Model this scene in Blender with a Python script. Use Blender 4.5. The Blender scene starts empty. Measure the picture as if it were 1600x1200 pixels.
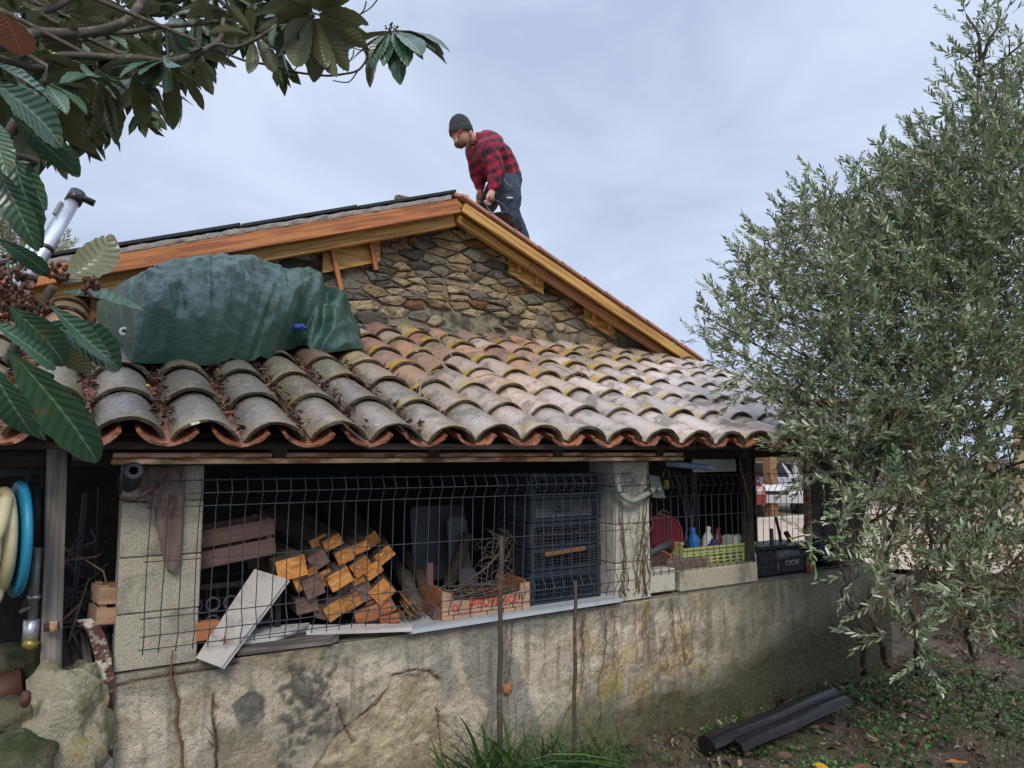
import bpy, math, random
import numpy as np
from mathutils import Vector, Matrix, noise, Euler
R = math.radians
rnd = random.Random(7)
S = bpy.context.scene
COL = S.collection

# ------------------------------------------------------------------ camera
EYE = 1.6; PSI = R(31.1); PIT = R(5.4); FPX = 1109.0
cam = bpy.data.cameras.new('camera'); camo = bpy.data.objects.new('camera', cam); COL.objects.link(camo)
cam.sensor_width = 36; cam.lens = FPX / 1600 * 36; cam.clip_start = .02; cam.clip_end = 600
camo.location = (0, 0, EYE); camo.rotation_euler = (R(90) + PIT, 0, -PSI)
S.camera = camo
# ------------------------------------------------------------------ world, sun, exposure
SUN_EL, SUN_AZ = R(40), R(205)          # azimuth from +Y, clockwise
w = bpy.data.worlds.new('World'); S.world = w; w.use_nodes = True
nt = w.node_tree; N = nt.nodes; L = nt.links; N.clear()
wout = N.new('ShaderNodeOutputWorld'); bg = N.new('ShaderNodeBackground'); bg.inputs['Strength'].default_value = .1
sky = N.new('ShaderNodeTexSky'); sky.sky_type = 'NISHITA'; sky.sun_disc = False
sky.sun_elevation = SUN_EL; sky.sun_rotation = SUN_AZ; sky.air_density = 1; sky.dust_density = 2
tc = N.new('ShaderNodeTexCoord'); mp = N.new('ShaderNodeMapping'); mp.inputs['Scale'].default_value = (1, 1, 2.2)
mp.inputs['Location'].default_value = (3.1, 1.7, .4)
L.new(tc.outputs['Generated'], mp.inputs['Vector'])
n1 = N.new('ShaderNodeTexNoise'); n1.inputs['Scale'].default_value = 1.9; n1.inputs['Detail'].default_value = 5; n1.inputs['Roughness'].default_value = .55
n1.inputs['Distortion'].default_value = .5
L.new(mp.outputs['Vector'], n1.inputs['Vector'])
cr = N.new('ShaderNodeValToRGB'); L.new(n1.outputs['Fac'], cr.inputs['Fac'])
cr.color_ramp.elements[0].position = .34; cr.color_ramp.elements[0].color = (3.75/10, 4.5/10, 6.0/10, 1)
cr.color_ramp.elements[1].position = .66; cr.color_ramp.elements[1].color = (5.4/10, 6.15/10, 7.6/10, 1)
sep = N.new('ShaderNodeSeparateXYZ'); L.new(tc.outputs['Generated'], sep.inputs[0])
mr = N.new('ShaderNodeMapRange'); mr.interpolation_type = 'SMOOTHERSTEP'
mr.inputs['From Min'].default_value = .5; mr.inputs['From Max'].default_value = 1.0
mr.inputs['To Min'].default_value = 10; mr.inputs['To Max'].default_value = 27
L.new(sep.outputs['Z'], mr.inputs['Value'])
vm = N.new('ShaderNodeVectorMath'); vm.operation = 'SCALE'; L.new(cr.outputs['Color'], vm.inputs[0]); L.new(mr.outputs['Result'], vm.inputs['Scale'])
mx = N.new('ShaderNodeMix'); mx.data_type = 'RGBA'; mx.inputs[0].default_value = .93
L.new(sky.outputs['Color'], mx.inputs[6]); L.new(vm.outputs['Vector'], mx.inputs[7])
L.new(mx.outputs[2], bg.inputs['Color']); L.new(bg.outputs['Background'], wout.inputs['Surface'])
sl = bpy.data.lights.new('sun', 'SUN'); sl.energy = 1.5; sl.angle = R(18); sl.color = (1, .91, .78)
slo = bpy.data.objects.new('sun', sl); COL.objects.link(slo)
sd = Vector((math.sin(SUN_AZ) * math.cos(SUN_EL), math.cos(SUN_AZ) * math.cos(SUN_EL), math.sin(SUN_EL)))
slo.rotation_euler = sd.to_track_quat('Z', 'Y').to_euler()
S.view_settings.view_transform = 'Standard'; S.view_settings.look = 'None'
S.view_settings.gamma = 1; S.view_settings.exposure = 0.42; S.view_settings.use_curve_mapping = False

# ------------------------------------------------------------------ pixel -> place on a known plane (measuring aid)
_fh = Vector((math.sin(PSI), math.cos(PSI), 0)); _r = Vector((math.cos(PSI), -math.sin(PSI), 0))
_f = _fh * math.cos(PIT) + Vector((0, 0, math.sin(PIT))); _u = -_fh * math.sin(PIT) + Vector((0, 0, math.cos(PIT)))
def ray(px, py): return _f * FPX + _r * (px - 800) + _u * (600 - py)
def PY(px, py, Y): d = ray(px, py); t = Y / d.y; return Vector((d.x * t, Y, EYE + d.z * t))
def PX(px, py, X): d = ray(px, py); t = X / d.x; return Vector((X, d.y * t, EYE + d.z * t))
def PZ(px, py, z): d = ray(px, py); t = (z - EYE) / d.z; return Vector((d.x * t, d.y * t, z))
def PD(px, py, dist): d = ray(px, py).normalized(); return Vector((0, 0, EYE)) + d * dist
SL = math.atan(.378)                                    # pitch of the lean-to
def roofz(Y): return 1.61 + .378 * (Y - 2.45)
def PR(px, py, h=.05):
    d = ray(px, py); t = (1.61 + h - EYE - .378 * 2.45) / (d.z - .378 * d.y); return Vector((0, 0, EYE)) + d * t

# ------------------------------------------------------------------ object helpers
W = {}
def tagp(o, label=None, cat=None, group=None, kind=None):
    if label: o['label'] = label
    if cat: o['category'] = cat
    if group: o['group'] = group
    if kind: o['kind'] = kind
    return o
def thing(name, label, cat, loc=(0, 0, 0), group=None, rz=0):
    o = bpy.data.objects.new(name, None); COL.objects.link(o); o.empty_display_size = .1
    M = Matrix.Translation(loc) @ Matrix.Rotation(rz, 4, 'Z'); o.matrix_basis = M; W[o] = M
    return tagp(o, label, cat, group)
def link(name, me, parent=None, M=None):
    o = bpy.data.objects.new(name, me); COL.objects.link(o)
    M = M or Matrix()
    if parent is not None: o.parent = parent; o.matrix_basis = W[parent].inverted() @ M
    else: o.matrix_basis = M
    W[o] = M
    return o
def dup(root, M, label=None, parent=None, **kw):
    """copy a thing with its parts and sub-parts; M = new world matrix of the root"""
    def cp(o, par, Mw):
        c = o.copy(); COL.objects.link(c)
        if par is not None: c.parent = par; c.matrix_basis = W[par].inverted() @ Mw
        else: c.parent = None; c.matrix_basis = Mw
        W[c] = Mw
        for ch in list(W):
            if ch.parent == o and ch is not c: cp(ch, c, Mw @ W[o].inverted() @ W[ch])
        return c
    c = cp(root, parent, M)
    tagp(c, label, **kw)
    return c

class MB:
    def __init__(s): s.v = []; s.f = []; s.sm = []
    def add(s, vs, fs, smooth=False):
        b = len(s.v); s.v += [tuple(v) for v in vs]; s.f += [tuple(i + b for i in f) for f in fs]; s.sm += [smooth] * len(fs); return s
    def box(s, size, M=None, bev=.003):
        hx, hy, hz = [a / 2 for a in size]; b = min(bev, hx * .45, hy * .45, hz * .45)
        vs = []; idx = {}
        for sx in (-1, 1):
            for sy in (-1, 1):
                for sz in (-1, 1):
                    for ax in range(3):
                        p = [sx * (hx - (b if ax != 0 else 0)), sy * (hy - (b if ax != 1 else 0)), sz * (hz - (b if ax != 2 else 0))]
                        idx[(sx, sy, sz, ax)] = len(vs); vs.append(Vector(p))
        fs = []
        def q(c, n):                                   # orient outward
            cc = sum((vs[i] for i in c), Vector()) / len(c); nn = (vs[c[1]] - vs[c[0]]).cross(vs[c[2]] - vs[c[1]])
            fs.append(tuple(c) if nn.dot(cc) > 0 else tuple(reversed(c)))
        for ax in range(3):
            for sg in (-1, 1):
                c = []
                for a, bb in ((-1, -1), (1, -1), (1, 1), (-1, 1)):
                    k = [0, 0, 0]; k[ax] = sg; o = [i for i in range(3) if i != ax]; k[o[0]] = a; k[o[1]] = bb
                    c.append(idx[(k[0], k[1], k[2], ax)])
                q(c, 0)
        for ax in range(3):
            o = [i for i in range(3) if i != ax]
            for a in (-1, 1):
                for bb in (-1, 1):
                    c = []
                    for sg, fa in ((-1, o[0]), (-1, o[1]), (1, o[1]), (1, o[0])):
                        k = [0, 0, 0]; k[ax] = sg; k[o[0]] = a; k[o[1]] = bb; c.append(idx[(k[0], k[1], k[2], fa)])
                    q(c, 0)
        for sx in (-1, 1):
            for sy in (-1, 1):
                for sz in (-1, 1): q([idx[(sx, sy, sz, a)] for a in range(3)], 0)
        if M is not None: vs = [M @ v for v in vs]
        return s.add(vs, fs)
    def tube(s, pts, r, seg=6, caps=True, smooth=True):
        pts = [Vector(p) for p in pts]; n = len(pts)
        rs = r if isinstance(r, (list, tuple)) else [r] * n
        vs = []; fs = []
        t = (pts[1] - pts[0]).normalized(); ref = Vector((0, 0, 1)) if abs(t.z) < .9 else Vector((1, 0, 0))
        a = t.cross(ref).normalized()
        for i, p in enumerate(pts):
            t = (pts[min(i + 1, n - 1)] - pts[max(i - 1, 0)]).normalized()
            a = (a - t * a.dot(t)).normalized(); b = t.cross(a)
            for k in range(seg):
                an = 2 * math.pi * k / seg; vs.append(p + (a * math.cos(an) + b * math.sin(an)) * rs[i])
        for i in range(n - 1):
            for k in range(seg):
                k2 = (k + 1) % seg; fs.append((i * seg + k, i * seg + k2, (i + 1) * seg + k2, (i + 1) * seg + k))
        s.add(vs, fs, smooth)
        if caps:
            b = len(s.v) - len(vs)
            s.f.append(tuple(b + k for k in reversed(range(seg)))); s.f.append(tuple(b + (n - 1) * seg + k for k in range(seg))); s.sm += [False, False]
        return s
    def lathe(s, prof, M=None, seg=20, smooth=True):
        vs = []; fs = []
        for (r, z) in prof:
            for k in range(seg): an = 2 * math.pi * k / seg; vs.append(Vector((r * math.cos(an), r * math.sin(an), z)))
        for i in range(len(prof) - 1):
            for k in range(seg):
                k2 = (k + 1) % seg; fs.append((i * seg + k, i * seg + k2, (i + 1) * seg + k2, (i + 1) * seg + k))
        if M is not None: vs = [M @ v for v in vs]
        return s.add(vs, fs, smooth)
    def prism(s, poly, depth, M=None):
        """polygon in local xz, extruded along +y"""
        n = len(poly); vs = [Vector((x, 0, z)) for x, z in poly] + [Vector((x, depth, z)) for x, z in poly]
        fs = [tuple(range(n)), tuple(reversed(range(n, 2 * n)))] + [(i, i + n, (i + 1) % n + n, (i + 1) % n) for i in range(n)]
        if M is not None: vs = [M @ v for v in vs]
        return s.add(vs, fs)
    def slab(s, c, th, d=None):
        """closed slab from 4+ coplanar-ish world corners, thickness th along the normal (or d)"""
        c = [Vector(p) for p in c]; n = d or (c[1] - c[0]).cross(c[2] - c[1]).normalized()
        k = len(c); vs = c + [p + n * th for p in c]
        fs = [tuple(reversed(range(k))), tuple(range(k, 2 * k))] + [(i, (i + 1) % k, (i + 1) % k + k, i + k) for i in range(k)]
        return s.add(vs, fs)
    def mesh(s, name, mat):
        me = bpy.data.meshes.new(name); me.from_pydata(s.v, [], s.f)
        if mat: me.materials.append(mat)
        me.polygons.foreach_set('use_smooth', s.sm); me.update(); return me
    def out(s, name, mat, parent=None, base=False):
        """vertices are in world space; origin goes to the centre (or the base)"""
        a = np.array(s.v); lo = a.min(0); hi = a.max(0); c = (lo + hi) / 2
        if base or parent is None: c[2] = lo[2]
        s.v = [tuple(x) for x in (a - c)]
        return link(name, s.mesh(name, mat), parent, Matrix.Translation(Vector(c.tolist())))
def frame(p0, p1, up=(0, 0, 1), roll=0):
    x = (Vector(p1) - Vector(p0)).normalized(); up = Vector(up)
    if abs(x.dot(up)) > .98: up = Vector((0, 1, 0))
    y = up.cross(x).normalized(); z = x.cross(y)
    M = Matrix((x, y, z)).transposed().to_4x4(); M.translation = Vector(p0)
    return M @ Matrix.Rotation(roll, 4, 'X')
def bar(name, p0, p1, wd, ht, mat, parent=None, roll=0, bev=.003, up=(0, 0, 1), warp=0):
    """a squared timber or plate from p0 to p1: local x runs along it, y across (wd), z up (ht)"""
    ln = (Vector(p1) - Vector(p0)).length; m = MB(); m.box((ln, wd, ht), Matrix.Translation((ln / 2, 0, 0)), bev)
    if warp:
        m.v = [(x + rnd.uniform(-1, 1) * warp, y + rnd.uniform(-1, 1) * warp, z + rnd.uniform(-1, 1) * warp) for x, y, z in m.v]
    return link(name, m.mesh(name, mat), parent, frame(p0, p1, up, roll))
def rod(name, pts, r, mat, parent=None, seg=8): return MB().tube(pts, r, seg).out(name, mat, parent)
def bez(pts, n=6):
    pts = [Vector(p) for p in pts]; out = []
    for i in range(len(pts) - 1):
        p0 = pts[max(i - 1, 0)]; p1 = pts[i]; p2 = pts[i + 1]; p3 = pts[min(i + 2, len(pts) - 1)]
        for k in range(n):
            t = k / n; out.append(.5 * ((2 * p1) + (p2 - p0) * t + (2 * p0 - 5 * p1 + 4 * p2 - p3) * t * t + (3 * p1 - p0 - 3 * p2 + p3) * t ** 3))
    return out + [pts[-1]]
def npmesh(name, V, F, mat, parent=None, smooth=False, kind=None, uv=None):
    me = bpy.data.meshes.new(name); V = np.asarray(V, dtype=np.float32); F = np.asarray(F, dtype=np.int32)
    me.vertices.add(len(V)); me.vertices.foreach_set('co', V.ravel()); k = F.shape[1]
    me.loops.add(F.size); me.loops.foreach_set('vertex_index', F.ravel())
    me.polygons.add(len(F)); me.polygons.foreach_set('loop_start', np.arange(0, F.size, k, dtype=np.int32))
    me.polygons.foreach_set('loop_total', np.full(len(F), k, dtype=np.int32)); me.materials.append(mat)
    if smooth: me.polygons.foreach_set('use_smooth', np.ones(len(F), dtype=bool))
    me.update(calc_edges=True); me.validate()
    o = link(name, me, parent)
    if kind: o['kind'] = kind
    return o
def vcol(me, cols, name='tint'):
    a = me.color_attributes.new(name, 'FLOAT_COLOR', 'POINT'); c = np.ones((len(me.vertices), 4), dtype=np.float32); c[:, :3] = cols
    a.data.foreach_set('color', c.ravel())

# ------------------------------------------------------------------ materials
def pm(name, col, layers=(), rough=.8, bump=(), spec=.4, metal=0, use=None, rnd_off=True, stretch=(1, 1, 1), rough2=None, wave=None, hsv=0, grime=None):
    """procedural principled: layers = (colour, scale, lo, hi, detail[, strength]); bump = (scale, distance); wave = (colour, scale, strength) wood grain along x"""
    m = bpy.data.materials.new(name); m.use_nodes = True; t = m.node_tree; N = t.nodes; L = t.links
    p = N['Principled BSDF']; p.inputs['Roughness'].default_value = rough; p.inputs['Specular IOR Level'].default_value = spec; p.inputs['Metallic'].default_value = metal
    tc = N.new('ShaderNodeTexCoord'); vec = tc.outputs['Object']
    oi = N.new('ShaderNodeObjectInfo')
    if rnd_off:
        a = N.new('ShaderNodeVectorMath'); a.operation = 'MULTIPLY_ADD'; a.inputs[1].default_value = (1, 1, 1)
        c = N.new('ShaderNodeVectorMath'); c.operation = 'SCALE'; c.inputs[0].default_value = (17, 31, 23); L.new(oi.outputs['Random'], c.inputs['Scale'])
        L.new(vec, a.inputs[0]); L.new(c.outputs[0], a.inputs[2]); vec = a.outputs[0]
    mp = N.new('ShaderNodeMapping'); mp.inputs['Scale'].default_value = stretch; L.new(vec, mp.inputs['Vector']); svec = mp.outputs['Vector']
    if use == 'object': cur = oi.outputs['Color']
    elif use == 'tint': at = N.new('ShaderNodeAttribute'); at.attribute_name = 'tint'; cur = at.outputs['Color']
    else: rg = N.new('ShaderNodeRGB'); rg.outputs[0].default_value = (*col, 1); cur = rg.outputs[0]
    def mixc(fac, a, c, s=1.0):
        x = N.new('ShaderNodeMix'); x.data_type = 'RGBA'
        if s != 1: k = N.new('ShaderNodeMath'); k.operation = 'MULTIPLY'; k.inputs[1].default_value = s; L.new(fac, k.inputs[0]); fac = k.outputs[0]
        L.new(fac, x.inputs[0]); L.new(a, x.inputs[6])
        if isinstance(c, tuple): x.inputs[7].default_value = (*c, 1)
        else: L.new(c, x.inputs[7])
        return x.outputs[2]
    if wave:
        wt = N.new('ShaderNodeTexNoise'); wm = N.new('ShaderNodeMapping'); wm.inputs['Scale'].default_value = (.6, 14, 14); L.new(vec, wm.inputs['Vector'])
        L.new(wm.outputs[0], wt.inputs['Vector']); wt.inputs['Scale'].default_value = wave[1] * 3.2; wt.inputs['Detail'].default_value = 6; wt.inputs['Distortion'].default_value = .6
        k = N.new('ShaderNodeMapRange'); k.inputs['From Min'].default_value = .44; k.inputs['From Max'].default_value = .58; L.new(wt.outputs['Fac'], k.inputs['Value'])
        cur = mixc(k.outputs[0], cur, wave[0], wave[2]); wavef = wt.outputs['Fac']
    first = None
    for ly in layers:
        c, sc, lo, hi, de = ly[:5]; st = ly[5] if len(ly) > 5 else 1
        n = N.new('ShaderNodeTexNoise'); n.inputs['Scale'].default_value = sc; n.inputs['Detail'].default_value = de; n.inputs['Roughness'].default_value = .62
        L.new(svec, n.inputs['Vector'])
        k = N.new('ShaderNodeMapRange'); k.inputs['From Min'].default_value = lo; k.inputs['From Max'].default_value = hi; L.new(n.outputs['Fac'], k.inputs['Value'])
        cur = mixc(k.outputs[0], cur, c, st); first = first or k.outputs[0]
    if hsv:
        h = N.new('ShaderNodeHueSaturation'); k = N.new('ShaderNodeMapRange'); k.inputs['To Min'].default_value = 1 - hsv; k.inputs['To Max'].default_value = 1 + hsv
        L.new(oi.outputs['Random'], k.inputs['Value']); L.new(k.outputs[0], h.inputs['Value']); L.new(cur, h.inputs['Color']); cur = h.outputs[0]
    L.new(cur, p.inputs['Base Color'])
    if rough2 is not None and first is not None:
        k = N.new('ShaderNodeMapRange'); k.inputs['To Min'].default_value = rough; k.inputs['To Max'].default_value = rough2; L.new(first, k.inputs['Value']); L.new(k.outputs[0], p.inputs['Roughness'])
    prev = None
    if wave:
        b = N.new('ShaderNodeBump'); b.inputs['Strength'].default_value = .8; b.inputs['Distance'].default_value = .003; L.new(wavef, b.inputs['Height']); prev = b
    for sc, dist in bump:
        n = N.new('ShaderNodeTexNoise'); n.inputs['Scale'].default_value = sc; n.inputs['Detail'].default_value = 6; n.inputs['Roughness'].default_value = .65; L.new(svec, n.inputs['Vector'])
        b = N.new('ShaderNodeBump'); b.inputs['Strength'].default_value = 1; b.inputs['Distance'].default_value = dist; L.new(n.outputs['Fac'], b.inputs['Height'])
        if prev: L.new(prev.outputs[0], b.inputs['Normal'])
        prev = b
    if prev: L.new(prev.outputs[0], p.inputs['Normal'])
    return m
M = {}
M['plaster'] = pm('plaster', (.4, .36, .28), [((.14, .13, .10), 26, .50, .72, 9, .7), ((.70, .64, .53), 90, .60, .66, 6, .22), ((.07, .06, .045), 95, .58, .66, 6, .5), ((.10, .09, .07), 260, .52, .62, 3, .55)], rough=.92, bump=[(14, .012), (60, .010), (200, .004)], use='tint', rnd_off=False)
M['mortar'] = pm('mortar', (.33, .29, .215), [((.06, .058, .05), 9, .50, .60, 10, .8), ((.50, .45, .35), 40, .58, .66, 7, .5), ((.07, .06, .05), 230, .54, .62, 3, .5)], rough=.95, bump=[(30, .02), (120, .006)], rnd_off=False)
M['stone'] = pm('stone', (.3, .26, .2), [((.04, .038, .032), 12, .53, .61, 10, .7), ((.46, .42, .34), 40, .58, .66, 8, .45), ((.03, .03, .026), 80, .58, .64, 6, .5), ((.05, .045, .04), 240, .54, .62, 3, .5)], rough=.9, bump=[(20, .020), (80, .012)], use='object')
M['block'] = pm('block', (.50, .46, .36), [((.17, .15, .12), 6, .50, .62, 10, .7), ((.10, .10, .08), 260, .52, .60, 3, .6), ((.42, .41, .34), 70, .55, .7, 5, .6), ((.06, .06, .05), 150, .6, .7, 3, .6)], rough=.95, bump=[(120, .005), (25, .004)])
M['block_pale'] = pm('block_pale', (.56, .54, .46), [((.26, .24, .2), 9, .50, .66, 9, .7), ((.1, .08, .06), 90, .60, .66, 5, .6), ((.2, .18, .15), 260, .52, .60, 3, .5)], rough=.93, bump=[(120, .003), (20, .006)])
M['tile'] = None
M['old_board'] = pm('old_board', (.2, .18, .165), [((.07, .055, .045), 8, .48, .7, 7, .7)], rough=.85, wave=((.09, .075, .065), 1.2, .9), stretch=(.3, 1, 1), hsv=.2)
M['dark_wood'] = pm('dark_wood', (.05, .04, .032), [((.02, .015, .012), 8, .45, .7, 6, .8)], rough=.85, wave=((.09, .07, .055), 1.2, .7), hsv=.3)
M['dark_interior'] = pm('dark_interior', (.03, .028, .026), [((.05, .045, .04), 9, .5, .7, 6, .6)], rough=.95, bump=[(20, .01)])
M['orange_wood'] = pm('orange_wood', (.50, .19, .06), [((.24, .075, .03), 4, .54, .70, 8, .65), ((.12, .04, .02), 9, .66, .70, 4, .7)], rough=.42, spec=.5, wave=((.27, .085, .028), 1.1, .9), stretch=(.3, 1, 1), hsv=.08)
M['yellow_wood'] = pm('yellow_wood', (.56, .33, .10), [((.24, .14, .06), 5, .54, .70, 8, .65), ((.14, .07, .03), 9, .65, .70, 4, .7)], rough=.6, wave=((.32, .16, .04), 1.1, .9), stretch=(.3, 1, 1), hsv=.1)
M['pink_wood'] = pm('pink_wood', (.52, .29, .15), [((.3, .12, .05), 6, .5, .75, 6, .6)], rough=.6, wave=((.36, .15, .06), 1.1, .7), stretch=(.3, 1, 1))
M['sawn_end'] = pm('sawn_end', (.56, .235, .06), [((.26, .09, .03), 22, .48, .62, 8, .85), ((.68, .44, .2), 70, .56, .64, 5, .55), ((.10, .05, .03), 120, .60, .66, 3, .6)], rough=.8, bump=[(80, .004)], stretch=(1, .35, 1), hsv=.3)
M['timber_side'] = pm('timber_side', (.085, .06, .045), [((.16, .125, .1), 8, .5, .7, 7, .6), ((.03, .02, .016), 20, .5, .65, 5, .6)], rough=.85, wave=((.035, .025, .02), 1.3, .8), stretch=(.3, 1, 1), hsv=.3)
M['rust'] = pm('rust', (.40, .17, .07), [((.72, .54, .33), 26, .44, .54, 8, .85), ((.05, .02, .015), 22, .5, .66, 6, .8)], rough=.85, bump=[(120, .002)], stretch=(.25, 1, 1))
M['rust_paint'] = pm('rust_paint', (.55, .5, .42), [((.08, .03, .025), 10, .46, .52, 8, 1), ((.4, .2, .06), 14, .60, .66, 6, .8)], rough=.8, bump=[(60, .002)])
M['dark_rust'] = pm('dark_rust', (.06, .04, .035), [((.2, .08, .04), 30, .55, .7, 6, .6)], rough=.8, bump=[(100, .001)])
M['wire'] = pm('wire', (.055, .075, .085), [((.12, .13, .13), 60, .55, .7, 3, .5)], rough=.5, metal=.3)
M['white_paint'] = pm('white_paint', (.56, .54, .52), [((.30, .2, .13), 6, .58, .68, 8, .7), ((.42, .4, .38), 14, .45, .7, 6, .6)], rough=.65, hsv=.08)
M['peeling'] = pm('peeling', (.5, .47, .43), [((.27, .1, .03), 5, .61, .64, 10, 1), ((.3, .27, .24), 13, .55, .7, 6, .6), ((.15, .12, .1), 90, .66, .7, 3, .7)], rough=.75, bump=[(40, .001)])
M['blue_white'] = pm('blue_white', (.46, .50, .53), [((.25, .25, .25), 12, .55, .75, 6, .6)], rough=.6)
M['black_plastic'] = pm('black_plastic', (.012, .013, .016), [((.04, .04, .045), 20, .5, .7, 6, .6)], rough=.45, hsv=.2)
M['crate_blue'] = pm('crate_blue', (.022, .028, .045), [((.06, .06, .07), 25, .5, .7, 6, .6)], rough=.5)
M['crate_wood'] = pm('crate_wood', (.50, .33, .22), [((.25, .13, .08), 10, .5, .7, 6, .6)], rough=.8, wave=((.3, .16, .09), 1.2, .5))
M['crate_inside'] = pm('crate_inside', (.35, .13, .04), [((.2, .06, .02), 10, .5, .7, 6, .6)], rough=.8, wave=((.22, .08, .03), 1.2, .5))
M['mauve_wood'] = pm('mauve_wood', (.2, .12, .1), [((.1, .06, .05), 10, .5, .7, 6, .6)], rough=.8, wave=((.12, .07, .06), 1.2, .5))
M['twig'] = pm('twig', (.11, .085, .065), [((.2, .17, .14), 40, .5, .7, 4, .6)], rough=.85, hsv=.3)
M['twig_pale'] = pm('twig_pale', (.3, .25, .19), [((.15, .11, .08), 40, .5, .7, 4, .6)], rough=.85, hsv=.3)
M['twig_red'] = pm('twig_red', (.2, .1, .05), [((.3, .16, .08), 30, .5, .7, 4, .6)], rough=.7)
M['bark'] = pm('bark', (.09, .075, .06), [((.24, .21, .17), 40, .54, .62, 8, .6), ((.05, .045, .035), 50, .52, .66, 5, .7)], rough=.9, bump=[(60, .004)])
M['stake'] = pm('stake', (.07, .055, .04), [((.22, .15, .09), 20, .55, .68, 7, .8)], rough=.85, stretch=(.25, 1, 1), bump=[(60, .003)])
M['alu'] = pm('alu', (.55, .57, .6), [((.35, .36, .38), 14, .5, .75, 5, .5)], rough=.38, metal=.75)
M['grey_metal'] = pm('grey_metal', (.2, .22, .2), [((.12, .1, .08), 20, .55, .7, 6, .7)], rough=.5, metal=.5)
M['lichen_pipe'] = pm('lichen_pipe', (.36, .40, .35), [((.1, .12, .1), 25, .5, .7, 6, .7)], rough=.55, metal=.2)
M['frame_metal'] = pm('frame_metal', (.05, .055, .055), [((.09, .09, .08), 10, .5, .7, 6, .6)], rough=.6, metal=.3)
M['brass'] = pm('brass', (.45, .35, .08), [((.25, .2, .08), 30, .5, .7, 4, .6)], rough=.4, metal=.6)
M['blue_pipe'] = pm('blue_pipe', (.11, .16, .24), [((.2, .25, .3), 20, .5, .7, 5, .5)], rough=.5)
M['blue_disc'] = pm('blue_disc', (.02, .25, .42), [((.03, .15, .25), 15, .5, .75, 5, .6)], rough=.4)
M['hose'] = pm('hose', (.62, .55, .33), [((.42, .33, .16), 9, .5, .75, 6, .7)], rough=.45)
M['maroon'] = pm('maroon', (.14, .012, .025), [((.06, .01, .012), 8, .5, .7, 5, .6)], rough=.4, spec=.5)
M['brown_pot'] = pm('brown_pot', (.09, .035, .025), [((.05, .02, .015), 12, .5, .7, 5, .6)], rough=.6)
M['lime_plastic'] = pm('lime_plastic', (.42, .46, .17), [((.3, .32, .14), 12, .5, .7, 5, .5)], rough=.5)
M['white_plastic'] = pm('white_plastic', (.62, .64, .62), [((.45, .46, .44), 12, .5, .7, 5, .5)], rough=.45)
M['blue_plastic'] = pm('blue_plastic', (.02, .13, .45), [((.03, .25, .55), 9, .5, .7, 3, .6)], rough=.4)
M['red_plastic'] = pm('red_plastic', (.4, .02, .03), [((.6, .5, .48), 60, .58, .62, 3, .7)], rough=.5)
M['navy_plastic'] = pm('navy_plastic', (.015, .025, .14), rough=.45)
M['grey_plastic'] = pm('grey_plastic', (.16, .165, .17), [((.08, .08, .08), 10, .5, .7, 5, .6)], rough=.6)
M['slate_plastic'] = pm('slate_plastic', (.075, .075, .095), [((.05, .05, .06), 10, .5, .7, 5, .6)], rough=.6)
M['terracotta'] = pm('terracotta', (.42, .16, .07), [((.25, .09, .05), 20, .5, .7, 6, .7)], rough=.85, hsv=.15)
M['red_ink'] = pm('red_ink', (.5, .045, .03), [((.42, .2, .13), 90, .52, .6, 4, .7)], rough=.8)
M['flat_black'] = pm('flat_black', (.03, .03, .03), rough=.8)
M['pale_ink'] = pm('pale_ink', (.5, .5, .5), rough=.7)
M['rock'] = pm('rock', (.42, .38, .26), [((.10, .11, .04), 7, .50, .60, 10, .85), ((.58, .54, .42), 26, .56, .64, 8, .6), ((.36, .31, .06), 9, .57, .66, 6, .7)], rough=.92, bump=[(14, .03), (70, .014)])
M['mossy_rock'] = pm('mossy_rock', (.14, .13, .08), [((.03, .05, .015), 6, .44, .6, 8, .9), ((.25, .22, .13), 25, .58, .7, 6, .6)], rough=.95, bump=[(20, .02), (90, .006)])
M['hat'] = pm('hat', (.035, .038, .04), [((.06, .065, .065), 90, .5, .65, 4, .7)], rough=.95, bump=[(160, .003)])
M['skin'] = pm('skin', (.5, .29, .21), [((.42, .2, .14), 20, .5, .7, 4, .5)], rough=.6)
M['beard'] = pm('beard', (.12, .07, .045), rough=.9, bump=[(200, .003)])
M['jeans'] = pm('jeans', (.035, .05, .08), [((.07, .09, .125), 18, .48, .68, 7, .8), ((.02, .025, .035), 9, .52, .7, 5, .7)], rough=.9, bump=[(30, .012)])
M['knee_patch'] = pm('knee_patch', (.015, .016, .02), rough=.85, bump=[(60, .003)])
M['wet_black'] = pm('wet_black', (.012, .012, .013), [((.03, .03, .03), 30, .5, .7, 6, .6)], rough=.32, spec=.5)
M['dark_metal'] = pm('dark_metal', (.03, .03, .033), [((.06, .055, .05), 30, .5, .7, 6, .5)], rough=.4, metal=.3)
M['wall_beige'] = pm('wall_beige', (.48, .36, .2), [((.38, .28, .16), 1.5, .45, .7, 6, .5)], rough=.9)
M['drive'] = pm('drive', (.44, .35, .25), [((.36, .28, .2), 2, .45, .7, 7, .6)], rough=.95, rnd_off=False)
M['lawn'] = pm('lawn', (.13, .32, .06), [((.07, .2, .03), 6, .45, .7, 7, .7)], rough=.95, bump=[(60, .02)], rnd_off=False)
M['car_white'] = pm('car_white', (.45, .46, .5), rough=.25, spec=.6)
M['car_red'] = pm('car_red', (.2, .025, .03), rough=.25, spec=.6)
M['glass'] = pm('glass', (.03, .035, .04), rough=.1, spec=.8)
M['rubber'] = pm('rubber', (.015, .015, .015), rough=.8)
M['shutter'] = pm('shutter', (.3, .42, .5), rough=.6)
M['brown_post'] = pm('brown_post', (.26, .15, .08), wave=((.17, .07, .03), 1, .6), rough=.7)
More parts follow.
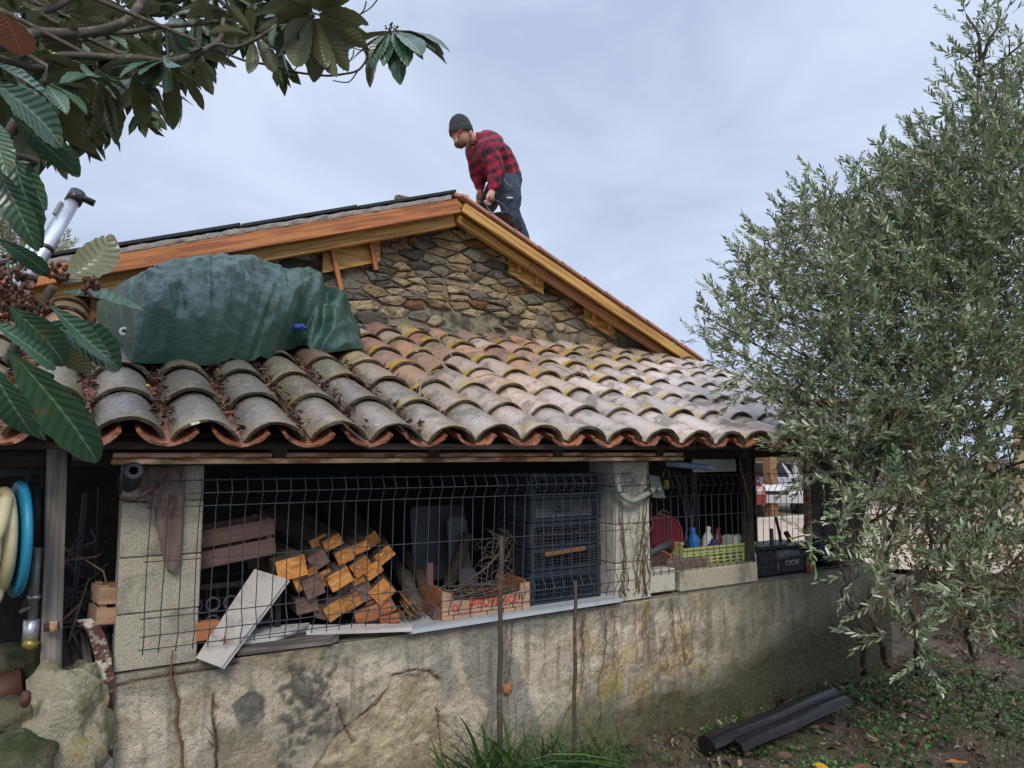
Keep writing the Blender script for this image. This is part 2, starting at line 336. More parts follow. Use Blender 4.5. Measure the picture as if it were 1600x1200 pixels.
M['litter'] = pm('litter', (.1, .055, .03), rough=.8, use='tint', rnd_off=False)
M['gravel'] = pm('gravel', (.3, .27, .23), rough=.9, use='tint', rnd_off=False)
M['tarp_blue'] = pm('tarp_blue', (.015, .06, .35), rough=.45)
M['grout'] = pm('grout', (.33, .3, .27), [((.18, .16, .14), 30, .5, .7, 6, .7)], rough=.95, bump=[(50, .02)])
M['pink_tile'] = pm('pink_tile', (.46, .24, .19), [((.3, .17, .14), 20, .5, .7, 6, .6)], rough=.8, hsv=.12)
M['flower'] = pm('flower', (.10, .045, .028), [((.2, .11, .07), 90, .5, .65, 4, .7)], rough=.95, bump=[(150, .004)])

def tile_mat():
    m = pm('roof_tile', (.3, .2, .15), [((.085, .07, .035), 8, .50, .60, 10, .72), ((.50, .47, .42), 38, .56, .64, 8, .35), ((.025, .023, .016), 70, .58, .64, 7, .55), ((.07, .06, .045), 250, .55, .62, 3, .4)],
           rough=.20, rough2=.50, spec=.65, bump=[(90, .0010), (14, .003)], use='object')
    N = m.node_tree.nodes; L = m.node_tree.links; p = N['Principled BSDF']
    old = p.inputs['Base Color'].links[0].from_socket
    tcn = [n for n in N if n.type == 'TEX_COORD'][0]
    at = N.new('ShaderNodeSeparateXYZ'); L.new(tcn.outputs['Object'], at.inputs[0])
    lip = N.new('ShaderNodeMapRange'); lip.inputs['From Min'].default_value = .10; lip.inputs['From Max'].default_value = 0; L.new(at.outputs['Y'], lip.inputs['Value'])
    oi = [n for n in N if n.type == 'OBJECT_INFO'][0]
    vm = [n for n in N if n.type == 'VECT_MATH' and n.operation == 'MULTIPLY_ADD'][0]
    nz = N.new('ShaderNodeTexNoise'); nz.inputs['Scale'].default_value = 13; nz.inputs['Detail'].default_value = 7; nz.inputs['Roughness'].default_value = .7; L.new(vm.outputs[0], nz.inputs['Vector'])
    a = N.new('ShaderNodeMath'); a.operation = 'MULTIPLY_ADD'; a.inputs[1].default_value = .17; L.new(lip.outputs[0], a.inputs[0]); L.new(nz.outputs['Fac'], a.inputs[2])
    k = N.new('ShaderNodeMapRange'); k.inputs['From Min'].default_value = .60; k.inputs['From Max'].default_value = .65; L.new(a.outputs[0], k.inputs['Value'])
    al = N.new('ShaderNodeMath'); al.operation = 'MULTIPLY'; L.new(k.outputs[0], al.inputs[0]); L.new(oi.outputs['Alpha'], al.inputs[1])
    x = N.new('ShaderNodeMix'); x.data_type = 'RGBA'; L.new(al.outputs[0], x.inputs[0]); L.new(old, x.inputs[6]); x.inputs[7].default_value = (.42, .27, .03, 1)
    # dark algae just at the broken lip
    lp = N.new('ShaderNodeMapRange'); lp.inputs['From Min'].default_value = .014; lp.inputs['From Max'].default_value = .004; L.new(at.outputs['Y'], lp.inputs['Value'])
    y = N.new('ShaderNodeMix'); y.data_type = 'RGBA'; kk = N.new('ShaderNodeMath'); kk.operation = 'MULTIPLY'; kk.inputs[1].default_value = .92; L.new(lp.outputs[0], kk.inputs[0])
    L.new(kk.outputs[0], y.inputs[0]); L.new(x.outputs[2], y.inputs[6]); y.inputs[7].default_value = (.045, .035, .018, 1)
    L.new(y.outputs[2], p.inputs['Base Color'])
    return m
M['tile'] = tile_mat()
M['channel'] = pm('channel_tile', (.36, .135, .075), [((.10, .06, .04), 12, .49, .60, 9, .75), ((.45, .33, .28), 50, .57, .63, 7, .45)], rough=.45, bump=[(90, .001)], hsv=.25)
M['skirt'] = pm('skirt', (.30, .27, .22), [((.045, .043, .04), 22, .47, .55, 10, .85), ((.5, .47, .4), 90, .57, .62, 6, .6), ((.05, .045, .04), 200, .52, .6, 3, .5)], rough=.95, bump=[(30, .03), (110, .012)], rnd_off=False)

def leaf_mat(name, top, vein, under, rough=.27, nv=11, transl=.15, rnd_hsv=.45):
    m = bpy.data.materials.new(name); m.use_nodes = True; t = m.node_tree; N = t.nodes; L = t.links; p = N['Principled BSDF']
    uv = N.new('ShaderNodeUVMap'); s = N.new('ShaderNodeSeparateXYZ'); L.new(uv.outputs[0], s.inputs[0])
    def mt(op, a, b=None, c=None):
        n = N.new('ShaderNodeMath'); n.operation = op
        for i, q in enumerate((a, b, c)):
            if q is None: continue
            if isinstance(q, (int, float)): n.inputs[i].default_value = q
            else: L.new(q, n.inputs[i])
        return n.outputs[0]
    au = mt('ABSOLUTE', mt('SUBTRACT', s.outputs['X'], .5))                       # 0 .. .5 from the midrib
    ph = mt('SUBTRACT', mt('MULTIPLY', s.outputs['Y'], nv), mt('MULTIPLY', au, 3.2))
    fr = mt('ABSOLUTE', mt('SUBTRACT', mt('FRACT', ph), .5))                      # 0 at mid panel, .5 at the vein
    side = N.new('ShaderNodeMapRange'); side.inputs['From Min'].default_value = .40; side.inputs['From Max'].default_value = .5; L.new(fr, side.inputs['Value'])
    mid = N.new('ShaderNodeMapRange'); mid.inputs['From Min'].default_value = .045; mid.inputs['From Max'].default_value = .015; L.new(au, mid.inputs['Value'])
    v = mt('MAXIMUM', mt('MULTIPLY', side.outputs[0], .16), mid.outputs[0])
    oi = N.new('ShaderNodeObjectInfo')
    nz = N.new('ShaderNodeTexNoise'); nz.inputs['Scale'].default_value = 30; nz.inputs['Detail'].default_value = 4
    tcn = N.new('ShaderNodeTexCoord'); L.new(tcn.outputs['Object'], nz.inputs['Vector'])
    x = N.new('ShaderNodeMix'); x.data_type = 'RGBA'; L.new(v, x.inputs[0]); x.inputs[6].default_value = (*top, 1); x.inputs[7].default_value = (*vein, 1)
    h = N.new('ShaderNodeHueSaturation'); k = N.new('ShaderNodeMapRange'); k.inputs['To Min'].default_value = 1 - rnd_hsv; k.inputs['To Max'].default_value = 1 + rnd_hsv; L.new(mt('MULTIPLY_ADD', nz.outputs['Fac'], .5, mt('MULTIPLY', oi.outputs['Random'], .5)), k.inputs['Value'])
    L.new(k.outputs[0], h.inputs['Value']); L.new(x.outputs[2], h.inputs['Color'])
    g = N.new('ShaderNodeNewGeometry'); y = N.new('ShaderNodeMix'); y.data_type = 'RGBA'; L.new(g.outputs['Backfacing'], y.inputs[0]); L.new(h.outputs[0], y.inputs[6]); y.inputs[7].default_value = (*under, 1)
    n3 = N.new('ShaderNodeTexNoise'); n3.inputs['Scale'].default_value = 5; n3.inputs['Detail'].default_value = 8; av = N.new('ShaderNodeVectorMath'); av.operation = 'ADD'; cv = N.new('ShaderNodeCombineXYZ')
    L.new(mt('MULTIPLY', oi.outputs['Random'], 37), cv.inputs[0]); L.new(tcn.outputs['Object'], av.inputs[0]); L.new(cv.outputs[0], av.inputs[1]); L.new(av.outputs[0], n3.inputs['Vector'])
    k3 = N.new('ShaderNodeMapRange'); k3.inputs['From Min'].default_value = .56; k3.inputs['From Max'].default_value = .66; k3.inputs['To Max'].default_value = .6; L.new(n3.outputs['Fac'], k3.inputs['Value'])
    y3 = N.new('ShaderNodeMix'); y3.data_type = 'RGBA'; L.new(k3.outputs[0], y3.inputs[0]); L.new(y.outputs[2], y3.inputs[6]); y3.inputs[7].default_value = (.13, .13, .05, 1); y = y3
    L.new(y.outputs[2], p.inputs['Base Color']); p.inputs['Roughness'].default_value = rough; p.inputs['Specular IOR Level'].default_value = .5
    b = N.new('ShaderNodeBump'); b.inputs['Distance'].default_value = .0016; b.inputs['Strength'].default_value = .5; L.new(mt('SUBTRACT', 1, mt('MULTIPLY', fr, 2)), b.inputs['Height']); L.new(b.outputs[0], p.inputs['Normal'])
    tr = N.new('ShaderNodeBsdfTranslucent'); L.new(y.outputs[2], tr.inputs['Color']); mx = N.new('ShaderNodeMixShader'); mx.inputs[0].default_value = transl
    L.new(p.outputs[0], mx.inputs[1]); L.new(tr.outputs[0], mx.inputs[2]); L.new(mx.outputs[0], N['Material Output'].inputs['Surface'])
    return m
M['loquat'] = leaf_mat('loquat_leaf', (.04, .10, .05), (.16, .24, .14), (.13, .14, .07))
M['loquat_dead'] = leaf_mat('dead_leaf', (.24, .09, .045), (.3, .14, .08), (.25, .12, .07), rough=.7)
def folmat(name, transl=.12, rough=.5):
    m = pm(name, (.1, .13, .09), rough=rough, use='tint', rnd_off=False); t = m.node_tree; N = t.nodes; L = t.links; p = N['Principled BSDF']
    c = p.inputs['Base Color'].links[0].from_socket
    tr = N.new('ShaderNodeBsdfTranslucent'); L.new(c, tr.inputs['Color']); mx = N.new('ShaderNodeMixShader'); mx.inputs[0].default_value = transl
    L.new(p.outputs[0], mx.inputs[1]); L.new(tr.outputs[0], mx.inputs[2]); L.new(mx.outputs[0], N['Material Output'].inputs['Surface']); return m
M['foliage'] = folmat('olive_foliage'); M['grass'] = folmat('grass_blades', .2, .45)
M['soil'] = pm('soil', (.15, .11, .08), [((.04, .03, .02), 7, .45, .65, 8, .9), ((.22, .19, .16), 60, .6, .7, 5, .7), ((.04, .07, .02), 3, .52, .64, 7, .7)], rough=.95, bump=[(12, .04), (60, .012)], rnd_off=False)


# ================================================================== SETTING: ground, drive, lawn
def fbm(x, y, z=0, o=4): return noise.fractal(Vector((x, y, z)), 1.0, 2.0, o)
def ground_h(x, y):
    h = .22 + .03 * fbm(x * .9, y * .9) + .012 * fbm(x * 5, y * 5, 3)
    if x > 3: h += min(.10, (x - 3) * .07)
    if y > 2.55: h = min(h, .25) if x < 4.4 else h
    if x > 6.5: h += (.26 - h) * min(1, (x - 6.5) / 1.5)
    if x < .15: h += min(.25, (.15 - x) * .5)
    s_ = ((x - 7) * 11.6 + (y - 5.6) * 10) / 15.3
    if s_ > -.2: h = min(h, .24 - .036 * s_)
    return h
def grid_ground():
    xs = np.concatenate([np.linspace(-6, -1, 12), np.arange(-.9, 8.2, .045), np.linspace(8.6, 16, 10)]); ys = np.concatenate([np.linspace(-6, -.2, 20), np.arange(-.1, 3.0, .045), np.linspace(3.1, 9, 26)])
    V = [(x, y, ground_h(x, y)) for y in ys for x in xs]; nx = len(xs)
    F = [(j * nx + i, j * nx + i + 1, (j + 1) * nx + i + 1, (j + 1) * nx + i) for j in range(len(ys) - 1) for i in range(nx - 1)]
    o = npmesh('ground', V, F, M['soil'], smooth=True, kind='structure')
grid_ground()
def flat(name, c, mat, z): 
    o = MB().add([(x, y, z) for x, y in c], [tuple(range(len(c)))]).out(name, mat); o['kind'] = 'structure'; return o
flat('far_ground', [(-300, -300), (300, -300), (300, 300), (-300, 300)], M['soil'], -1.2)
flat('lawn', [(5.7, 5.3), (6.55, 4.45), (8.35, 5.70), (7.3, 6.9)], M['lawn'], .312)
dv = MB().add([(7.0, 5.6, .30), (17.0, -6.0, .30), (35.9, 10.3, -.6), (12, 30, -.6)], [(0, 1, 2, 3)]).out('driveway', M['drive']); dv['kind'] = 'structure'

# ================================================================== low rendered wall
WY = 2.7; TOPZ = .88
cracks = [[(270, 1015), (268, 1045), (272, 1075), (279, 1095), (276, 1125), (283, 1160), (285, 1200)], [(334, 1085), (332, 1120), (338, 1160), (338, 1200)],
          [(525, 1100), (540, 1140), (552, 1160)], [(612, 1056), (645, 1046), (670, 1048), (684, 1062)], [(183, 1070), (250, 1056), (330, 1045), (372, 1035)],
          [(560, 1118), (590, 1100), (600, 1082)], [(800, 975), (797, 1030), (790, 1080)], [(1060, 950), (1068, 1040)]]
cr3 = [[(PY(a, b, WY).x, PY(a, b, WY).z) for a, b in c] for c in cracks]
def segd(px, pz, pl):
    d = 9
    for (ax, az), (bx, bz) in zip(pl, pl[1:]):
        vx, vz = bx - ax, bz - az; t = max(0, min(1, ((px - ax) * vx + (pz - az) * vz) / (vx * vx + vz * vz + 1e-9)))
        d = min(d, math.hypot(px - ax - vx * t, pz - az - vz * t))
    return d
def inpoly(x, z, P):
    c = False; j = len(P) - 1
    for i in range(len(P)):
        if (P[i][1] > z) != (P[j][1] > z) and x < (P[j][0] - P[i][0]) * (z - P[i][1]) / (P[j][1] - P[i][1]) + P[i][0]: c = not c
        j = i
    return c
def wp(l): return [(PY(a, b, WY).x, PY(a, b, WY).z) for a, b in l]
fallen = wp([(480, 1215), (520, 1150), (560, 1118), (600, 1082), (612, 1056), (645, 1046), (672, 1047), (686, 1066), (692, 1110), (720, 1215)])
patch = wp([(362, 1102), (378, 1087), (395, 1080), (413, 1090), (414, 1118), (398, 1136), (374, 1134)])
rough_z = wp([(425, 1210), (428, 1060), (445, 1028), (535, 1030), (540, 1090), (530, 1130), (480, 1170)])
def pmask(poly, x, z, soft, off=0):
    d = segd(x, z, poly + poly[:1]); return sm(-soft, soft, (d if inpoly(x, z, poly) else -d) + off)
def sm(a, b, x): t = max(0, min(1, (x - a) / (b - a))); return t * t * (3 - 2 * t)
def lerp(a, b, t): return tuple(p + (q - p) * t for p, q in zip(a, b))
def wall_cd(x, z):
    n = fbm(x * 3, z * 3, 1); n2 = fbm(x * 9, z * 9, 5); n3 = fbm(x * 30, z * 30, 8, 3)
    c = lerp((.66, .57, .43), (.47, .41, .32), sm(-.25, .3, n)); d = .008 * n + .004 * n2 + .0025 * n3
    c = lerp(c, (.25, .22, .14), sm(.15, .5, n2) * .7)
    c = lerp(c, (.78, .70, .57), sm(.02, .22, fbm(x * 2.2, z * 3.0, 61)) * .7)
    c = lerp(c, (.30, .29, .25), sm(.0, .25, fbm(x * 4, z * 2.0, 71)) * sm(1.05, 1.3, x) * sm(1.95, 1.7, x) * .8)
    c = lerp(c, (.13, .11, .07), sm(.10, .38, fbm(x * 18, z * 1.3, 81, 3)) * sm(.4, .75, z) * .55)
    c = lerp(c, (.27, .26, .22), sm(.74, .86, z + n2 * .04) * .75)                       # grey weathered upper edge
    xx, zz = x + n2 * .03, z + n2 * .03
    if x < .95: 
        g = sm(.62, .42, z + n * .06) * sm(.0, .3, n2 + .2); c = lerp(c, (.22, .21, .09), g * .75)
        c = lerp(c, (.42, .36, .2), sm(.1, .4, fbm(x * 5, z * 5, 12)) * .6)
    if .5 < x < 1.1:
        k = pmask(rough_z, x, z, .05, n2 * .08); c = lerp(c, (.11, .105, .09), k * (.12 + .75 * sm(-.12, .22, n3 + .5 * n2))); d += k * .008 * n3
    k = pmask(fallen, xx, zz, .006) if .6 < x < 1.6 else 0
    if k: c = lerp(c, lerp((.60, .50, .33), (.42, .34, .2), sm(-.2, .3, n2)), k * (.55 + .4 * sm(-.3, .3, n))); d += -.009 * k + .004 * n3 * k
    k = pmask(patch, x + n3 * .012, z + n3 * .012, .004) if x < .9 else 0
    if k: c = lerp(c, lerp((.13, .125, .11), (.22, .21, .18), sm(-.2, .3, n3)), k); d -= .005 * k
    if 1.7 < x < 3.0:                                                                        # ochre, spalled area under the pale pillar
        k = sm(1.75, 2.05, x) * sm(3.0, 2.6, x); c = lerp(c, (.56, .43, .21), k * sm(-.1, .25, fbm(x * 6, z * 6, 21)) * .7); d += .010 * fbm(x * 12, z * 12, 31, 3) * k
        c = lerp(c, (.40, .36, .08), k * sm(.62, .52, z) * sm(.42, .5, z) * sm(-.1, .25, n2) * .75)
        st = fbm(x * 16, z * 2.2, 41, 3); c = lerp(c, (.12, .08, .05), k * sm(.15, .45, st) * .6 * sm(-.3, .2, n3))
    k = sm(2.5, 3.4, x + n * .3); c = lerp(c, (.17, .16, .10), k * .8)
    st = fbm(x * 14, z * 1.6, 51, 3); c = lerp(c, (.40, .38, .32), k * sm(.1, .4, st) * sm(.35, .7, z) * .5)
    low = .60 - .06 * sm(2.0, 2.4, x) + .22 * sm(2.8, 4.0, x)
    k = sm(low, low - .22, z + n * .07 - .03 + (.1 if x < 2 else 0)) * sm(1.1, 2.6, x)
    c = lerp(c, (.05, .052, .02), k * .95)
    k = sm(.50, .30, z + n * .05) * sm(1.2, .8, abs(x - 1.2)) ; c = lerp(c, (.17, .16, .07), k * .5)
    for pl in cr3:
        dd = segd(x + n3 * .006, z, pl)
        if dd < .02: c = lerp(c, (.05, .035, .025), sm(.005, .001, dd) * .85); d -= .010 * sm(.006, .001, dd); c = lerp(c, (.20, .13, .08), sm(.02, .006, dd) * .25)
    return c, d
def low_wall():
    xs = np.arange(.115, 4.4, .0065); zs = list(np.arange(-.05, .3, .03)) + list(np.arange(.3, .88, .0065))
    V = []; Cc = []; nx = len(xs)
    for z in zs:
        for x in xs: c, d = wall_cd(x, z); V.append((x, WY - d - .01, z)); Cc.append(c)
    nz = len(zs)
    for k, y in enumerate((WY + .004, WY + .02, WY + .06, WY + .12, WY + .2, WY + .34)):
        for x in xs:
            n = fbm(x * 9, y * 9, 5); V.append((x, y, TOPZ + .004 * n - (.006 if k == 0 else 0))); Cc.append(lerp((.30, .28, .23), (.18, .16, .13), sm(-.2, .3, n)))
    R_ = nz + 6
    F = [(j * nx + i, j * nx + i + 1, (j + 1) * nx + i + 1, (j + 1) * nx + i) for j in range(R_ - 1) for i in range(nx - 1)]
    b = len(V)
    xb = [xs[0], xs[-1]]; y2 = WY + .34
    V += [(xs[0], y2, -.05), (xs[-1], y2, -.05)]; Cc += [(.2, .19, .15)] * 2
    # end faces
    me_f = [tuple([j * nx for j in range(R_)] + [b]), tuple(list(reversed([j * nx + nx - 1 for j in range(R_)])) + [b + 1])]
    me = bpy.data.meshes.new('low_wall'); me.from_pydata(V, [], F + me_f + [(b, b + 1, (R_ - 1) * nx + nx - 1, (R_ - 1) * nx)]); me.materials.append(M['plaster']); vcol(me, Cc)
    me.polygons.foreach_set('use_smooth', [True] * len(F) + [False] * 3)
    o = link('low_wall', me, None); tagp(o, 'low cracked and mossy rendered wall under the open side of the shed', 'wall')
low_wall()

# ================================================================== block pillars
def pillar(name, label, x0, x1, y0, y1, z0, z1, mat, hb=.178):
    t = thing(name, label, 'pillar', ((x0 + x1) / 2, (y0 + y1) / 2, z0)); z = z0
    while z < z1 - .03:
        h = min(hb, z1 - z - .002)
        m = MB().box((x1 - x0 - rnd.uniform(0, .004), y1 - y0, h), Matrix.Translation(((x0 + x1) / 2 + rnd.uniform(-.001, .001), (y0 + y1) / 2 + rnd.uniform(-.001, .001), z + h / 2)), .0025)
        m.out('block', mat, t); z += h + .005
    MB().box((x1 - x0 - .006, y1 - y0 - .006, z1 - z0), Matrix.Translation(((x0 + x1) / 2, (y0 + y1) / 2, (z0 + z1) / 2)), .002).out('mortar_core', M['mortar'], t)
    return t
pl = pillar('block_pillar', 'grey concrete block pillar with a dark board fixed on it, at the left end of the wire mesh', .122, .372, 2.705, 2.9, .884, 1.552, M['block'])
# dark weathered board on the pillar
b = MB().prism([(0, 0), (.012, -.10), (.05, -.13), (.06, -.2), (.09, -.33), (.125, -.36), (.135, -.3), (.14, 0)], .022, Matrix.Translation((.168, 2.678, 1.545)))
tagp(b.out('weathered_board', pm('stained_board', (.15, .10, .08), [((.26, .23, .2), 9, .5, .62, 9, .7), ((.05, .03, .025), 24, .54, .62, 7, .7)], rough=.9, bump=[(40, .006)], stretch=(1, 1, .3))), 'jagged dark brown board hanging flat on the grey block pillar', 'board')
pillar('block_pillar', 'pale pillar overgrown with dry ivy stems between the two mesh panels', 2.205, 2.43, 2.705, 2.90, .884, 1.55, M['block_pale'])

# ================================================================== interior of the shed
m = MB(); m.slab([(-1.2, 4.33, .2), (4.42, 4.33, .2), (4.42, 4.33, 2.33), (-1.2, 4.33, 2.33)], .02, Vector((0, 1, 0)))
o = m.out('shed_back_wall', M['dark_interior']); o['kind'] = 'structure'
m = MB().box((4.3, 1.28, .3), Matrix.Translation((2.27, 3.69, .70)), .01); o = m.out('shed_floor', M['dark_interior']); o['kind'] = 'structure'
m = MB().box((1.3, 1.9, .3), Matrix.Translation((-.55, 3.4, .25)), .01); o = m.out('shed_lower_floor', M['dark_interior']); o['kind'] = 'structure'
t = thing('partition', 'dark boarded screen inside the shed behind the green basket', 'partition', (4.4, 4.0, .86))
for k in range(4): MB().box((.02, .145, 1.1), Matrix.Translation((4.40, 3.78 + k * .15, 1.42)), .002).out('board', M['dark_wood'], t)
# posts and end boards at the right end
bar('post', (3.235, 2.79, .885), (3.235, 2.79, 1.60), .05, .05, M['dark_wood'])
tagp(bpy.context.scene.objects['post'], 'dark wooden post behind the mesh right of the basket of bottles', 'post')
t = thing('end_screen', 'dark boarded screen at the right end of the shed behind olive twigs', 'screen', (3.9, 2.78, .88))
for k in range(4): MB().box((.128, .02, .70), Matrix.Translation((3.83 + k * .135, 2.80, 1.235)), .002).out('board', M['dark_wood'], t)
MB().box((.03, .03, .7), Matrix.Translation((3.745, 2.775, 1.235)), .002).out('edge_strip', M['rust'], t)

# ================================================================== LEAN-TO ROOF
roof = thing('lean_to_roof', 'low lean-to roof of weathered curved clay tiles over the storage bays', 'roof', (2, 2.45, 1.55))
Xr0, PITCH = .118, .2165
LEN, EXPO = .405, .335
def cover_mesh(k_, chan=False):
    r = random.Random(k_ * 13 + chan); nu, nv = 11, 5; vs = []; th = .011 if not chan else .012
    for side in (0, 1):
        for j in range(nv):
            v = j / (nv - 1); y = v * LEN; a = (.103 - .016 * v) if not chan else (.088 + .010 * v); hgt = (.068 - .009 * v) if not chan else (.046 + .004 * v); pm_ = R(70)
            tw = r.uniform(-.002, .002)
            for i in range(nu):
                ph = -pm_ + 2 * pm_ * i / (nu - 1); rad = a / math.sin(pm_); k = (rad - (th if side else 0)) / rad
                x = rad * math.sin(ph) * k; z = hgt * ((math.cos(ph) * k - math.cos(pm_)) / (1 - math.cos(pm_)))
                yy = y + (r.uniform(-.006, .006) if j in (0, nv - 1) else 0)
                z += .0012 * math.sin(5 * ph + k_) + tw
                vs.append((x, yy, z if not chan else hgt - z))
    fs = []; n = nu * nv
    for j in range(nv - 1):
        for i in range(nu - 1):
            a = j * nu + i; q = (a, a + 1, a + nu + 1, a + nu); fs.append(q if chan else tuple(reversed(q))); q2 = tuple(x + n for x in q); fs.append(tuple(reversed(q2)) if chan else q2)
    for j in (0, nv - 1):
        for i in range(nu - 1): a = j * nu + i; fs.append((a, a + 1, a + 1 + n, a + n))
    for i in (0, nu - 1):
        for j in range(nv - 1): a = j * nu + i; fs.append((a, a + nu, a + nu + n, a + n))
    me = bpy.data.meshes.new('curved_tile'); me.from_pydata(vs, [], fs); me.materials.append(M['channel' if chan else 'tile'])
    sm_ = [k < (nv - 1) * (nu - 1) * 2 for k in range(len(fs))]; me.polygons.foreach_set('use_smooth', sm_)
    import bmesh
    bm = bmesh.new(); bm.from_mesh(me); bmesh.ops.recalc_face_normals(bm, faces=bm.faces); 
    for e in bm.edges:
        if len(e.link_faces) == 2 and e.calc_face_angle(0) > 1.0: e.smooth = False
    bm.to_mesh(me); bm.free()
    return me
covers = [cover_mesh(k) for k in range(12)]; chans = [cover_mesh(k, True) for k in range(3)]
def tile_col(x, s, chan):
    row = s / EXPO; n = fbm(x * .9, s * .9, 9)
    grey = (.235, .215, .18); brown = (.20, .14, .085); terra = (.55, .25, .12); mauve = (.55, .43, .35); olive = (.18, .15, .065); ochre = (.50, .35, .16)
    if chan: return lerp((.22, .09, .06), (.12, .08, .05), rnd.random()) + (rnd.random() * .5,)
    k = sm(.5, 2.2, x)
    c = lerp(lerp(grey, brown, rnd.random() * .7), mauve, k * rnd.uniform(.65, 1))
    c = lerp(c, olive, (1 - k) * .8 * sm(.3, 1.4, row) * rnd.random())
    up = sm(1.9, 3.8, row + n * 1.6 + .35 * (x - 1) * (x < 2.4)) * sm(3.9, 2.6, x)
    c = lerp(c, rnd.choice((terra, ochre, terra, (.36, .14, .10), mauve)), up * rnd.uniform(.45, .95))
    f_ = rnd.uniform(.8, 1.2); c = tuple(v * f_ for v in c)
    return c + (min(1, (.3 + .95 * sm(.8, 1.8, x) * sm(.2, 2.0, row)) * rnd.uniform(.3, 1.5)),)
Rx = Matrix.Rotation(SL, 4, 'X')
def rooffr(x, s, n): return Matrix.Translation((x, 2.45, 1.61)) @ Rx @ Matrix.Translation((0, s, n))
cols = range(-5, 20)
for c in cols:
    x = Xr0 + PITCH * c
    for r_ in range(6, -1, -1):
        s = r_ * EXPO + rnd.uniform(-.012, .012); jx = rnd.uniform(-.004, .004)
        if s + .3 > 2.25: s = 1.9
        M_ = rooffr(x + jx, s, .028 + rnd.uniform(-.002, .004)) @ Matrix.Rotation(rnd.uniform(-.016, .016), 4, 'Z') @ Matrix.Rotation(rnd.uniform(-.03, .03), 4, 'Y') @ Matrix.Rotation(-.036, 4, 'X')
        o = link('cover_tile', covers[rnd.randrange(12)], roof, M_); o.color = tile_col(x, s, False)
for c in cols:
    x = Xr0 + PITCH * (c + .5)
    for r_ in range(7):
        s = r_ * EXPO - .012 + rnd.uniform(-.01, .01)
        if s + .3 > 2.25: s = 1.9
        M_ = rooffr(x, s, .008) @ Matrix.Rotation(rnd.uniform(-.02, .02), 4, 'Z') @ Matrix.Rotation(-.030, 4, 'X')
        o = link('channel_tile', chans[rnd.randrange(3)], roof, M_); o.color = tile_col(x, s, True)
# dark board plane added under the tiles to block light; rafters, eave plank
bo = rooffr(2.0, 1.14, -.012)
link('light_block_boarding', MB().box((5.15, 1.98, .016), None, .002).mesh('light_block_boarding', M['dark_wood']), roof, Matrix.Translation(-Vector((.18, 0, 0))) @ bo)
for k in range(9):
    x = -.6 + k * .6; p0 = rooffr(x, .12, -.055); bar('rafter', p0.translation, rooffr(x, 2.05, -.055).translation, .05, .07, M['dark_wood'], roof)
for x0, x1 in ((-.75, .9), (.905, 2.2), (2.205, 4.45)): bar('eave_plank', (x0, 2.55, 1.618), (x1, 2.55, 1.618), .03, .024, M['old_board'] if x0 > .9 and x1 < 2.3 else M['dark_wood'], roof)
# rusty steel angle beam
t = thing('steel_lintel', 'long rusty steel angle lintel under the tiles with flaking cream paint', 'beam', (1.3, 2.64, 1.55))
bar('flange', (.085, 2.61, 1.586), (2.56, 2.61, 1.584), .03, .017, M['rust'], t); bar('flange', (.08, 2.60, 1.5665), (2.545, 2.60, 1.5625), .05, .018, M['rust'], t)
bar('web', (.09, 2.66, 1.575), (2.54, 2.66, 1.572), .012, .036, M['dark_rust'], t)
bar('rear_lintel', (.12, 2.8, 1.58), (4.3, 2.8, 1.585), .08, .04, M['dark_wood'], None); tagp(S.objects['rear_lintel'], 'dark wooden lintel resting on both block pillars', 'beam')
bar('eave_beam', (-.9, 2.72, 1.575), (.11, 2.72, 1.575), .07, .05, M['dark_wood'], None); tagp(S.objects['eave_beam'], 'dark wooden eave beam over the left bay with the hose reel', 'beam')

# ================================================================== STONE GABLE
GY = 4.45
RX, RZ = 2.142, 3.325; SR, SLF = .4325, .3385                    # ridge and slopes of the upper roof (top of the fascia)
def rake(x): return RZ - (x - RX) * SR if x > RX else RZ - (RX - x) * SLF
gable = thing('stone_gable', 'gable wall of rough rubble stone above the tiled lean-to', 'wall', (2, GY, 2.3))
MB().prism([(-1.3, 2.2), (4.42, 2.2), (4.42, rake(4.42) - .05), (RX, RZ - .05), (-1.3, rake(-1.3) - .05)], .35, Matrix.Translation((0, GY + .03, 0))).out('mortar_bed', M['mortar'], gable)
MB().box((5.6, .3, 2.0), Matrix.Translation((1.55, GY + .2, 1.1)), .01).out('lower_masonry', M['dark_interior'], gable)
MV = []; mxs = np.arange(.3, 4.36, .013); mzs = np.arange(0, 1.0001, .0333)
for u in mzs:
    for x in mxs:
        zt_ = rake(x) - .06; z = 2.44 + (zt_ - 2.44) * u; MV.append((x, GY + .006 - .016 * fbm(x * 7, z * 9, 77) - .006 * fbm(x * 26, z * 26, 5, 3), z))
nmx = len(mxs); npmesh('pointing', MV, [(j * nmx + i, j * nmx + i + 1, (j + 1) * nmx + i + 1, (j + 1) * nmx + i) for j in range(len(mzs) - 1) for i in range(nmx - 1)], M['mortar'], gable, smooth=True)
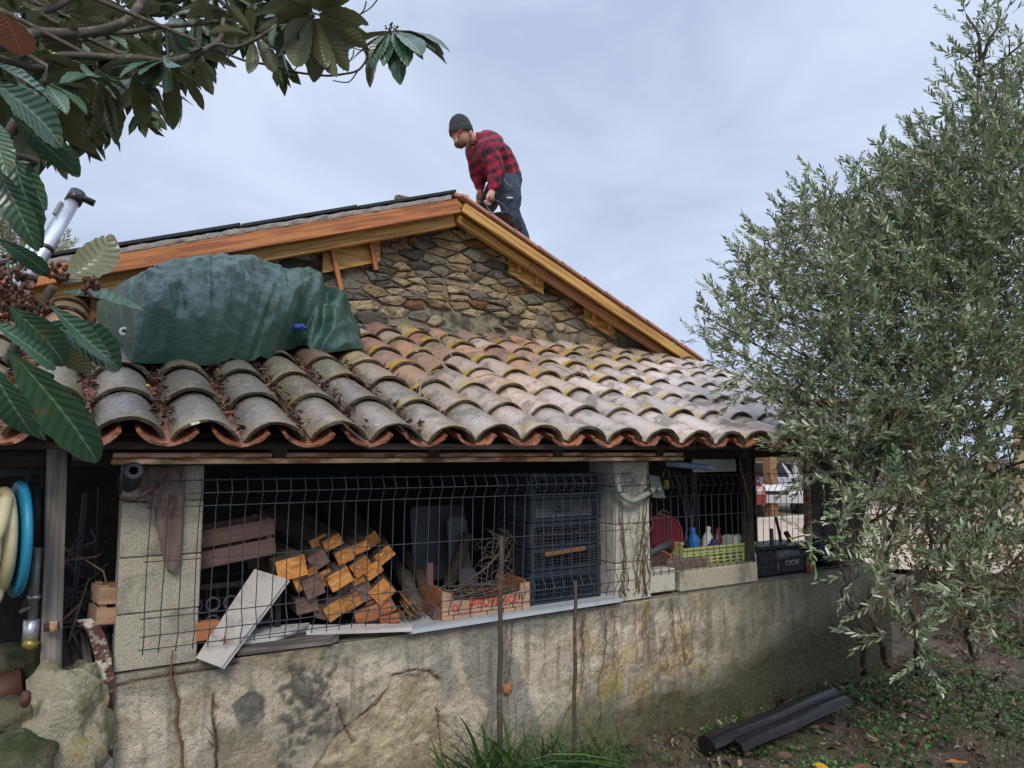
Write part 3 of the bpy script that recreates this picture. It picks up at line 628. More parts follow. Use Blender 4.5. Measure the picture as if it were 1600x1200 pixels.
def stone(name, outline, y0, dep, mat, par, seed, col):
    """one irregular stone: polygon outline (x, z) rounded into a bulging face"""
    r = random.Random(seed); n = len(outline); cx = sum(p[0] for p in outline) / n; cz = sum(p[1] for p in outline) / n
    vs = []; rings = ((1.0, 0), (.985, -.62), (.94, -.90), (.6, -1.0))
    for sc, d in rings:
        for (x, z) in outline:
            q = noise.noise(Vector((x * 26, z * 26, seed))) * .45 * (1 if d < -.7 else .4)
            vs.append((cx + (x - cx) * sc, y0 + .03 + d * dep * (1 + q) * (1 if d else 0) - (0 if d else 0), cz + (z - cz) * sc))
    fs = []
    for k in range(3):
        for i in range(n): j = (i + 1) % n; fs.append((k * n + i, k * n + j, (k + 1) * n + j, (k + 1) * n + i))
    vs.append((cx + r.uniform(-.3, .3) * .02, y0 + .03 - dep * r.uniform(.95, 1.15), cz)); c = len(vs) - 1
    for i in range(n): fs.append((3 * n + i, 3 * n + (i + 1) % n, c))
    m = MB().add(vs, fs, name != 'stone'); o = m.out(name, mat, par); o.color = (*col, 1); return o
def rounded(poly, k=2, amt=.22, jit=.004):
    P = [Vector((p[0], p[1])) for p in poly]
    out = []
    for i in range(len(P)):
        a, b_, c = P[i - 1], P[i], P[(i + 1) % len(P)]
        out.append(b_ + (a - b_) * amt); 
        if k > 1: out.append(b_ + ((a - b_) + (c - b_)) * amt * .28)
        out.append(b_ + (c - b_) * amt)
    return [(p.x + rnd.uniform(-jit, jit), p.y + rnd.uniform(-jit, jit)) for p in out]
ns = 0; AN = 2.9                                             # random rubble: stretched voronoi cells, joints raked out between them
seeds = []; tries = 0
while tries < 9000:
    tries += 1; x, z = rnd.uniform(.3, 4.35), rnd.uniform(2.46, 3.25)
    if z > rake(x) - .10: continue
    big_ = noise.noise(Vector((x * 1.7, z * 3.1, 6))); mind = .044 + .034 * big_ + (.024 if rnd.random() < .10 else 0)
    if all(math.hypot((x - sx_) / AN, z - sz_) > mind for sx_, sz_ in seeds): seeds.append((x, z))
def clip(P, px, pz, nx_, nz_):
    out = []
    for i in range(len(P)):
        a, b_ = P[i], P[(i + 1) % len(P)]; da = (a[0] - px) * nx_ + (a[1] - pz) * nz_; db = (b_[0] - px) * nx_ + (b_[1] - pz) * nz_
        if da <= 0: out.append(a)
        if (da < 0) != (db < 0) and abs(da - db) > 1e-9: t = da / (da - db); out.append((a[0] + (b_[0] - a[0]) * t, a[1] + (b_[1] - a[1]) * t))
    return out
S2 = [(x / AN, z + .01 * math.sin(x * 3)) for x, z in seeds]
for i, (sx_, sz_) in enumerate(S2):
    P = [(sx_ - .14, sz_ - .14), (sx_ + .14, sz_ - .14), (sx_ + .14, sz_ + .14), (sx_ - .14, sz_ + .14)]
    for j, (tx, tz) in enumerate(S2):
        if i == j or abs(tx - sx_) > .28 or abs(tz - sz_) > .28: continue
        dx, dz = tx - sx_, tz - sz_; l_ = math.hypot(dx, dz); P = clip(P, sx_ + dx / 2 - dx / l_ * .0035, sz_ + dz / 2 - dz / l_ * .0035, dx / l_, dz / l_)
        if not P: break
    if len(P) < 3: continue
    P = [(x * AN, z) for x, z in P]
    if any(z > rake(x) - .085 for x, z in P): 
        P = clip(P, RX, RZ - .085, SR, 1) if sx_ * AN > RX else clip(P, RX, RZ - .085, -SLF, 1)
        if len(P) < 3: continue
    cx, cz = sum(p[0] for p in P) / len(P), sum(p[1] for p in P) / len(P)
    if cz < 2.60 and rnd.random() < .5 * sm(2.60, 2.5, cz) + .15: continue
    # drop tiny edges, round the corners a little, roughen
    Q = [P[k] for k in range(len(P)) if math.hypot(P[k][0] - P[k - 1][0], P[k][1] - P[k - 1][1]) > .008]
    if len(Q) < 3: continue
    Q = rounded(Q, 1, .09, .004)
    n = fbm(cx * 1.3, cz * 2.0, 14); dark = (.17, .15, .12); cream = (.66, .53, .33); tan = (.50, .37, .21); gry = (.32, .29, .235)
    k = sm(-.30, .15, n + .10 * (cx - 1.9)); c = rnd.choice((dark, gry, tan, dark)) if rnd.random() > k else rnd.choice((cream, tan, cream, gry))
    if rnd.random() < .04: c = (.36, .17, .08)
    stone('stone', Q, GY, rnd.uniform(.034, .062), M['stone'], gable, ns, lerp(c, tuple(v * .7 for v in c), rnd.random())); ns += 1
for (a, b_) in ((626, 381), (644, 375)):                              # two round reddish cobbles
    p = PY(a, b_, GY); stone('cobble', [(p.x + .036 * math.cos(t * .7), p.z + .024 * math.sin(t * .7)) for t in range(9)], GY - .01, .045, M['stone'], gable, 900 + a, (.42, .18, .08))
# rough mortar skirt where the tiles meet the gable
V = []; xs = np.arange(-.9, 4.42, .02)
for j in range(9):
    for x in xs: z = 2.30 + .024 * j + (.05 * fbm(x * 2.5, 0, 3) if j > 5 else 0); V.append((x, GY - .045 + .012 * j * (j > 5) - .02 * fbm(x * 8, z * 8, 2) + (.0 if j > 1 else -.01), z))
nx = len(xs); F = [(j * nx + i, j * nx + i + 1, (j + 1) * nx + i + 1, (j + 1) * nx + i) for j in range(8) for i in range(nx - 1)]
npmesh('mortar_skirt', V, F, M['skirt'], gable, smooth=True)

# ================================================================== UPPER ROOF
up = thing('gable_roof', 'upper gabled roof with new orange fascia boards above the stone gable', 'roof', (RX, 4.2, 2.3))
FY = 4.235
def rk(x, dz, y): return Vector((x, y, rake(x) + dz))
# right slope : thick yellow fascia and pinkish rafter below it
dn = .055
bar('fascia_board', rk(RX + .02, -.050, FY), rk(4.36, -.046, FY), .03, .070, M['yellow_wood'], up)
bar('fascia_board', rk(RX - .02, -.050, FY - .005), rk(-1.0, -.050, FY - .005), .035, .095, M['orange_wood'], up)
bar('rake_rafter', rk(RX + .02, -.108, FY + .085), rk(2.75, -.104, FY + .085), .05, .055, M['yellow_wood'], up)
bar('rake_rafter', rk(2.755, -.102, FY + .085), rk(4.30, -.096, FY + .085), .05, .050, M['pink_wood'], up)
bar('rake_rafter', rk(RX - .02, -.132, FY + .075), rk(-1.0, -.132, FY + .075), .05, .080, M['yellow_wood'], up)
# soffit plates with battens under the purlin ends
def slope_plate(x0, x1, sgn, dz0, dz1, battens, ext=None):
    y = GY - .055; t_ = .02
    m = MB(); c = [Vector((x0, y, rake(x0) + dz0)), Vector((x1, y, rake(x1) + dz0)), Vector((x1, y, rake(x1) + dz1)), Vector((x0, y, rake(x0) + dz1))]
    m.slab(c, t_, Vector((0, 1, 0))); pt = m.out('purlin_plate', M['yellow_wood'], up)
    for (xb, l0, l1, tilt) in battens:
        bar('batten', (xb, y - .016, rake(xb) + l0), (xb + tilt, y - .016, rake(xb) + l1), .03, .026, M['pink_wood'] if sgn > 0 else M['orange_wood'], pt, up=(0, 1, 0))
slope_plate(2.63, 2.93, 1, -.09, -.205, [(2.70, -.105, -.17, .0), (2.86, -.105, -.17, .0)])
slope_plate(3.32, 3.62, 1, -.08, -.195, [(3.39, -.095, -.16, .0), (3.55, -.095, -.16, .0)])
slope_plate(1.25, 1.63, -1, -.16, -.30, [(1.30, -.16, -.42, .07), (1.55, -.13, -.34, .05)])
slope_plate(.72, .98, -1, -.16, -.30, [(.78, -.16, -.26, 0)])
slope_plate(.0, .3, -1, -.16, -.30, [(.06, -.16, -.26, 0)])
# roof slabs behind
def rslab(x0, x1, dz, y0, y1, th, name, mat):
    m = MB(); c = [(x0, y0, rake(x0) + dz), (x1, y0, rake(x1) + dz), (x1, y1, rake(x1) + dz), (x0, y1, rake(x0) + dz)]
    m.slab(c, -th, Vector((0, 0, 1))); return m.out(name, mat, up)
rslab(RX - .001, -1.05, -.006, FY + .03, 9.4, .035, 'roof_deck', M['yellow_wood']); rslab(RX + .001, 4.4, -.006, FY + .03, 9.4, .035, 'roof_deck', M['yellow_wood'])
# mortar bed and dark edge trim on the left slope
V = []; xs = np.arange(-1.0, 2.06, .018); nx = len(xs)
for j, (y, h) in enumerate(((FY - .022, .002), (FY - .026, .024), (FY + .0, .040), (FY + .10, .046), (FY + .3, .04))):
    for x in xs: V.append((x, y + .012 * fbm(x * 14, j * 2, 1), rake(x) + h + (.009 * fbm(x * 11, j * 3, 2) if 0 < j < 3 else 0)))
F = [(j * nx + i, j * nx + i + 1, (j + 1) * nx + i + 1, (j + 1) * nx + i) for j in range(4) for i in range(nx - 1)]
npmesh('mortar_bed', V, F, M['grout'], up, smooth=True)
for (x0, x1) in ((2.10, 1.42), (1.41, .73), (.72, .05), (.04, -.63), (-.64, -1.0)):
    bar('edge_trim', rk(x0, .058, FY + .06), rk(x1, .050 if x1 > .5 else .052, FY + .06), .16, .020, M['dark_metal'], up)
# pink clay tiles on the right slope
for k in range(11):
    x0 = RX + .0 + k * .205; x1 = x0 + .23
    for j in range(2):
        y0 = FY - .03 + j * .22
        bar('verge_tile', rk(x0, .018 + .006, y0 + .11), rk(x1, .018 + .0, y0 + .11), .215, .022, M['pink_tile'], up, bev=.006)
for k in range(16): bar('ridge_tile', (RX, FY + .02 + k * .32, RZ + .035), (RX, FY + .02 + k * .32 + .34, RZ + .028), .16, .03, M['pink_tile'], up, bev=.012)

# ================================================================== WIRE MESH PANELS
def fence(name, label, x0, x1, Yf, z0, z1, hz, folds, sp=.05, skew=0, zs=0, bot=None, r=.0020):
    """hz: heights of the horizontal wires; folds: (centre height, half height, outward depth)"""
    t = thing(name, label, 'wire mesh', ((x0 + x1) / 2, Yf, z0))
    def off(z):
        for zc, hh, d in folds:
            if abs(z - zc) < hh: return -d * (1 - abs(z - zc) / hh)
        return 0
    zz = sorted(set([z0, z1] + [zc + k * hh for zc, hh, d in folds for k in (-1, 0, 1)] + [z0 + (z1 - z0) * k / 8 for k in range(9)])); zz = [z for z in zz if z0 <= z <= z1]
    n = int((x1 - x0) / sp); mesh = None
    for i in range(n + 1):
        x = x0 + i * sp + rnd.uniform(-.001, .001)
        pts = [(x + skew * (z1 - z) + .002 * math.sin(i * 2 + z * 9), Yf + off(z) + .006 * math.sin(x * 3 + z * 4), z + zs * (x - x0)) for z in zz]
        MB().tube(pts, r, 5).out('vertical_wire', M['wire'], t)
    for z in hz:
        pts = [(x0 - .012 + (x1 - x0 + .024) * k / 14 + skew * (z1 - z), Yf + off(z) - r * 1.6 + .006 * math.sin((x0 + (x1 - x0) * k / 14) * 3 + z * 4), z + zs * (x1 - x0) * k / 14) for k in range(15)]
        MB().tube(pts, r, 5).out('horizontal_wire', M['wire'], t)
    return t
# left panel hangs in front of the first bay, lower corner reaches over the block pillar
fence('wire_mesh_panel', 'large dark folded wire mesh panel across the firewood bay', .205, 2.23, 2.64, .945, 1.512, [.962, 1.010, 1.060, 1.240, 1.415, 1.460, 1.502], [(1.010, .045, .028), (1.460, .045, .028)], skew=-.015, zs=-.004)
fence('wire_mesh_panel', 'dark folded wire mesh panel at the right bay in front of the basket of bottles', 2.46, 4.25, 2.74, .935, 1.48, [.953, 1.002, 1.05, 1.261, 1.367, 1.42, 1.47], [(1.002, .045, .025), (1.42, .045, .025)])

# ================================================================== SILL BOARDS, FIREWOOD
def board4(name, label, cat, c, th, mat, up=None, group=None):
    m = MB(); m.slab(c, th, up); o = m.out(name, mat); return tagp(o, label, cat, group)
z = TOPZ + .006
board4('sill_board', 'long thin white painted board lying along the wall top under the crates', 'board', [(1.14, 2.655, z), (2.21, 2.655, z + .01), (2.21, 2.97, z + .01), (1.03, 2.97, z)], .016, M['blue_white'], Vector((0, 0, 1)))
board4('plank', 'thin weathered pinkish plank under the timber stack, split at its end', 'plank', [(.75, 2.73, z + .03), (1.14, 2.645, z + .012), (1.17, 2.70, z + .014), (.78, 2.80, z + .036)], .014, M['white_paint'], Vector((0, 0, 1)))
board4('plank', 'thick grey weathered plank with a broken end lying on the wall top', 'plank', [(.50, 2.69, z), (.83, 2.675, z), (.865, 2.70, z), (.86, 2.79, z), (.50, 2.82, z)], .026, M['old_board'], Vector((0, 0, 1)))
for k, lab in enumerate(('lower of two white planks behind the leaning rusty white board', 'upper of two white planks behind the leaning rusty white board')):
    board4('plank', lab, 'plank', [(.44 + .03 * k, 2.72, z + .029 + k * .016), (.64 + .05 * k, 2.715, z + .029 + k * .016), (.78, 2.80, z + .029 + k * .016), (.5, 2.85, z + .029 + k * .016)], .013, M['white_paint'], Vector((0, 0, 1)))
# leaning white board with rust stains
c = [PY(306, 1028, 2.650), PY(346, 1043, 2.640), PY(450, 905, 2.725), PY(398, 889, 2.745)]
nrm = (c[1] - c[0]).cross(c[2] - c[1]).normalized(); nrm = nrm if nrm.y > 0 else -nrm
o = thing('white_board', 'white painted board with peeling rusty patch leaning in the left corner of the firewood bay', 'board', c[0])
MB().slab(c, .010, nrm).out('board_face', M['peeling'], o)
c2 = [p + nrm * .012 + (c[1] - c[0]).normalized() * .012 for p in c]; MB().slab(c2, .010, nrm).out('board_face', M['white_paint'], o)
# squared timbers
TB = [(456, 888, .090, .066, -12, 'widest timber with orange end at the upper left of the stack', 0),
      (490, 917, .060, .066, -20, 'timber end with dark orange face tucked behind the leaning white board', 0),
      (479, 905, .080, .052, -25, 'timber with bright splintered end just right of the widest one', .02),
      (480, 946, .068, .048, -8, 'low timber with a ragged pale orange end left of the dark gap', .03),
      (498, 876, .060, .050, -30, 'dark brown timber with a dirty end in the upper middle of the stack', .05),
      (531, 905, .076, .056, -28, 'timber with clean orange end in the very middle of the stack', .02),
      (520, 848, .064, .040, -25, 'timber with a short yellow end at the top left of the stack', .08),
      (539, 869, .058, .048, -25, 'timber directly under the top left yellow end', .06),
      (561, 857, .068, .036, -20, 'timber at the very top of the stack with a frayed yellow end', .08),
      (565, 886, .066, .050, -35, 'timber with upright orange end right of the middle', .05),
      (583, 892, .060, .044, -35, 'timber with small square orange end under the right top one', .04),
      (601, 868, .064, .044, -38, 'timber with clean orange end at the upper right of the stack', .06),
      (597, 925, .070, .066, -42, 'timber standing on its corner with diamond orange end at the right', .02),
      (524, 953, .066, .052, -30, 'rough split timber with splintered end at the bottom middle', .01),
      (550, 940, .060, .048, -30, 'splintered orange timber end beside the bottom middle one', .03),
      (507, 957, .060, .045, 20, 'dark dirty timber end at the bottom left of the middle gap', .05),
      (566, 929, .066, .056, -20, 'dark brown timber end in the middle of the right half', .04),
      (574, 961, .080, .050, -15, 'reddish timber end lying at the bottom of the stack, left one', .03),
      (603, 950, .060, .050, -30, 'reddish timber end right above the lowest one', .03),
      (609, 968, .066, .034, -10, 'lowest reddish timber half buried at the bottom right', .02)]
TB += [(505, 905, .062, .05, -22, 'timber with an orange end squeezed between the bright splintered one and the middle one', .06), (560, 912, .058, .048, -30, 'timber with a dull orange end low in the middle of the right half', .07),
       (586, 945, .058, .046, -35, 'timber with reddish end between the lowest two at the right', .05), (540, 925, .056, .044, -25, 'dirty timber end just left of the dark brown one', .07), (580, 845, .06, .045, -35, 'set back timber with small orange end at the top right', .12), (500, 850, .06, .05, -22, 'set back timber end with torn fibres at the top left', .14)]
for (px, py, wd, ht, roll, lab, dy) in TB:
    p = PY(px, py, 2.755 + dy); k = (px - 450) / 150.0
    q = PY(128 + 300 * k, 705 - 95 * k, 40.0); d = (q - p).normalized(); d = (d + Vector((rnd.uniform(-.02, .02), 0, rnd.uniform(-.015, .015)))).normalized()
    ln = rnd.uniform(.85, 1.15)
    t = thing('timber', lab, 'timber', p, 'squared timbers stacked in the firewood bay')
    dark = 'dark' in lab or 'dirty' in lab
    wd *= 1.24; ht *= 1.24; b = bar('shaft', p + d * .004, p + d * ln, wd, ht, M['timber_side'], t, roll=R(roll), bev=.004, warp=.0015)
    m = MB(); n = 5; vs = []
    for a in range(n):
        for b_ in range(n): vs.append((rnd.uniform(-.002, .003) - (.004 if 'splint' in lab or 'frayed' in lab else 0) * rnd.random(), (a / (n - 1) - .5) * (wd - .004), (b_ / (n - 1) - .5) * (ht - .004)))
    m.add(vs, [(a * n + b_, a * n + b_ + 1, (a + 1) * n + b_ + 1, (a + 1) * n + b_) for a in range(n - 1) for b_ in range(n - 1)])
    M_ = frame(p, p + d, roll=R(roll)); link('sawn_end', m.mesh('sawn_end', M['mauve_wood'] if dark else (M['terracotta'] if 'reddish' in lab else M['sawn_end'])), t, M_)
# split log and charred log to the right
def log(name, lab, p, q, r, mat, cat='log'):
    pts = bez([p, Vector(p).lerp(Vector(q), .35) + Vector((.01, 0, .012)), Vector(p).lerp(Vector(q), .7), q], 4)
    m = MB().tube(pts, [r * (1 + .12 * math.sin(i * 1.7)) for i in range(len(pts))], 9); m.v = [(x + .006 * noise.noise(Vector((x * 40, y * 40, z_ * 40))), y, z_ + .006 * noise.noise(Vector((x * 40, y * 40 + 9, z_ * 40)))) for x, y, z_ in m.v]
    return tagp(m.out(name, mat), lab, cat)
log('split_log', 'long grey log with a shredded charred end at the right edge of the timber stack', PY(648, 950, 2.78), PY(610, 862, 3.55), .036, M['bark'])
m = MB()
for k in range(14):
    p = PY(638 + rnd.uniform(-10, 14), 950 + rnd.uniform(-14, 14), 2.765); m.tube([p + Vector((0, .06, .02)), p, p + Vector((rnd.uniform(-.01, .015), -.03, -.02 * rnd.random()))], [.006, .005, .001], 4)
tagp(m.out('bark_shreds', M['sawn_end']), 'shreds of torn bark at the charred end of the grey log', 'bark', kind='stuff')
log('log', 'grey log leaning behind the charred one, near the grey plastic sheet', PY(668, 935, 2.9), PY(628, 856, 3.4), .03, M['timber_side'])
bar('timber_offcut', PY(690, 961, 2.735), PY(676, 948, 2.88), .062, .052, M['mauve_wood'], None, roll=.3); tagp(S.objects['timber_offcut'], 'short brown square offcut left of the lettered fruit crate', 'offcut')
bar('timber_offcut', PY(672, 925, 2.86), PY(672, 880, 2.9), .03, .03, M['brown_pot'], None); tagp(S.objects['timber_offcut.001'], 'small upright reddish stick end behind the short offcut', 'offcut')
# grey plastic sheets leaning in the dark behind the crate
def rsheet(name, lab, cat, c0, wd, ht, mat, lean=.2, yaw=0, rad=.03, th=.012):
    P = []
    for (sx, sz, a0) in ((1, 1, 0), (-1, 1, 90), (-1, -1, 180), (1, -1, 270)):
        for k in range(5): a = R(a0 + k * 22.5); P.append((sx * (wd / 2 - rad) + rad * math.cos(a), ht / 2 + sz * (ht / 2 - rad) + rad * math.sin(a)))
    P.reverse(); m = MB().prism(P, th); o = link(name, m.mesh(name, mat), None, Matrix.Translation(c0) @ Matrix.Rotation(yaw, 4, 'Z') @ Matrix.Rotation(-lean, 4, 'X')); return tagp(o, lab, cat)
rsheet('plastic_tray', 'dim grey plastic panel with rounded corners leaning in the back of the firewood bay', 'panel', PY(690, 905, 3.25), .30, .36, M['slate_plastic'], .15)
rsheet('plastic_tray', 'narrow slanted grey panel beside the rounded one in the dark', 'panel', PY(722, 905, 3.15), .12, .30, M['grey_plastic'], .15, .2)
rsheet('plastic_tray', 'small grey lid standing just behind the lettered fruit crate', 'lid', PY(735, 918, 3.0), .10, .09, M['slate_plastic'], .3, .1)
bar('dark_plank', PY(700, 915, 3.1), PY(702, 835, 3.1) + Vector((.1, 0, 0)), .03, .05, M['dark_wood'], None); tagp(S.objects['dark_plank'], 'dark plank leaning across the grey plastic panel', 'plank')

# ---- lettered fruit crate
def W3(x, y, z): return Vector((x, y, z))
x0, x1, yf, yb, zb, zt = 1.302, 1.728, 2.712, 2.94, .905, 1.022
t = thing('fruit_crate', 'open wooden fruit crate with red lettering full of twigs', 'crate', ((x0 + x1) / 2, (yf + yb) / 2, zb))
fp = [(0, 0), (x1 - x0, 0), (x1 - x0, zt - zb), (x1 - x0 - .045, zt - zb - .004), (x1 - x0 - .05, .082), (x1 - x0 - .2, .066), (.2, .062), (.05, .076), (.04, .108), (0, zt - zb)]
MB().prism(fp, .010, Matrix.Translation((x0, yf, zb))).out('front_panel', M['crate_wood'], t)
MB().prism(fp, .010, Matrix.Translation((x0, yb - .01, zb))).out('rear_panel', M['crate_inside'], t)
for x in (x0 - .001, x1 - .013):
    P = [(.0, 0), (yb - yf - .022, 0), (yb - yf - .022, .115), (.16, .125), (.06, .125), (.0, .115)]
    M_ = Matrix.Translation((x, yf + .011, zb)) @ Matrix.Rotation(R(90), 4, 'Z'); MB().prism([(a, b) for a, b in P], -.014, M_).out('end_panel', M['crate_inside'], t)
MB().box((x1 - x0 - .03, yb - yf - .03, .008), Matrix.Translation(((x0 + x1) / 2, (yf + yb) / 2, zb + .01))).out('bottom', M['crate_inside'], t)
def text(body, size, mat, M_, par, name='lettering', ext=.0006, shear=0, offset=0):
    c = bpy.data.curves.new('lettering', 'FONT'); c.body = body; c.size = size; c.extrude = ext; c.align_x = 'CENTER'; c.align_y = 'CENTER'; c.offset = offset; c.resolution_u = 3
    o = bpy.data.objects.new('tmp', c); COL.objects.link(o); bpy.context.view_layer.update()
    me = bpy.data.meshes.new_from_object(o.evaluated_get(bpy.context.evaluated_depsgraph_get())); bpy.data.objects.remove(o); bpy.data.curves.remove(c)
    me.materials.clear(); me.materials.append(mat); me.name = name
    if shear: 
        for v in me.vertices: v.co.x += shear * v.co.y
    return link(name, me, par, M_)
RX90 = Matrix.Rotation(R(90), 4, 'X')
fr = S.objects['front_panel']
text('P', .074, M['red_ink'], Matrix.Translation((x0 + .138, yf - .0016, zb + .046)) @ RX90, fr, offset=.0012)
text('ROVENCE', .046, M['red_ink'], Matrix.Translation((x0 + .262, yf - .001, zb + .052)) @ RX90 @ Matrix.Diagonal((.98, 1, 1, 1)), fr, offset=.0010)
m = MB()
for k in range(60):
    x = x0 + .045 + k * .0056; m.box((.0035, .0008, .002 + .0015 * (k % 3)), Matrix.Translation((x, yf - .0008, zb + .018)), 0)
for x in (.05, .13, .21, .29, .35, .385): m.box((.004, .0008, .018), Matrix.Translation((x0 + x, yf - .0009, zb + .010)), 0)
m.out('printed_border', M['flat_black'], fr)
m = MB()
for k in range(7): m.box((.010, .0008, .008), Matrix.Translation((x0 + .058 + .012 * math.cos(k * .9), yf - .0008, zb + .044 + .012 * math.sin(k * .9))) @ Matrix.Rotation(k * .9, 4, 'Y'), 0)
m.out('printed_rosette', M['red_ink'], fr)
for dx in (.372, .385):
    m = MB().tube([(x0 + dx, yf - .001, zb + .078), (x0 + dx - .002, yf - .001, zb + .06), (x0 + dx, yf - .001, zb + .045)], [.0008, .004, .0012], 6, smooth=False); m.out('printed_olive', M['flat_black'], fr)
m = MB()
for k in range(70):
    a = Vector((rnd.uniform(x0 + .04, x1 - .05), rnd.uniform(yf + .03, yb - .03), zb + rnd.uniform(.04, .10))); d = Vector((rnd.uniform(-1, 1), rnd.uniform(-.5, .5), rnd.uniform(-.15, .15))).normalized() * rnd.uniform(.05, .1)
    p2 = a - d; p3 = a + d; p2.x = max(x0 + .02, min(x1 - .02, p2.x)); p3.x = max(x0 + .02, min(x1 - .02, p3.x)); p2.y = max(yf + .015, min(yb - .02, p2.y)); p3.y = max(yf + .015, min(yb - .02, p3.y))
    m.tube([p2, a + Vector((0, 0, .008)), p3], [.0035, .003, .002], 4)
tagp(m.out('kindling', M['twig']), 'grey kindling twigs lying in the lettered fruit crate', 'kindling', kind='stuff')
tagp(rod('branch', bez([W3(1.44, 2.84, 1.01), W3(1.58, 2.86, 1.07), W3(1.68, 2.9, 1.13), W3(1.74, 2.92, 1.19)]), [.006] * 19, M['twig']), 'thin grey branch sticking up to the right out of the fruit crate', 'branch')

# ---- stacked black crates with lattice sides
def lattice(m, ax, w_, h_, M_, nx, nz, t_=.004, bw=.004):
    m.box((w_, t_ * 2, .02), M_ @ Matrix.Translation((0, 0, h_ - .01)), .002); m.box((w_, t_ * 2, .014), M_ @ Matrix.Translation((0, 0, .007)), .002)
    for k in range(2): m.box((.022, t_ * 2, h_ - .034), M_ @ Matrix.Translation(((k - .5) * (w_ - .022), 0, h_ / 2 - .003)), .002)
    for k in range(nx): m.box((bw, t_, h_ - .034), M_ @ Matrix.Translation((-w_ / 2 + .022 + (w_ - .044) * (k + .5) / nx, 0, h_ / 2 - .003)), .0005)
    for k in range(nz): m.box((w_ - .044, t_ * .8, bw), M_ @ Matrix.Translation((0, 0, .014 + (h_ - .034) * (k + .5) / nz)), .0005)
def plastic_crate(lab, c, w_, d_, h_, mat, nx=22, nz=5, rz=0, group=None):
    t = thing('plastic_crate', lab, 'crate', c, group); B = Matrix.Translation(c) @ Matrix.Rotation(rz, 4, 'Z')
    for k, (dx, dy, a, ww) in enumerate(((0, -d_ / 2 + .004, 0, w_), (0, d_ / 2 - .004, 0, w_), (-w_ / 2 + .004, 0, 90, d_ - .02), (w_ / 2 - .004, 0, 90, d_ - .02))):
        m = MB(); lattice(m, 0, ww, h_, B @ Matrix.Translation((dx, dy, 0)) @ Matrix.Rotation(R(a), 4, 'Z'), nx if k < 2 else int(nx * d_ / w_), nz); m.out('lattice_side', mat, t)
    MB().box((w_ - .02, d_ - .02, .006), B @ Matrix.Translation((0, 0, .006)), .001).out('bottom', mat, t)
    return t
cz = .905; sp_ = []
labs = ['bottom blue-black lattice crate of the tall stack beside the pale pillar', 'second blue-black crate from the bottom of the tall stack, full of sticks',
        'third blue-black crate from the bottom of the tall stack, packed with dark twigs', 'fourth blue-black crate of the tall stack with a pale basket inside', 'topmost dark crate of the tall stack, full of dry stems under the lintel']
hh = [.150, .105, .115, .105, .12]
for k, h_ in enumerate(hh):
    plastic_crate(labs[k], Vector((1.955 + .004 * (k % 2), 2.90, cz)), .40, .30, h_ - .004, M['crate_blue'], 26 if k in (0, 3) else 16, 5, group='blue-black crates in the tall stack'); sp_.append(cz); cz += h_
def sticks(name, lab, x0, x1, y0, y1, z0, z1, n, mat, r=.003, el=.2, ln=.2):
    m = MB()
    for k in range(n):
        a = Vector((rnd.uniform(x0, x1), rnd.uniform(y0, y1), rnd.uniform(z0, z1))); d = Vector((rnd.uniform(-1, 1), rnd.uniform(-.7, .7), rnd.uniform(-el, el))).normalized() * ln * rnd.uniform(.4, 1) / 2
        e = [a - d, a + Vector((0, 0, rnd.uniform(-.008, .008))), a + d]
        e = [Vector((max(x0, min(x1, p.x)), max(y0, min(y1, p.y)), max(z0, min(z1, p.z)))) for p in e]
        if (e[2] - e[0]).length > .02: m.tube(e, [r, r * .9, r * .6], 4)
    return tagp(m.out(name, mat), lab, 'sticks', kind='stuff')
for k, (mt, n, nm) in enumerate((('twig', 60, 'sticks heaped in the second crate of the tall stack'), ('twig', 90, 'dark twigs packed in the third crate of the tall stack'), ('twig', 60, 'dry stems filling the top crate under the lintel'))):
    i = (1, 2, 4)[k]; sticks('dry_sticks', nm, 1.785, 2.13, 2.775, 3.0, sp_[i] + .015, sp_[i] + hh[i] - .012, n, M[mt])
plastic_crate('pale cream basket standing inside the fourth crate of the tall stack', Vector((1.965, 2.90, sp_[3] + .014)), .33, .24, .08, M['white_plastic'], 22, 4)
for k, nm in enumerate(('brown board scrap on the pale basket in the tall stack', 'second board scrap crossing the brown one on the pale basket')):
    bar('board_scrap', (1.84 + .03 * k, 2.80 + .05 * k, sp_[3] + .101 + .014 * k), (2.08, 2.82, sp_[3] + .108 + .009 * k), .06, .008, M['mauve_wood'], None); tagp(S.objects['board_scrap' + ('' if k == 0 else '.001')], nm, 'board')
bar('bark_strip', (1.83, 2.742, sp_[1] + .075), (2.06, 2.744, sp_[1] + .088), .014, .02, M['twig_red'], None); tagp(S.objects['bark_strip'], 'reddish bark strip poking from the second crate of the tall stack', 'bark')
sticks('dry_sticks', 'loose thorny twigs between the lettered crate and the tall crate stack', 1.60, 1.77, 2.86, 3.0, .96, 1.24, 46, M['twig'], .0025, .8, .2)
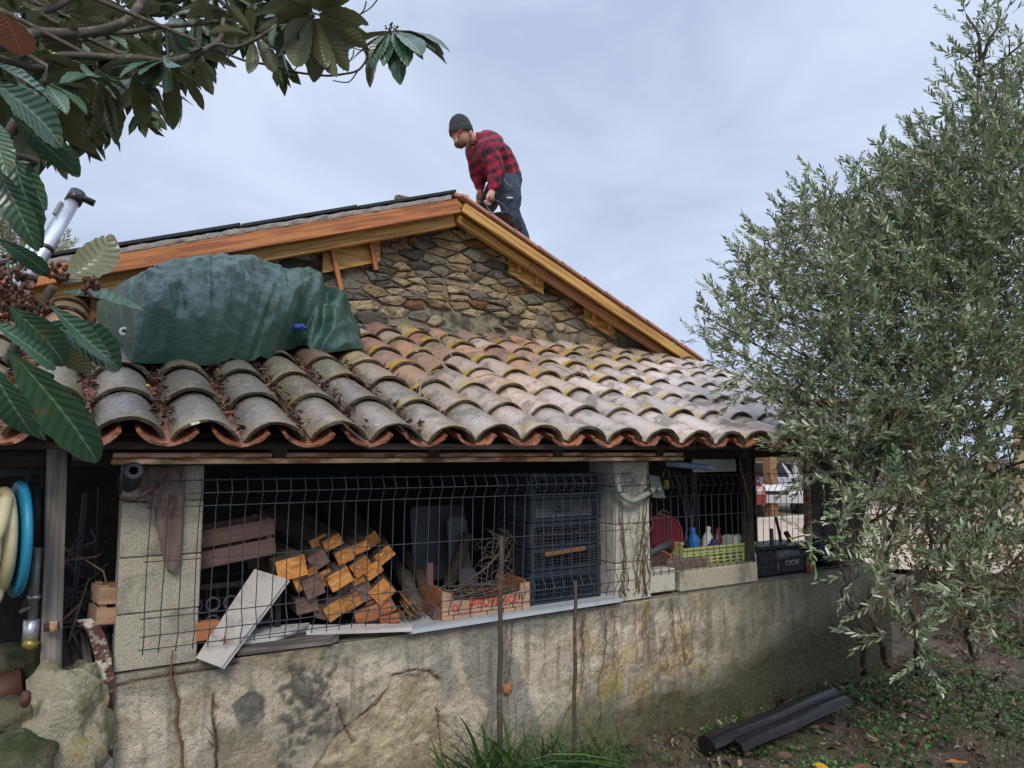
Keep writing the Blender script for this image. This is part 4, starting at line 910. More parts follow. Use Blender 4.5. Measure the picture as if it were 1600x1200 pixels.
# ---- left corner: wooden crate over a bottle crate
def slat_crate(lab, c, w_, d_, h_, mat, rz=0, tilt=0, roll=0, n=2):
    t = thing('slatted_crate', lab, 'crate', c); B = Matrix.Translation(c) @ Matrix.Rotation(rz, 4, 'Z') @ Matrix.Rotation(tilt, 4, 'Y') @ Matrix.Rotation(roll, 4, 'X')
    for s_ in (-1, 1):
        for k in range(n):
            link('slat', MB().box((w_, .008, h_ / n - .012), None, .001).mesh('slat', mat), t, B @ Matrix.Translation((0, s_ * d_ / 2, h_ * (k + .5) / n)))
        for k in range(n): link('slat', MB().box((.008, d_ - .01, h_ / n - .012), None, .001).mesh('slat', mat), t, B @ Matrix.Translation((s_ * (w_ / 2 - .004), 0, h_ * (k + .5) / n)))
    for sx in (-1, 1):
        for sy in (-1, 1): link('corner_post', MB().box((.02, .02, h_), None, .001).mesh('corner_post', mat), t, B @ Matrix.Translation((sx * (w_ / 2 - .018), sy * (d_ / 2 - .016), h_ / 2)))
    link('bottom', MB().box((w_ - .01, d_ - .01, .006), None, .001).mesh('bottom', mat), t, B @ Matrix.Translation((0, 0, .004))); return t
slat_crate('mauve-brown wooden crate tilted on top of the black bottle crate, behind the block pillar', Vector((.49, 2.92, 1.185)), .32, .2, .145, M['mauve_wood'], R(4), R(-7))
plastic_crate('black bottle crate under the tilted wooden crate in the left corner of the firewood bay', Vector((.50, 2.92, .89)), .34, .26, .235, M['black_plastic'], 8, 3)
m = MB()
for i in range(5):
    for j in range(2): m.lathe([(.018, 0), (.026, .002), (.027, .012), (.020, .012), (.018, 0)], Matrix.Translation((.37 + i * .06, 2.80, .99 + j * .062)) @ Matrix.Rotation(R(90), 4, 'X'), 12)
tagp(m.out('bottle_ring', M['slate_plastic'], S.objects['plastic_crate'] if False else None), 'dark round bottle caps showing in the black bottle crate', 'bottles', kind='stuff')
bar('brick', PY(320, 985, 2.72) + Vector((-.03, 0, 0)), PY(320, 985, 2.72) + Vector((.045, 0, 0)), .05, .06, M['terracotta'], None); tagp(S.objects['brick'], 'small terracotta brick piece behind the foot of the leaning white board', 'brick')

# ================================================================== hooks, pipes on the pillars
tagp(rod('bent_pipe', bez([PY(963, 745, 2.66), PY(968, 768, 2.65), PY(985, 782, 2.65), PY(1003, 776, 2.66), PY(1022, 764, 2.70)]), .015, M['lichen_pipe']), 'curved grey-green pipe hook fixed on the pale pillar', 'pipe')
t = thing('pipe_bracket', 'grey metal plate bracket right of the curved pipe hook', 'bracket', PY(1025, 765, 2.69))
c = [PY(1014, 742, 2.69), PY(1030, 744, 2.69), PY(1040, 779, 2.69), PY(1020, 777, 2.69)]; MB().slab(c, .005, Vector((0, 1, 0))).out('plate', M['grey_metal'], t)
rod('bolt', [PY(1030, 764, 2.66), PY(1030, 764, 2.70)], .010, M['grey_metal'], t); rod('clamp', bez([PY(1008, 766, 2.67), PY(1013, 762, 2.65), PY(1018, 770, 2.67)]), .004, M['dark_rust'], t)
t = thing('padlock', 'brass padlock hanging right of the pale pillar', 'padlock', PY(1041, 766, 2.75)); MB().box((.034, .014, .046), Matrix.Translation(PY(1041, 757, 2.75)), .004).out('lock_body', M['brass'], t)
rod('shackle', bez([PY(1037, 746, 2.75), PY(1037, 737, 2.75), PY(1041, 733, 2.75), PY(1045, 737, 2.75), PY(1045, 746, 2.75)]), .003, M['grey_metal'], t)
m = MB().tube([PY(1040, 724, 2.66), PY(1111, 731, 2.56)], .0155, 14, caps=False); m.tube([PY(1111, 731, 2.56), PY(1040, 724, 2.66)], .0125, 14, caps=False)
tagp(m.out('drain_pipe', M['blue_pipe']), 'blue-grey plastic pipe end sticking out under the eave', 'pipe')
tagp(rod('strap', bez([PY(1156, 716, 2.72), PY(1158, 735, 2.71), PY(1165, 760, 2.71), PY(1169, 779, 2.72)]), .005, M['twig_red']), 'rusty brown strip dangling under the eave near the dark post', 'strap')
o = rsheet('plastic_sheeting', 'crumpled pale plastic sheeting tucked under the tiles above the right bay', 'sheeting', PY(1118, 737, 2.86), .34, .07, M['white_plastic'], .1, 0, .01, .01)
for k, (a, b, c_, dd) in enumerate(((1052, 735, 1075, 850), (1060, 735, 1082, 850), (1068, 740, 1070, 850), (1080, 745, 1078, 850))):
    tagp(rod('grey_rod', bez([PY(a, b, 2.95), PY((a + c_) / 2 + 5, 790, 2.97), PY(c_, dd, 2.95)]), .006, M['slate_plastic']), ['leftmost', 'second from left', 'third from left', 'rightmost'][k] + ' of four grey flexible rods standing in the dark behind the maroon panel', 'rod', 'grey rods behind the maroon panel')
# left pillar: rolled wire tube and bracket
t = thing('tube_end', 'dark rolled tube end with wire wrapped round it beside the top of the block pillar', 'tube', PY(205, 733, 2.6))
m = MB().tube([PY(209, 735, 2.56), PY(200, 765, 2.78)], .028, 16, caps=False); m.tube([PY(200, 765, 2.78), PY(209, 735, 2.56)], .014, 16, caps=False); 
m.out('tube', M['frame_metal'], t)
MB().lathe([(.014, 0), (.028, 0), (.029, .006), (.014, .004)], frame(PY(209, 735, 2.556), PY(209, 735, 2.556) + (PY(200, 765, 2.78) - PY(209, 735, 2.56)), up=(1, 0, 0)) @ Matrix.Rotation(R(90), 4, 'Y'), 16).out('tube_rim', M['slate_plastic'], t)
for k in range(5): 
    c0 = PY(207 - k * 1.5, 737 + k * 4, 2.575 + k * .03); m = MB().tube([c0 + Vector((.033 * math.cos(a * .52), .02 * math.sin(a * .52 + 1), .033 * math.sin(a * .52))) for a in range(13)], .0012, 4); m.out('wire_loop', M['wire'], t)
tagp(rod('bracket_arm', bez([PY(190, 779, 2.62), PY(212, 779, 2.6), PY(235, 766, 2.6), PY(247, 758, 2.66)]), [.007] * 19, M['dark_rust']), 'black bent iron arm across the top of the block pillar', 'bracket')

# ================================================================== RIGHT BAY contents
zf = TOPZ
def rbox(name, lab, cat, px0, px1, pyb, pyt, Y, dep, mat, bev=.006, rz=0):
    a = PY(px0, pyb, Y); b = PY(px1, pyb, Y); c = PY(px0, pyt, Y); wd = b.x - a.x; h = c.z - a.z
    m = MB().box((wd, dep, h), Matrix.Translation((0, dep / 2, h / 2)), bev); o = link(name, m.mesh(name, mat), None, Matrix.Translation(((a.x + b.x) / 2, Y, max(a.z, zf + .003))) @ Matrix.Rotation(rz, 4, 'Z')); return tagp(o, lab, cat)
# maroon folded panels
def shell(name, lab, cat, outline, Y, dep, mat, thick=.012):
    t = thing(name, lab, cat, PY(*outline[0], Y)); P = [PY(a, b, Y) for a, b in outline]
    MB().slab([(p.x, Y, p.z) for p in P], dep, Vector((0, 1, 0))).out('side', mat, t); return t, P
t, P = shell('maroon_case', 'maroon plastic case with rounded shoulders standing behind the pale pillar', 'case', [(1018, 832), (1018, 808), (1030, 803), (1042, 806), (1058, 814), (1064, 826), (1066, 848), (1060, 858), (1044, 857), (1018, 852)], 2.86, .10, M['maroon'])
MB().tube([P[i] + Vector((0, -.003, 0)) for i in (2, 3, 4, 5, 6, 7)], .004, 6).out('rim', M['red_plastic'], t)
rod('handle', bez([PY(1028, 803, 2.88), PY(1036, 797, 2.88), PY(1046, 803, 2.88)]), .004, M['grey_metal'], t)
bar('divider', PY(1041, 806, 2.856), PY(1043, 856, 2.856), .006, .008, M['dark_rust'], t)
tagp(rod('grey_pipe', [PY(1012, 866, 2.80), PY(1046, 849, 2.80)], .018, M['slate_plastic'], seg=12), 'short grey pipe lying between the maroon case and the brown half pot', 'pipe')
t, P = shell('half_pot', 'reddish brown rounded pot lying on its side above the pale block', 'pot', [(1012, 893), (1012, 866), (1024, 861), (1038, 862), (1049, 870), (1056, 882), (1056, 893)], 2.80, .12, M['brown_pot'])
MB().tube([p + Vector((0, -.002, 0)) for p in P[1:6]], .004, 6).out('rim', M['terracotta'], t)
rbox('pale_block', 'small whitish concrete block on the wall beside the pale pillar', 'block', 1016, 1056, 928, 892, 2.72, .14, M['block_pale'], .005)
rbox('flat_stone', 'flat mauve-brown stone slab in front of the green basket', 'stone', 1044, 1124, 908, 872, 2.79, .10, M['mauve_wood'], .02, R(4))
S.objects['flat_stone'].data.materials[0] = pm('purple_stone', (.17, .12, .105), [((.26, .22, .19), 18, .5, .7, 6, .7)], rough=.9, bump=[(25, .01)])
rbox('concrete_lintel', 'long grey concrete kerb piece lying under the green basket', 'kerb', 1064, 1186, 926, 893, 2.715, .07, M['block'], .008)
# green basket with holes
bx0, bx1 = PY(1068, 880, 2.80).x, PY(1180, 880, 2.80).x; by = 2.80
t = thing('plastic_basket', 'lime green plastic basket full of bottles and bags in the right bay', 'basket', ((bx0 + bx1) / 2, by + .1, .955))
zb_, zt_ = .955, PY(1120, 852, 2.8).z
def holed(name, w_, h_, M_, mat, par, nx=9, nz=5):
    m = MB(); hx = (w_ - .09) / nx; hz_ = (h_ - .035) / nz
    m.box((.045, .005, h_), M_ @ Matrix.Translation((-w_ / 2 + .0225, 0, h_ / 2)), .001); m.box((.045, .005, h_), M_ @ Matrix.Translation((w_ / 2 - .0225, 0, h_ / 2)), .001)
    for j in range(nz + 1): m.box((w_ - .09, .005, hz_ * .5 if 0 < j < nz else hz_ * .5 + .012), M_ @ Matrix.Translation((0, 0, .012 + j * hz_)), .0005)
    for i in range(nx + 1): m.box((hx * .35, .0044, h_ - .02), M_ @ Matrix.Translation((-w_ / 2 + .045 + i * hx, 0, h_ / 2)), .0005)
    m.box((w_ + .006, .016, .014), M_ @ Matrix.Translation((0, -.004, h_ - .007)), .003); m.out(name, mat, par)
hb_ = zt_ - zb_; wb = bx1 - bx0
holed('holed_side', wb, hb_, Matrix.Translation(((bx0 + bx1) / 2, by, zb_)), M['lime_plastic'], t, 9); holed('holed_side', wb, hb_, Matrix.Translation(((bx0 + bx1) / 2, by + .22, zb_)), M['lime_plastic'], t, 9)
holed('holed_side', .21, hb_ + .03, Matrix.Translation((bx0, by + .11, zb_)) @ Matrix.Rotation(R(90), 4, 'Z'), M['lime_plastic'], t, 4); holed('holed_side', .21, hb_, Matrix.Translation((bx1, by + .11, zb_)) @ Matrix.Rotation(R(90), 4, 'Z'), M['lime_plastic'], t, 4)
MB().box((wb, .22, .006), Matrix.Translation(((bx0 + bx1) / 2, by + .11, zb_ + .003))).out('bottom', M['lime_plastic'], t)
def bottle(name, lab, p, r, h, mat, cap=None, tilt=(0, 0), capm=None):
    t = thing(name, lab, 'bottle', p); B = Matrix.Translation(p) @ Matrix.Rotation(tilt[0], 4, 'X') @ Matrix.Rotation(tilt[1], 4, 'Y')
    link('body', MB().lathe([(.001, 0), (r * .9, 0), (r, r * .15), (r, h * .62), (r * .9, h * .72), (r * .42, h * .86), (r * .38, h * .93), (.001, h * .93)], None, 18).mesh('body', mat), t, B)
    link('cap', MB().lathe([(r * .46, h * .88), (r * .46, h), (r * .1, h)], None, 12).mesh('cap', capm or M['white_plastic']), t, B)
    return t
def bp(px, py, Y, z=.965): p = PY(px, py, Y); p.z = z; return p
t = bottle('bottle', 'bright blue bottle leaning in the green basket', bp(1088, 880, 2.90), .035, .215, M['blue_plastic'], tilt=(0, -.12), capm=M['blue_plastic'])
link('label_sticker', MB().lathe([(.0355, .05), (.0355, .11)], None, 18).mesh('label_sticker', M['red_plastic']), t, Matrix.Translation(bp(1088, 880, 2.90)) @ Matrix.Rotation(-.12, 4, 'Y'))
bottle('bottle', 'white bottle with a blue label next to the bright blue one', bp(1104, 880, 2.93), .032, .21, M['white_plastic'], tilt=(0, .1), capm=M['white_plastic'])
bottle('bottle', 'dark blue bottle low in the basket', bp(1108, 880, 2.87), .035, .15, M['navy_plastic'], tilt=(0, .3), capm=M['navy_plastic'])
bottle('bottle', 'red bottle in the middle of the basket', bp(1117, 880, 2.94), .033, .20, M['maroon'], tilt=(0, .15), capm=M['maroon'])
bottle('bottle', 'small dark blue bottle at the left end of the basket', bp(1077, 880, 2.95), .025, .16, M['navy_plastic'])
# crumpled bag
def blob(name, lab, cat, c, sx, sy, sz, mat, seed=0, amp=.25, nu=22, nv=12, freq=3.5, kind=None, parent=None):
    V = []; F = []
    for j in range(nv + 1):
        for i in range(nu):
            th = math.pi * j / nv; ph = 2 * math.pi * i / nu; d = Vector((math.sin(th) * math.cos(ph), math.sin(th) * math.sin(ph), math.cos(th)))
            k = 1 + amp * noise.fractal(d * freq + Vector((seed, 0, 0)), 1, 2, 3); V.append((d.x * sx * k, d.y * sy * k, d.z * sz * k))
    for j in range(nv):
        for i in range(nu): i2 = (i + 1) % nu; F.append((j * nu + i, (j + 1) * nu + i, (j + 1) * nu + i2, j * nu + i2))
    m = MB().add(V, F, True); zmin = min(v[2] for v in V)
    o = link(name, m.mesh(name, mat), parent, Matrix.Translation(c)); return tagp(o, lab, cat, kind=kind)
blob('plastic_bag', 'crumpled dark red bag lying on top of the basket between the bottles', 'bag', PY(1130, 868, 2.9), .075, .05, .035, M['maroon'], 3, .4, freq=2.5)
# white jug with handle
t = thing('plastic_jug', 'white plastic canister with a moulded handle at the right end of the basket', 'canister', PY(1165, 905, 2.83))
P = [(1147, 905), (1147, 842), (1156, 837), (1166, 838), (1176, 849), (1183, 862), (1183, 897)]; 
P = [PY(a, b, 2.84) for a, b in P]
MB().slab([(p.x, 2.84, p.z) for p in P], .10, Vector((0, 1, 0))).out('body', M['white_plastic'], t)
MB().slab([(p.x, 2.838, p.z) for p in [PY(a, b, 2.838) for a, b in ((1157, 843), (1168, 844), (1171, 849), (1160, 849))]], .002, Vector((0, -1, 0))).out('handle_hollow_shade', M['flat_black'], t)  # black slab on the solid body, painted shade of the handle hollow
MB().lathe([(.014, 0), (.014, .02), (.001, .02)], Matrix.Translation(PY(1153, 840, 2.88)), 12).out('cap', M['white_plastic'], t)
t = thing('plastic_jug', 'tall pale canister behind the kerb piece left of the dark post', 'canister', PY(1180, 900, 2.80)); a = PY(1172, 898, 2.79); b = PY(1184, 862, 2.79)
MB().box((b.x - a.x, .1, b.z - a.z), Matrix.Translation(((a.x + b.x) / 2, 2.84, (a.z + b.z) / 2)), .012).out('body', M['white_plastic'], t); MB().lathe([(.012, 0), (.012, .015), (.001, .015)], Matrix.Translation(((a.x + b.x) / 2, 2.84, b.z)), 10).out('cap', M['white_plastic'], t)
# black lettered crate, tools
t = thing('black_box', 'black plastic box with small pale lettering at the right end of the wall', 'box', (3.5, 2.85, .885)); a = PY(1188, 904, 2.78); b = PY(1258, 868, 2.78); 
MB().box((b.x - a.x, .16, .15), Matrix.Translation(((a.x + b.x) / 2, 2.86, .965)), .01).out('body', M['black_plastic'], t); MB().box((b.x - a.x + .02, .18, .02), Matrix.Translation(((a.x + b.x) / 2, 2.86, 1.05)), .006).out('lid', M['black_plastic'], t)
text('CYCAS', .040, M['pale_ink'], Matrix.Translation(PY(1238, 879, 2.778)) @ RX90, t, offset=.0008); text('|', .05, M['pale_ink'], Matrix.Translation(PY(1216, 884, 2.778)) @ RX90, t)
m = MB().box((.34, .17, .05), Matrix.Translation(PY(1222, 862, 2.86)) @ Matrix.Rotation(R(6), 4, 'Z'), .012); tagp(m.out('tool_tray', M['grey_plastic']), 'grey plastic tool tray standing on the black lettered box', 'tray')
for k, (a, b, c_, d_, r_, mt, lab) in enumerate(((1205, 862, 1205, 826, .014, 'grey_plastic', 'grey grip of a garden tool standing left in the tool tray'), (1222, 860, 1212, 808, .011, 'slate_plastic', 'longest grey tool handle in the tool tray, curving up to the left'), (1243, 862, 1228, 832, .018, 'frame_metal', 'thick dark tool handle leaning left in the tool tray'), (1262, 866, 1252, 846, .012, 'black_plastic', 'short black tool handle right of the thick one'))):
    tagp(rod('garden_tool', bez([PY(a, b, 2.88), PY((a + c_) / 2 + 1, (b + d_) / 2, 2.88), PY(c_, d_, 2.88)], 4), [r_ * q for q in (1, 1, .95, .9, .85, .8, .8, .85, .9)], M[mt]), lab, 'tool')
tagp(rod('garden_hose', bez([PY(1228, 846, 2.9), PY(1250, 838, 2.92), PY(1275, 836, 2.95), PY(1290, 845, 2.98)]), .004, M['frame_metal']), 'thin dark tube arching over the tool handles', 'tube')
blob('black_sack', 'bulky black plastic sack with a pointed fold on the end of the wall', 'sack', PY(1300, 862, 2.86) + Vector((0, .02, 0)), .21, .12, .13, M['black_plastic'], 7, .35, freq=2)
m = MB().tube(bez([PY(1275, 845, 2.8), PY(1262, 828, 2.8), PY(1266, 806, 2.8)], 4), [.05, .045, .04, .03, .03, .025, .018, .01, .002], 8); tagp(m.out('sack_ear', M['black_plastic']), 'pointed black hood of rubber boot sticking up left of the sack', 'boot')
t = thing('black_trough', 'low black trough at the very right end of the wall top under olive twigs', 'trough', (3.95, 2.85, .885)); MB().box((.42, .16, .13), Matrix.Translation((3.86, 2.87, .95)), .015).out('body', M['black_plastic'], t); MB().box((.44, .18, .015), Matrix.Translation((3.86, 2.87, 1.02)), .004).out('rim', M['black_plastic'], t)
sticks('spider_plant_debris', 'dark debris and dead stems behind the black crates in the left bay', -.05, .10, 2.8, 3.3, .6, 1.3, 50, M['twig'], .004, .8, .3)

# ================================================================== LEFT BAY: post, reel, strip, rubble
bar('wooden_post', PY(79, 1052, 2.68), PY(90, 690, 2.68), .055, .055, M['old_board'], None, bev=.005); tagp(S.objects['wooden_post'], 'grey weathered square post left of the block pillar', 'post')
bpy.data.objects['wooden_post'].data.materials[0] = pm('pale_post', (.30, .27, .25), [((.14, .12, .1), 8, .48, .7, 7, .7)], rough=.85, wave=((.17, .15, .13), 1.2, .9), stretch=(.3, 1, 1))
t = thing('pipe_clamp', 'rusty clamp and bolt on the front of the grey post', 'clamp', PY(80, 978, 2.64)); rod('bolt', [PY(68, 981, 2.62), PY(93, 977, 2.62)], .012, M['dark_rust'], t); rod('nut', [PY(78, 980, 2.60), PY(90, 978, 2.60)], .018, M['rust'], t, 6)
# hose reel
rc = PY(15, 842, 2.62); ax = Vector((.97, .22, 0)).normalized()
t = thing('hose_reel', 'hose reel with a blue disc and thick cream coloured hose, at the left edge', 'hose reel', rc - ax * .1 - Vector((0, 0, .2)))
Fm = frame(rc, rc + ax)                                            # local x = axle
def ringp(r_, x, n=28, ph=0): return [Fm @ Vector((x, r_ * math.cos(2 * math.pi * k / n + ph), r_ * math.sin(2 * math.pi * k / n + ph))) for k in range(n + 1)]
m = MB().lathe([(.03, .012), (.165, .012), (.172, .006), (.172, -.006), (.165, -.010), (.03, -.010)], Fm @ Matrix.Translation((.018, 0, 0)) @ Matrix.Rotation(R(90), 4, 'Y'), 40); m.out('disc', M['blue_disc'], t)
for k in range(4): MB().tube(ringp(.138, -.02 - .036 * k, 32), .0185, 10, caps=False).out('hose_coil', M['hose'], t)
for k in range(3): MB().tube(ringp(.115, -.03 - .036 * k, 24), .018, 8, caps=False).out('hose_coil', M['hose'], t)
MB().tube(bez([Fm @ Vector((-.03, -.10, .125)), Fm @ Vector((-.055, -.165, .04)), Fm @ Vector((-.10, -.168, -.05)), Fm @ Vector((-.16, -.15, -.12))]), .018, 10).out('hose_turn', M['hose'], t)
MB().tube(bez([Fm @ Vector((-.03, -.06, -.12)), Fm @ Vector((-.04, -.08, -.16)), Fm @ Vector((-.08, -.09, -.20)), Fm @ Vector((-.15, -.07, -.235))]), .018, 10).out('hose_tail', M['hose'], t)
rod('drum', [Fm @ Vector((-.18, 0, 0)), Fm @ Vector((.012, 0, 0))], .09, M['frame_metal'], t, 16)
# metal frame behind the reel
t = thing('steel_frame', 'dark grey perforated steel frame hanging behind the hose reel', 'frame', PY(40, 760, 2.78))
for a, b, w_ in (((0, 735), (76, 728), .045), ((66, 722), (68, 800), .045), ((43, 742), (43, 765), .012), ((0, 722), (70, 716), .006)): bar('frame_bar', PY(*a, 2.78), PY(*b, 2.78), .01, w_, M['frame_metal'], t, up=(0, 0, 1) if a[0] != b[0] and abs(a[1] - b[1]) < 20 else (0, 1, 0), bev=.001)
bar('cross_plate', PY(45, 727, 2.77), PY(70, 725, 2.77), .006, .018, M['grey_metal'], t)
t = thing('water_pipe', 'grey standpipe with valve between the hose reel and the grey post', 'pipe', PY(52, 985, 2.66)); rod('pipe', [PY(50, 985, 2.66), PY(55, 905, 2.66), PY(58, 855, 2.66)], .013, M['grey_metal'], t, 12); rod('collar', [PY(53.5, 935, 2.66), PY(54, 930, 2.66)], .018, M['alu'], t, 12)
rod('valve_body', [PY(47, 1005, 2.66), PY(50, 968, 2.66)], .022, M['alu'], t, 8); rod('valve_handle', [PY(31, 957, 2.64), PY(48, 948, 2.64)], .006, M['grey_metal'], t); rod('tap_nut', [PY(44, 1012, 2.64), PY(52, 1000, 2.64)], .022, M['brass'], t, 6)
rod('black_tube', [PY(60, 855, 2.7), PY(57, 760, 2.7)], .016, M['frame_metal'], t, 10)
# curved rusty strip
pts = bez([PY(130, 968, 2.74), PY(150, 990, 2.70), PY(163, 1040, 2.67), PY(166, 1100, 2.665), PY(163, 1215, 2.665)], 6)
m = MB()
vs = []; 
for i, p in enumerate(pts): vs += [p + Vector((-.022, 0, 0)), p + Vector((.022, .0, 0)), p + Vector((.022, .006, 0)), p + Vector((-.022, .006, 0))]
fs = [(i * 4 + k, i * 4 + (k + 1) % 4, i * 4 + 4 + (k + 1) % 4, i * 4 + 4 + k) for i in range(len(pts) - 1) for k in range(4)] + [(3, 2, 1, 0), tuple(len(vs) - 4 + k for k in range(4))]
tagp(m.add(vs, fs).out('bent_steel_strip', M['rust_paint']), 'bent rusty steel strip with flaking white paint against the wall corner', 'steel strip')
# pipes and lath ends
rbl = [((118, 985), (150, 1065), .012, 'old_board', 'split wooden lath on top of the rubble, paler end'), ((105, 980), (125, 1060), .013, 'dark_wood', 'dark lath left of the pale split one'), ((128, 975), (140, 1045), .010, 'old_board', 'short grey lath beside the rusty strip'),
       ((95, 975), (108, 1062), .012, 'dark_wood', 'leftmost dark lath next to the grey post'), ((112, 990), (126, 1076), .012, 'terracotta', 'thin reddish stick end in the lath bundle')]
for k, (a, b, r_, mt, lab) in enumerate(rbl): bar('lath', PY(*b, 2.66), PY(a[0] , a[1], 3.0), r_ * 2, r_ * 1.4, M[mt], None, roll=rnd.uniform(-.4, .4), warp=.002); S.objects['lath' + ('' if k == 0 else '.%03d' % k)]['label'] = lab; S.objects['lath' + ('' if k == 0 else '.%03d' % k)]['category'] = 'lath'
m = MB().tube([PY(145, 1074, 2.66), PY(118, 990, 3.0)], .0165, 14, caps=False); m.tube([PY(118, 990, 3.0), PY(145, 1074, 2.66)], .013, 14, caps=False); m.lathe([(.013, 0), (.0165, 0)], frame(PY(145, 1074, 2.659), PY(118, 990, 3.0)) @ Matrix.Rotation(R(90), 4, 'Y'), 14)
tagp(m.out('rusty_pipe', M['dark_rust']), 'rusty round pipe end pointing forward beside the steel strip', 'pipe')
slat_crate('broken orange-brown wooden crate standing on end left of the block pillar', PY(168, 972, 2.84), .10, .13, .13, M['crate_wood'], R(10), R(4))
t = thing('junk_crate', 'black plastic crate tilted in the shade behind the lath bundle', 'crate', PY(110, 960, 3.0)); B = Matrix.Translation(PY(105, 965, 3.0)) @ Matrix.Rotation(.35, 4, 'Y')
for dx, dy, a in ((0, -.12, 0), (0, .12, 0), (-.14, 0, 90), (.14, 0, 90)): m = MB(); lattice(m, 0, .28 if a == 0 else .24, .12, B @ Matrix.Translation((dx, dy, 0)) @ Matrix.Rotation(R(a), 4, 'Z'), 9, 3); m.out('lattice_side', M['black_plastic'], t)
bar('upright_lath', PY(112, 985, 3.05), PY(134, 770, 3.05), .02, .012, M['slate_plastic'], None); tagp(S.objects['upright_lath'], 'thin pale edge of a slat standing upright in the dark left bay', 'slat')
bar('dark_board', PY(150, 985, 3.12), PY(158, 760, 3.12), .02, .14, M['dark_wood'], None, up=(0, 1, 0)); tagp(S.objects['dark_board'], 'wide dark board standing in the back of the left bay', 'board')
# rocks at the corner
def rock(lab, px, py, Y, sx, sy, sz, mat, seed, amp=.22, z=None):
    c = PY(px, py, Y); return blob('rock', lab, 'rock', c, sx, sy, sz, mat, seed, amp, 36, 20, 1.6)
rock('large pale lumpy boulder of old masonry at the bottom left corner', 92, 1158, 2.62, .14, .10, .21, M['rock'], 12, .42)
rock('pale boulder just below the grey post, left of the steel strip', 128, 1115, 2.68, .085, .09, .10, M['rock'], 5, .3)
rock('round mossy rock left of the pale boulder', 22, 1118, 2.62, .07, .07, .055, M['mossy_rock'], 9)
rock('greenish rock at the very bottom left', 8, 1195, 2.5, .12, .1, .085, M['mossy_rock'], 11)
rock('small smooth reddish brown cobble wedged beside the boulder', 40, 1092, 2.50, .014, .018, .024, M['brown_pot'], 14, .1)
rock('brown stone under the foot of the post', 98, 1058, 2.68, .055, .05, .030, M['mossy_rock'], 16)
rock('dark rock in the shade under the valve', 12, 1040, 2.8, .10, .08, .07, M['mossy_rock'], 17)
rock('mossy rock further back under the hose', -20, 1100, 2.8, .12, .1, .12, M['mossy_rock'], 18)
t = tagp(MB().tube([PY(-30, 1092, 2.7), PY(38, 1070, 2.7)], .055, 16).out('clay_pipe', M['brown_pot']), 'dark reddish clay pot lying on its side among the rocks', 'pot')

# ================================================================== stakes, gutters
for (a, b, c_, lab) in (((783, 838), (779, 1205), .0115, 'taller of the two thin wooden stakes before the wall, ending above the fruit crate'), ((899, 908), (896, 1205), .0095, 'shorter thin wooden stake, standing before the tall crate stack')):
    p = PY(*a, 2.47); q = PY(*b, 2.47); q.z = .15; pts = [p.lerp(q, k / 10) + Vector((.003 * math.sin(k * 2.1), 0, 0)) for k in range(11)]
    m = MB().tube(pts, [c_ * (.75 + .03 * k + .05 * math.sin(k * 3.3)) for k in range(11)], 7); tagp(m.out('wooden_stake', M['stake']), lab, 'stake', 'thin stakes before the wall')
t = thing('gutter_pair', 'pair of nested black plastic gutter lengths lying on the ground at the wall foot', 'gutter', PZ(1200, 1120, .25))
def gutter(a, b, r_, name):
    Fm = frame(a, b); ln = (Vector(b) - Vector(a)).length; vs = []; fs = []; n = 11; prof = []
    for k in range(n): an = math.pi * (.02 + .96 * k / (n - 1)); prof.append((r_ * math.cos(an), r_ * .75 * math.sin(an)))
    prof = [(r_ * 1.15, -.004)] + prof + [(-r_ * 1.15, -.004)]
    full = prof + [(x * .93, z_ * .9 - .003) for x, z_ in reversed(prof)]
    nn = len(full)
    for s_ in range(9):
        for x, z_ in full: vs.append(Fm @ Vector((ln * s_ / 8, x, z_ + .003 * math.sin(s_ * 1.3))))
    for s_ in range(8):
        for k in range(nn): fs.append((s_ * nn + k, s_ * nn + (k + 1) % nn, (s_ + 1) * nn + (k + 1) % nn, (s_ + 1) * nn + k))
    fs += [tuple(range(nn)), tuple(reversed(range(8 * nn, 9 * nn)))]
    MB().add(vs, fs).out(name, M['wet_black'], t)
gutter(PZ(1105, 1163, .285), PZ(1300, 1083, .36), .046, 'gutter'); gutter(PZ(1150, 1168, .27), PZ(1318, 1094, .345), .042, 'gutter')
rod('end_collar', [PZ(1102, 1165, .275), PZ(1116, 1158, .28)], .044, M['wet_black'], t, 12)

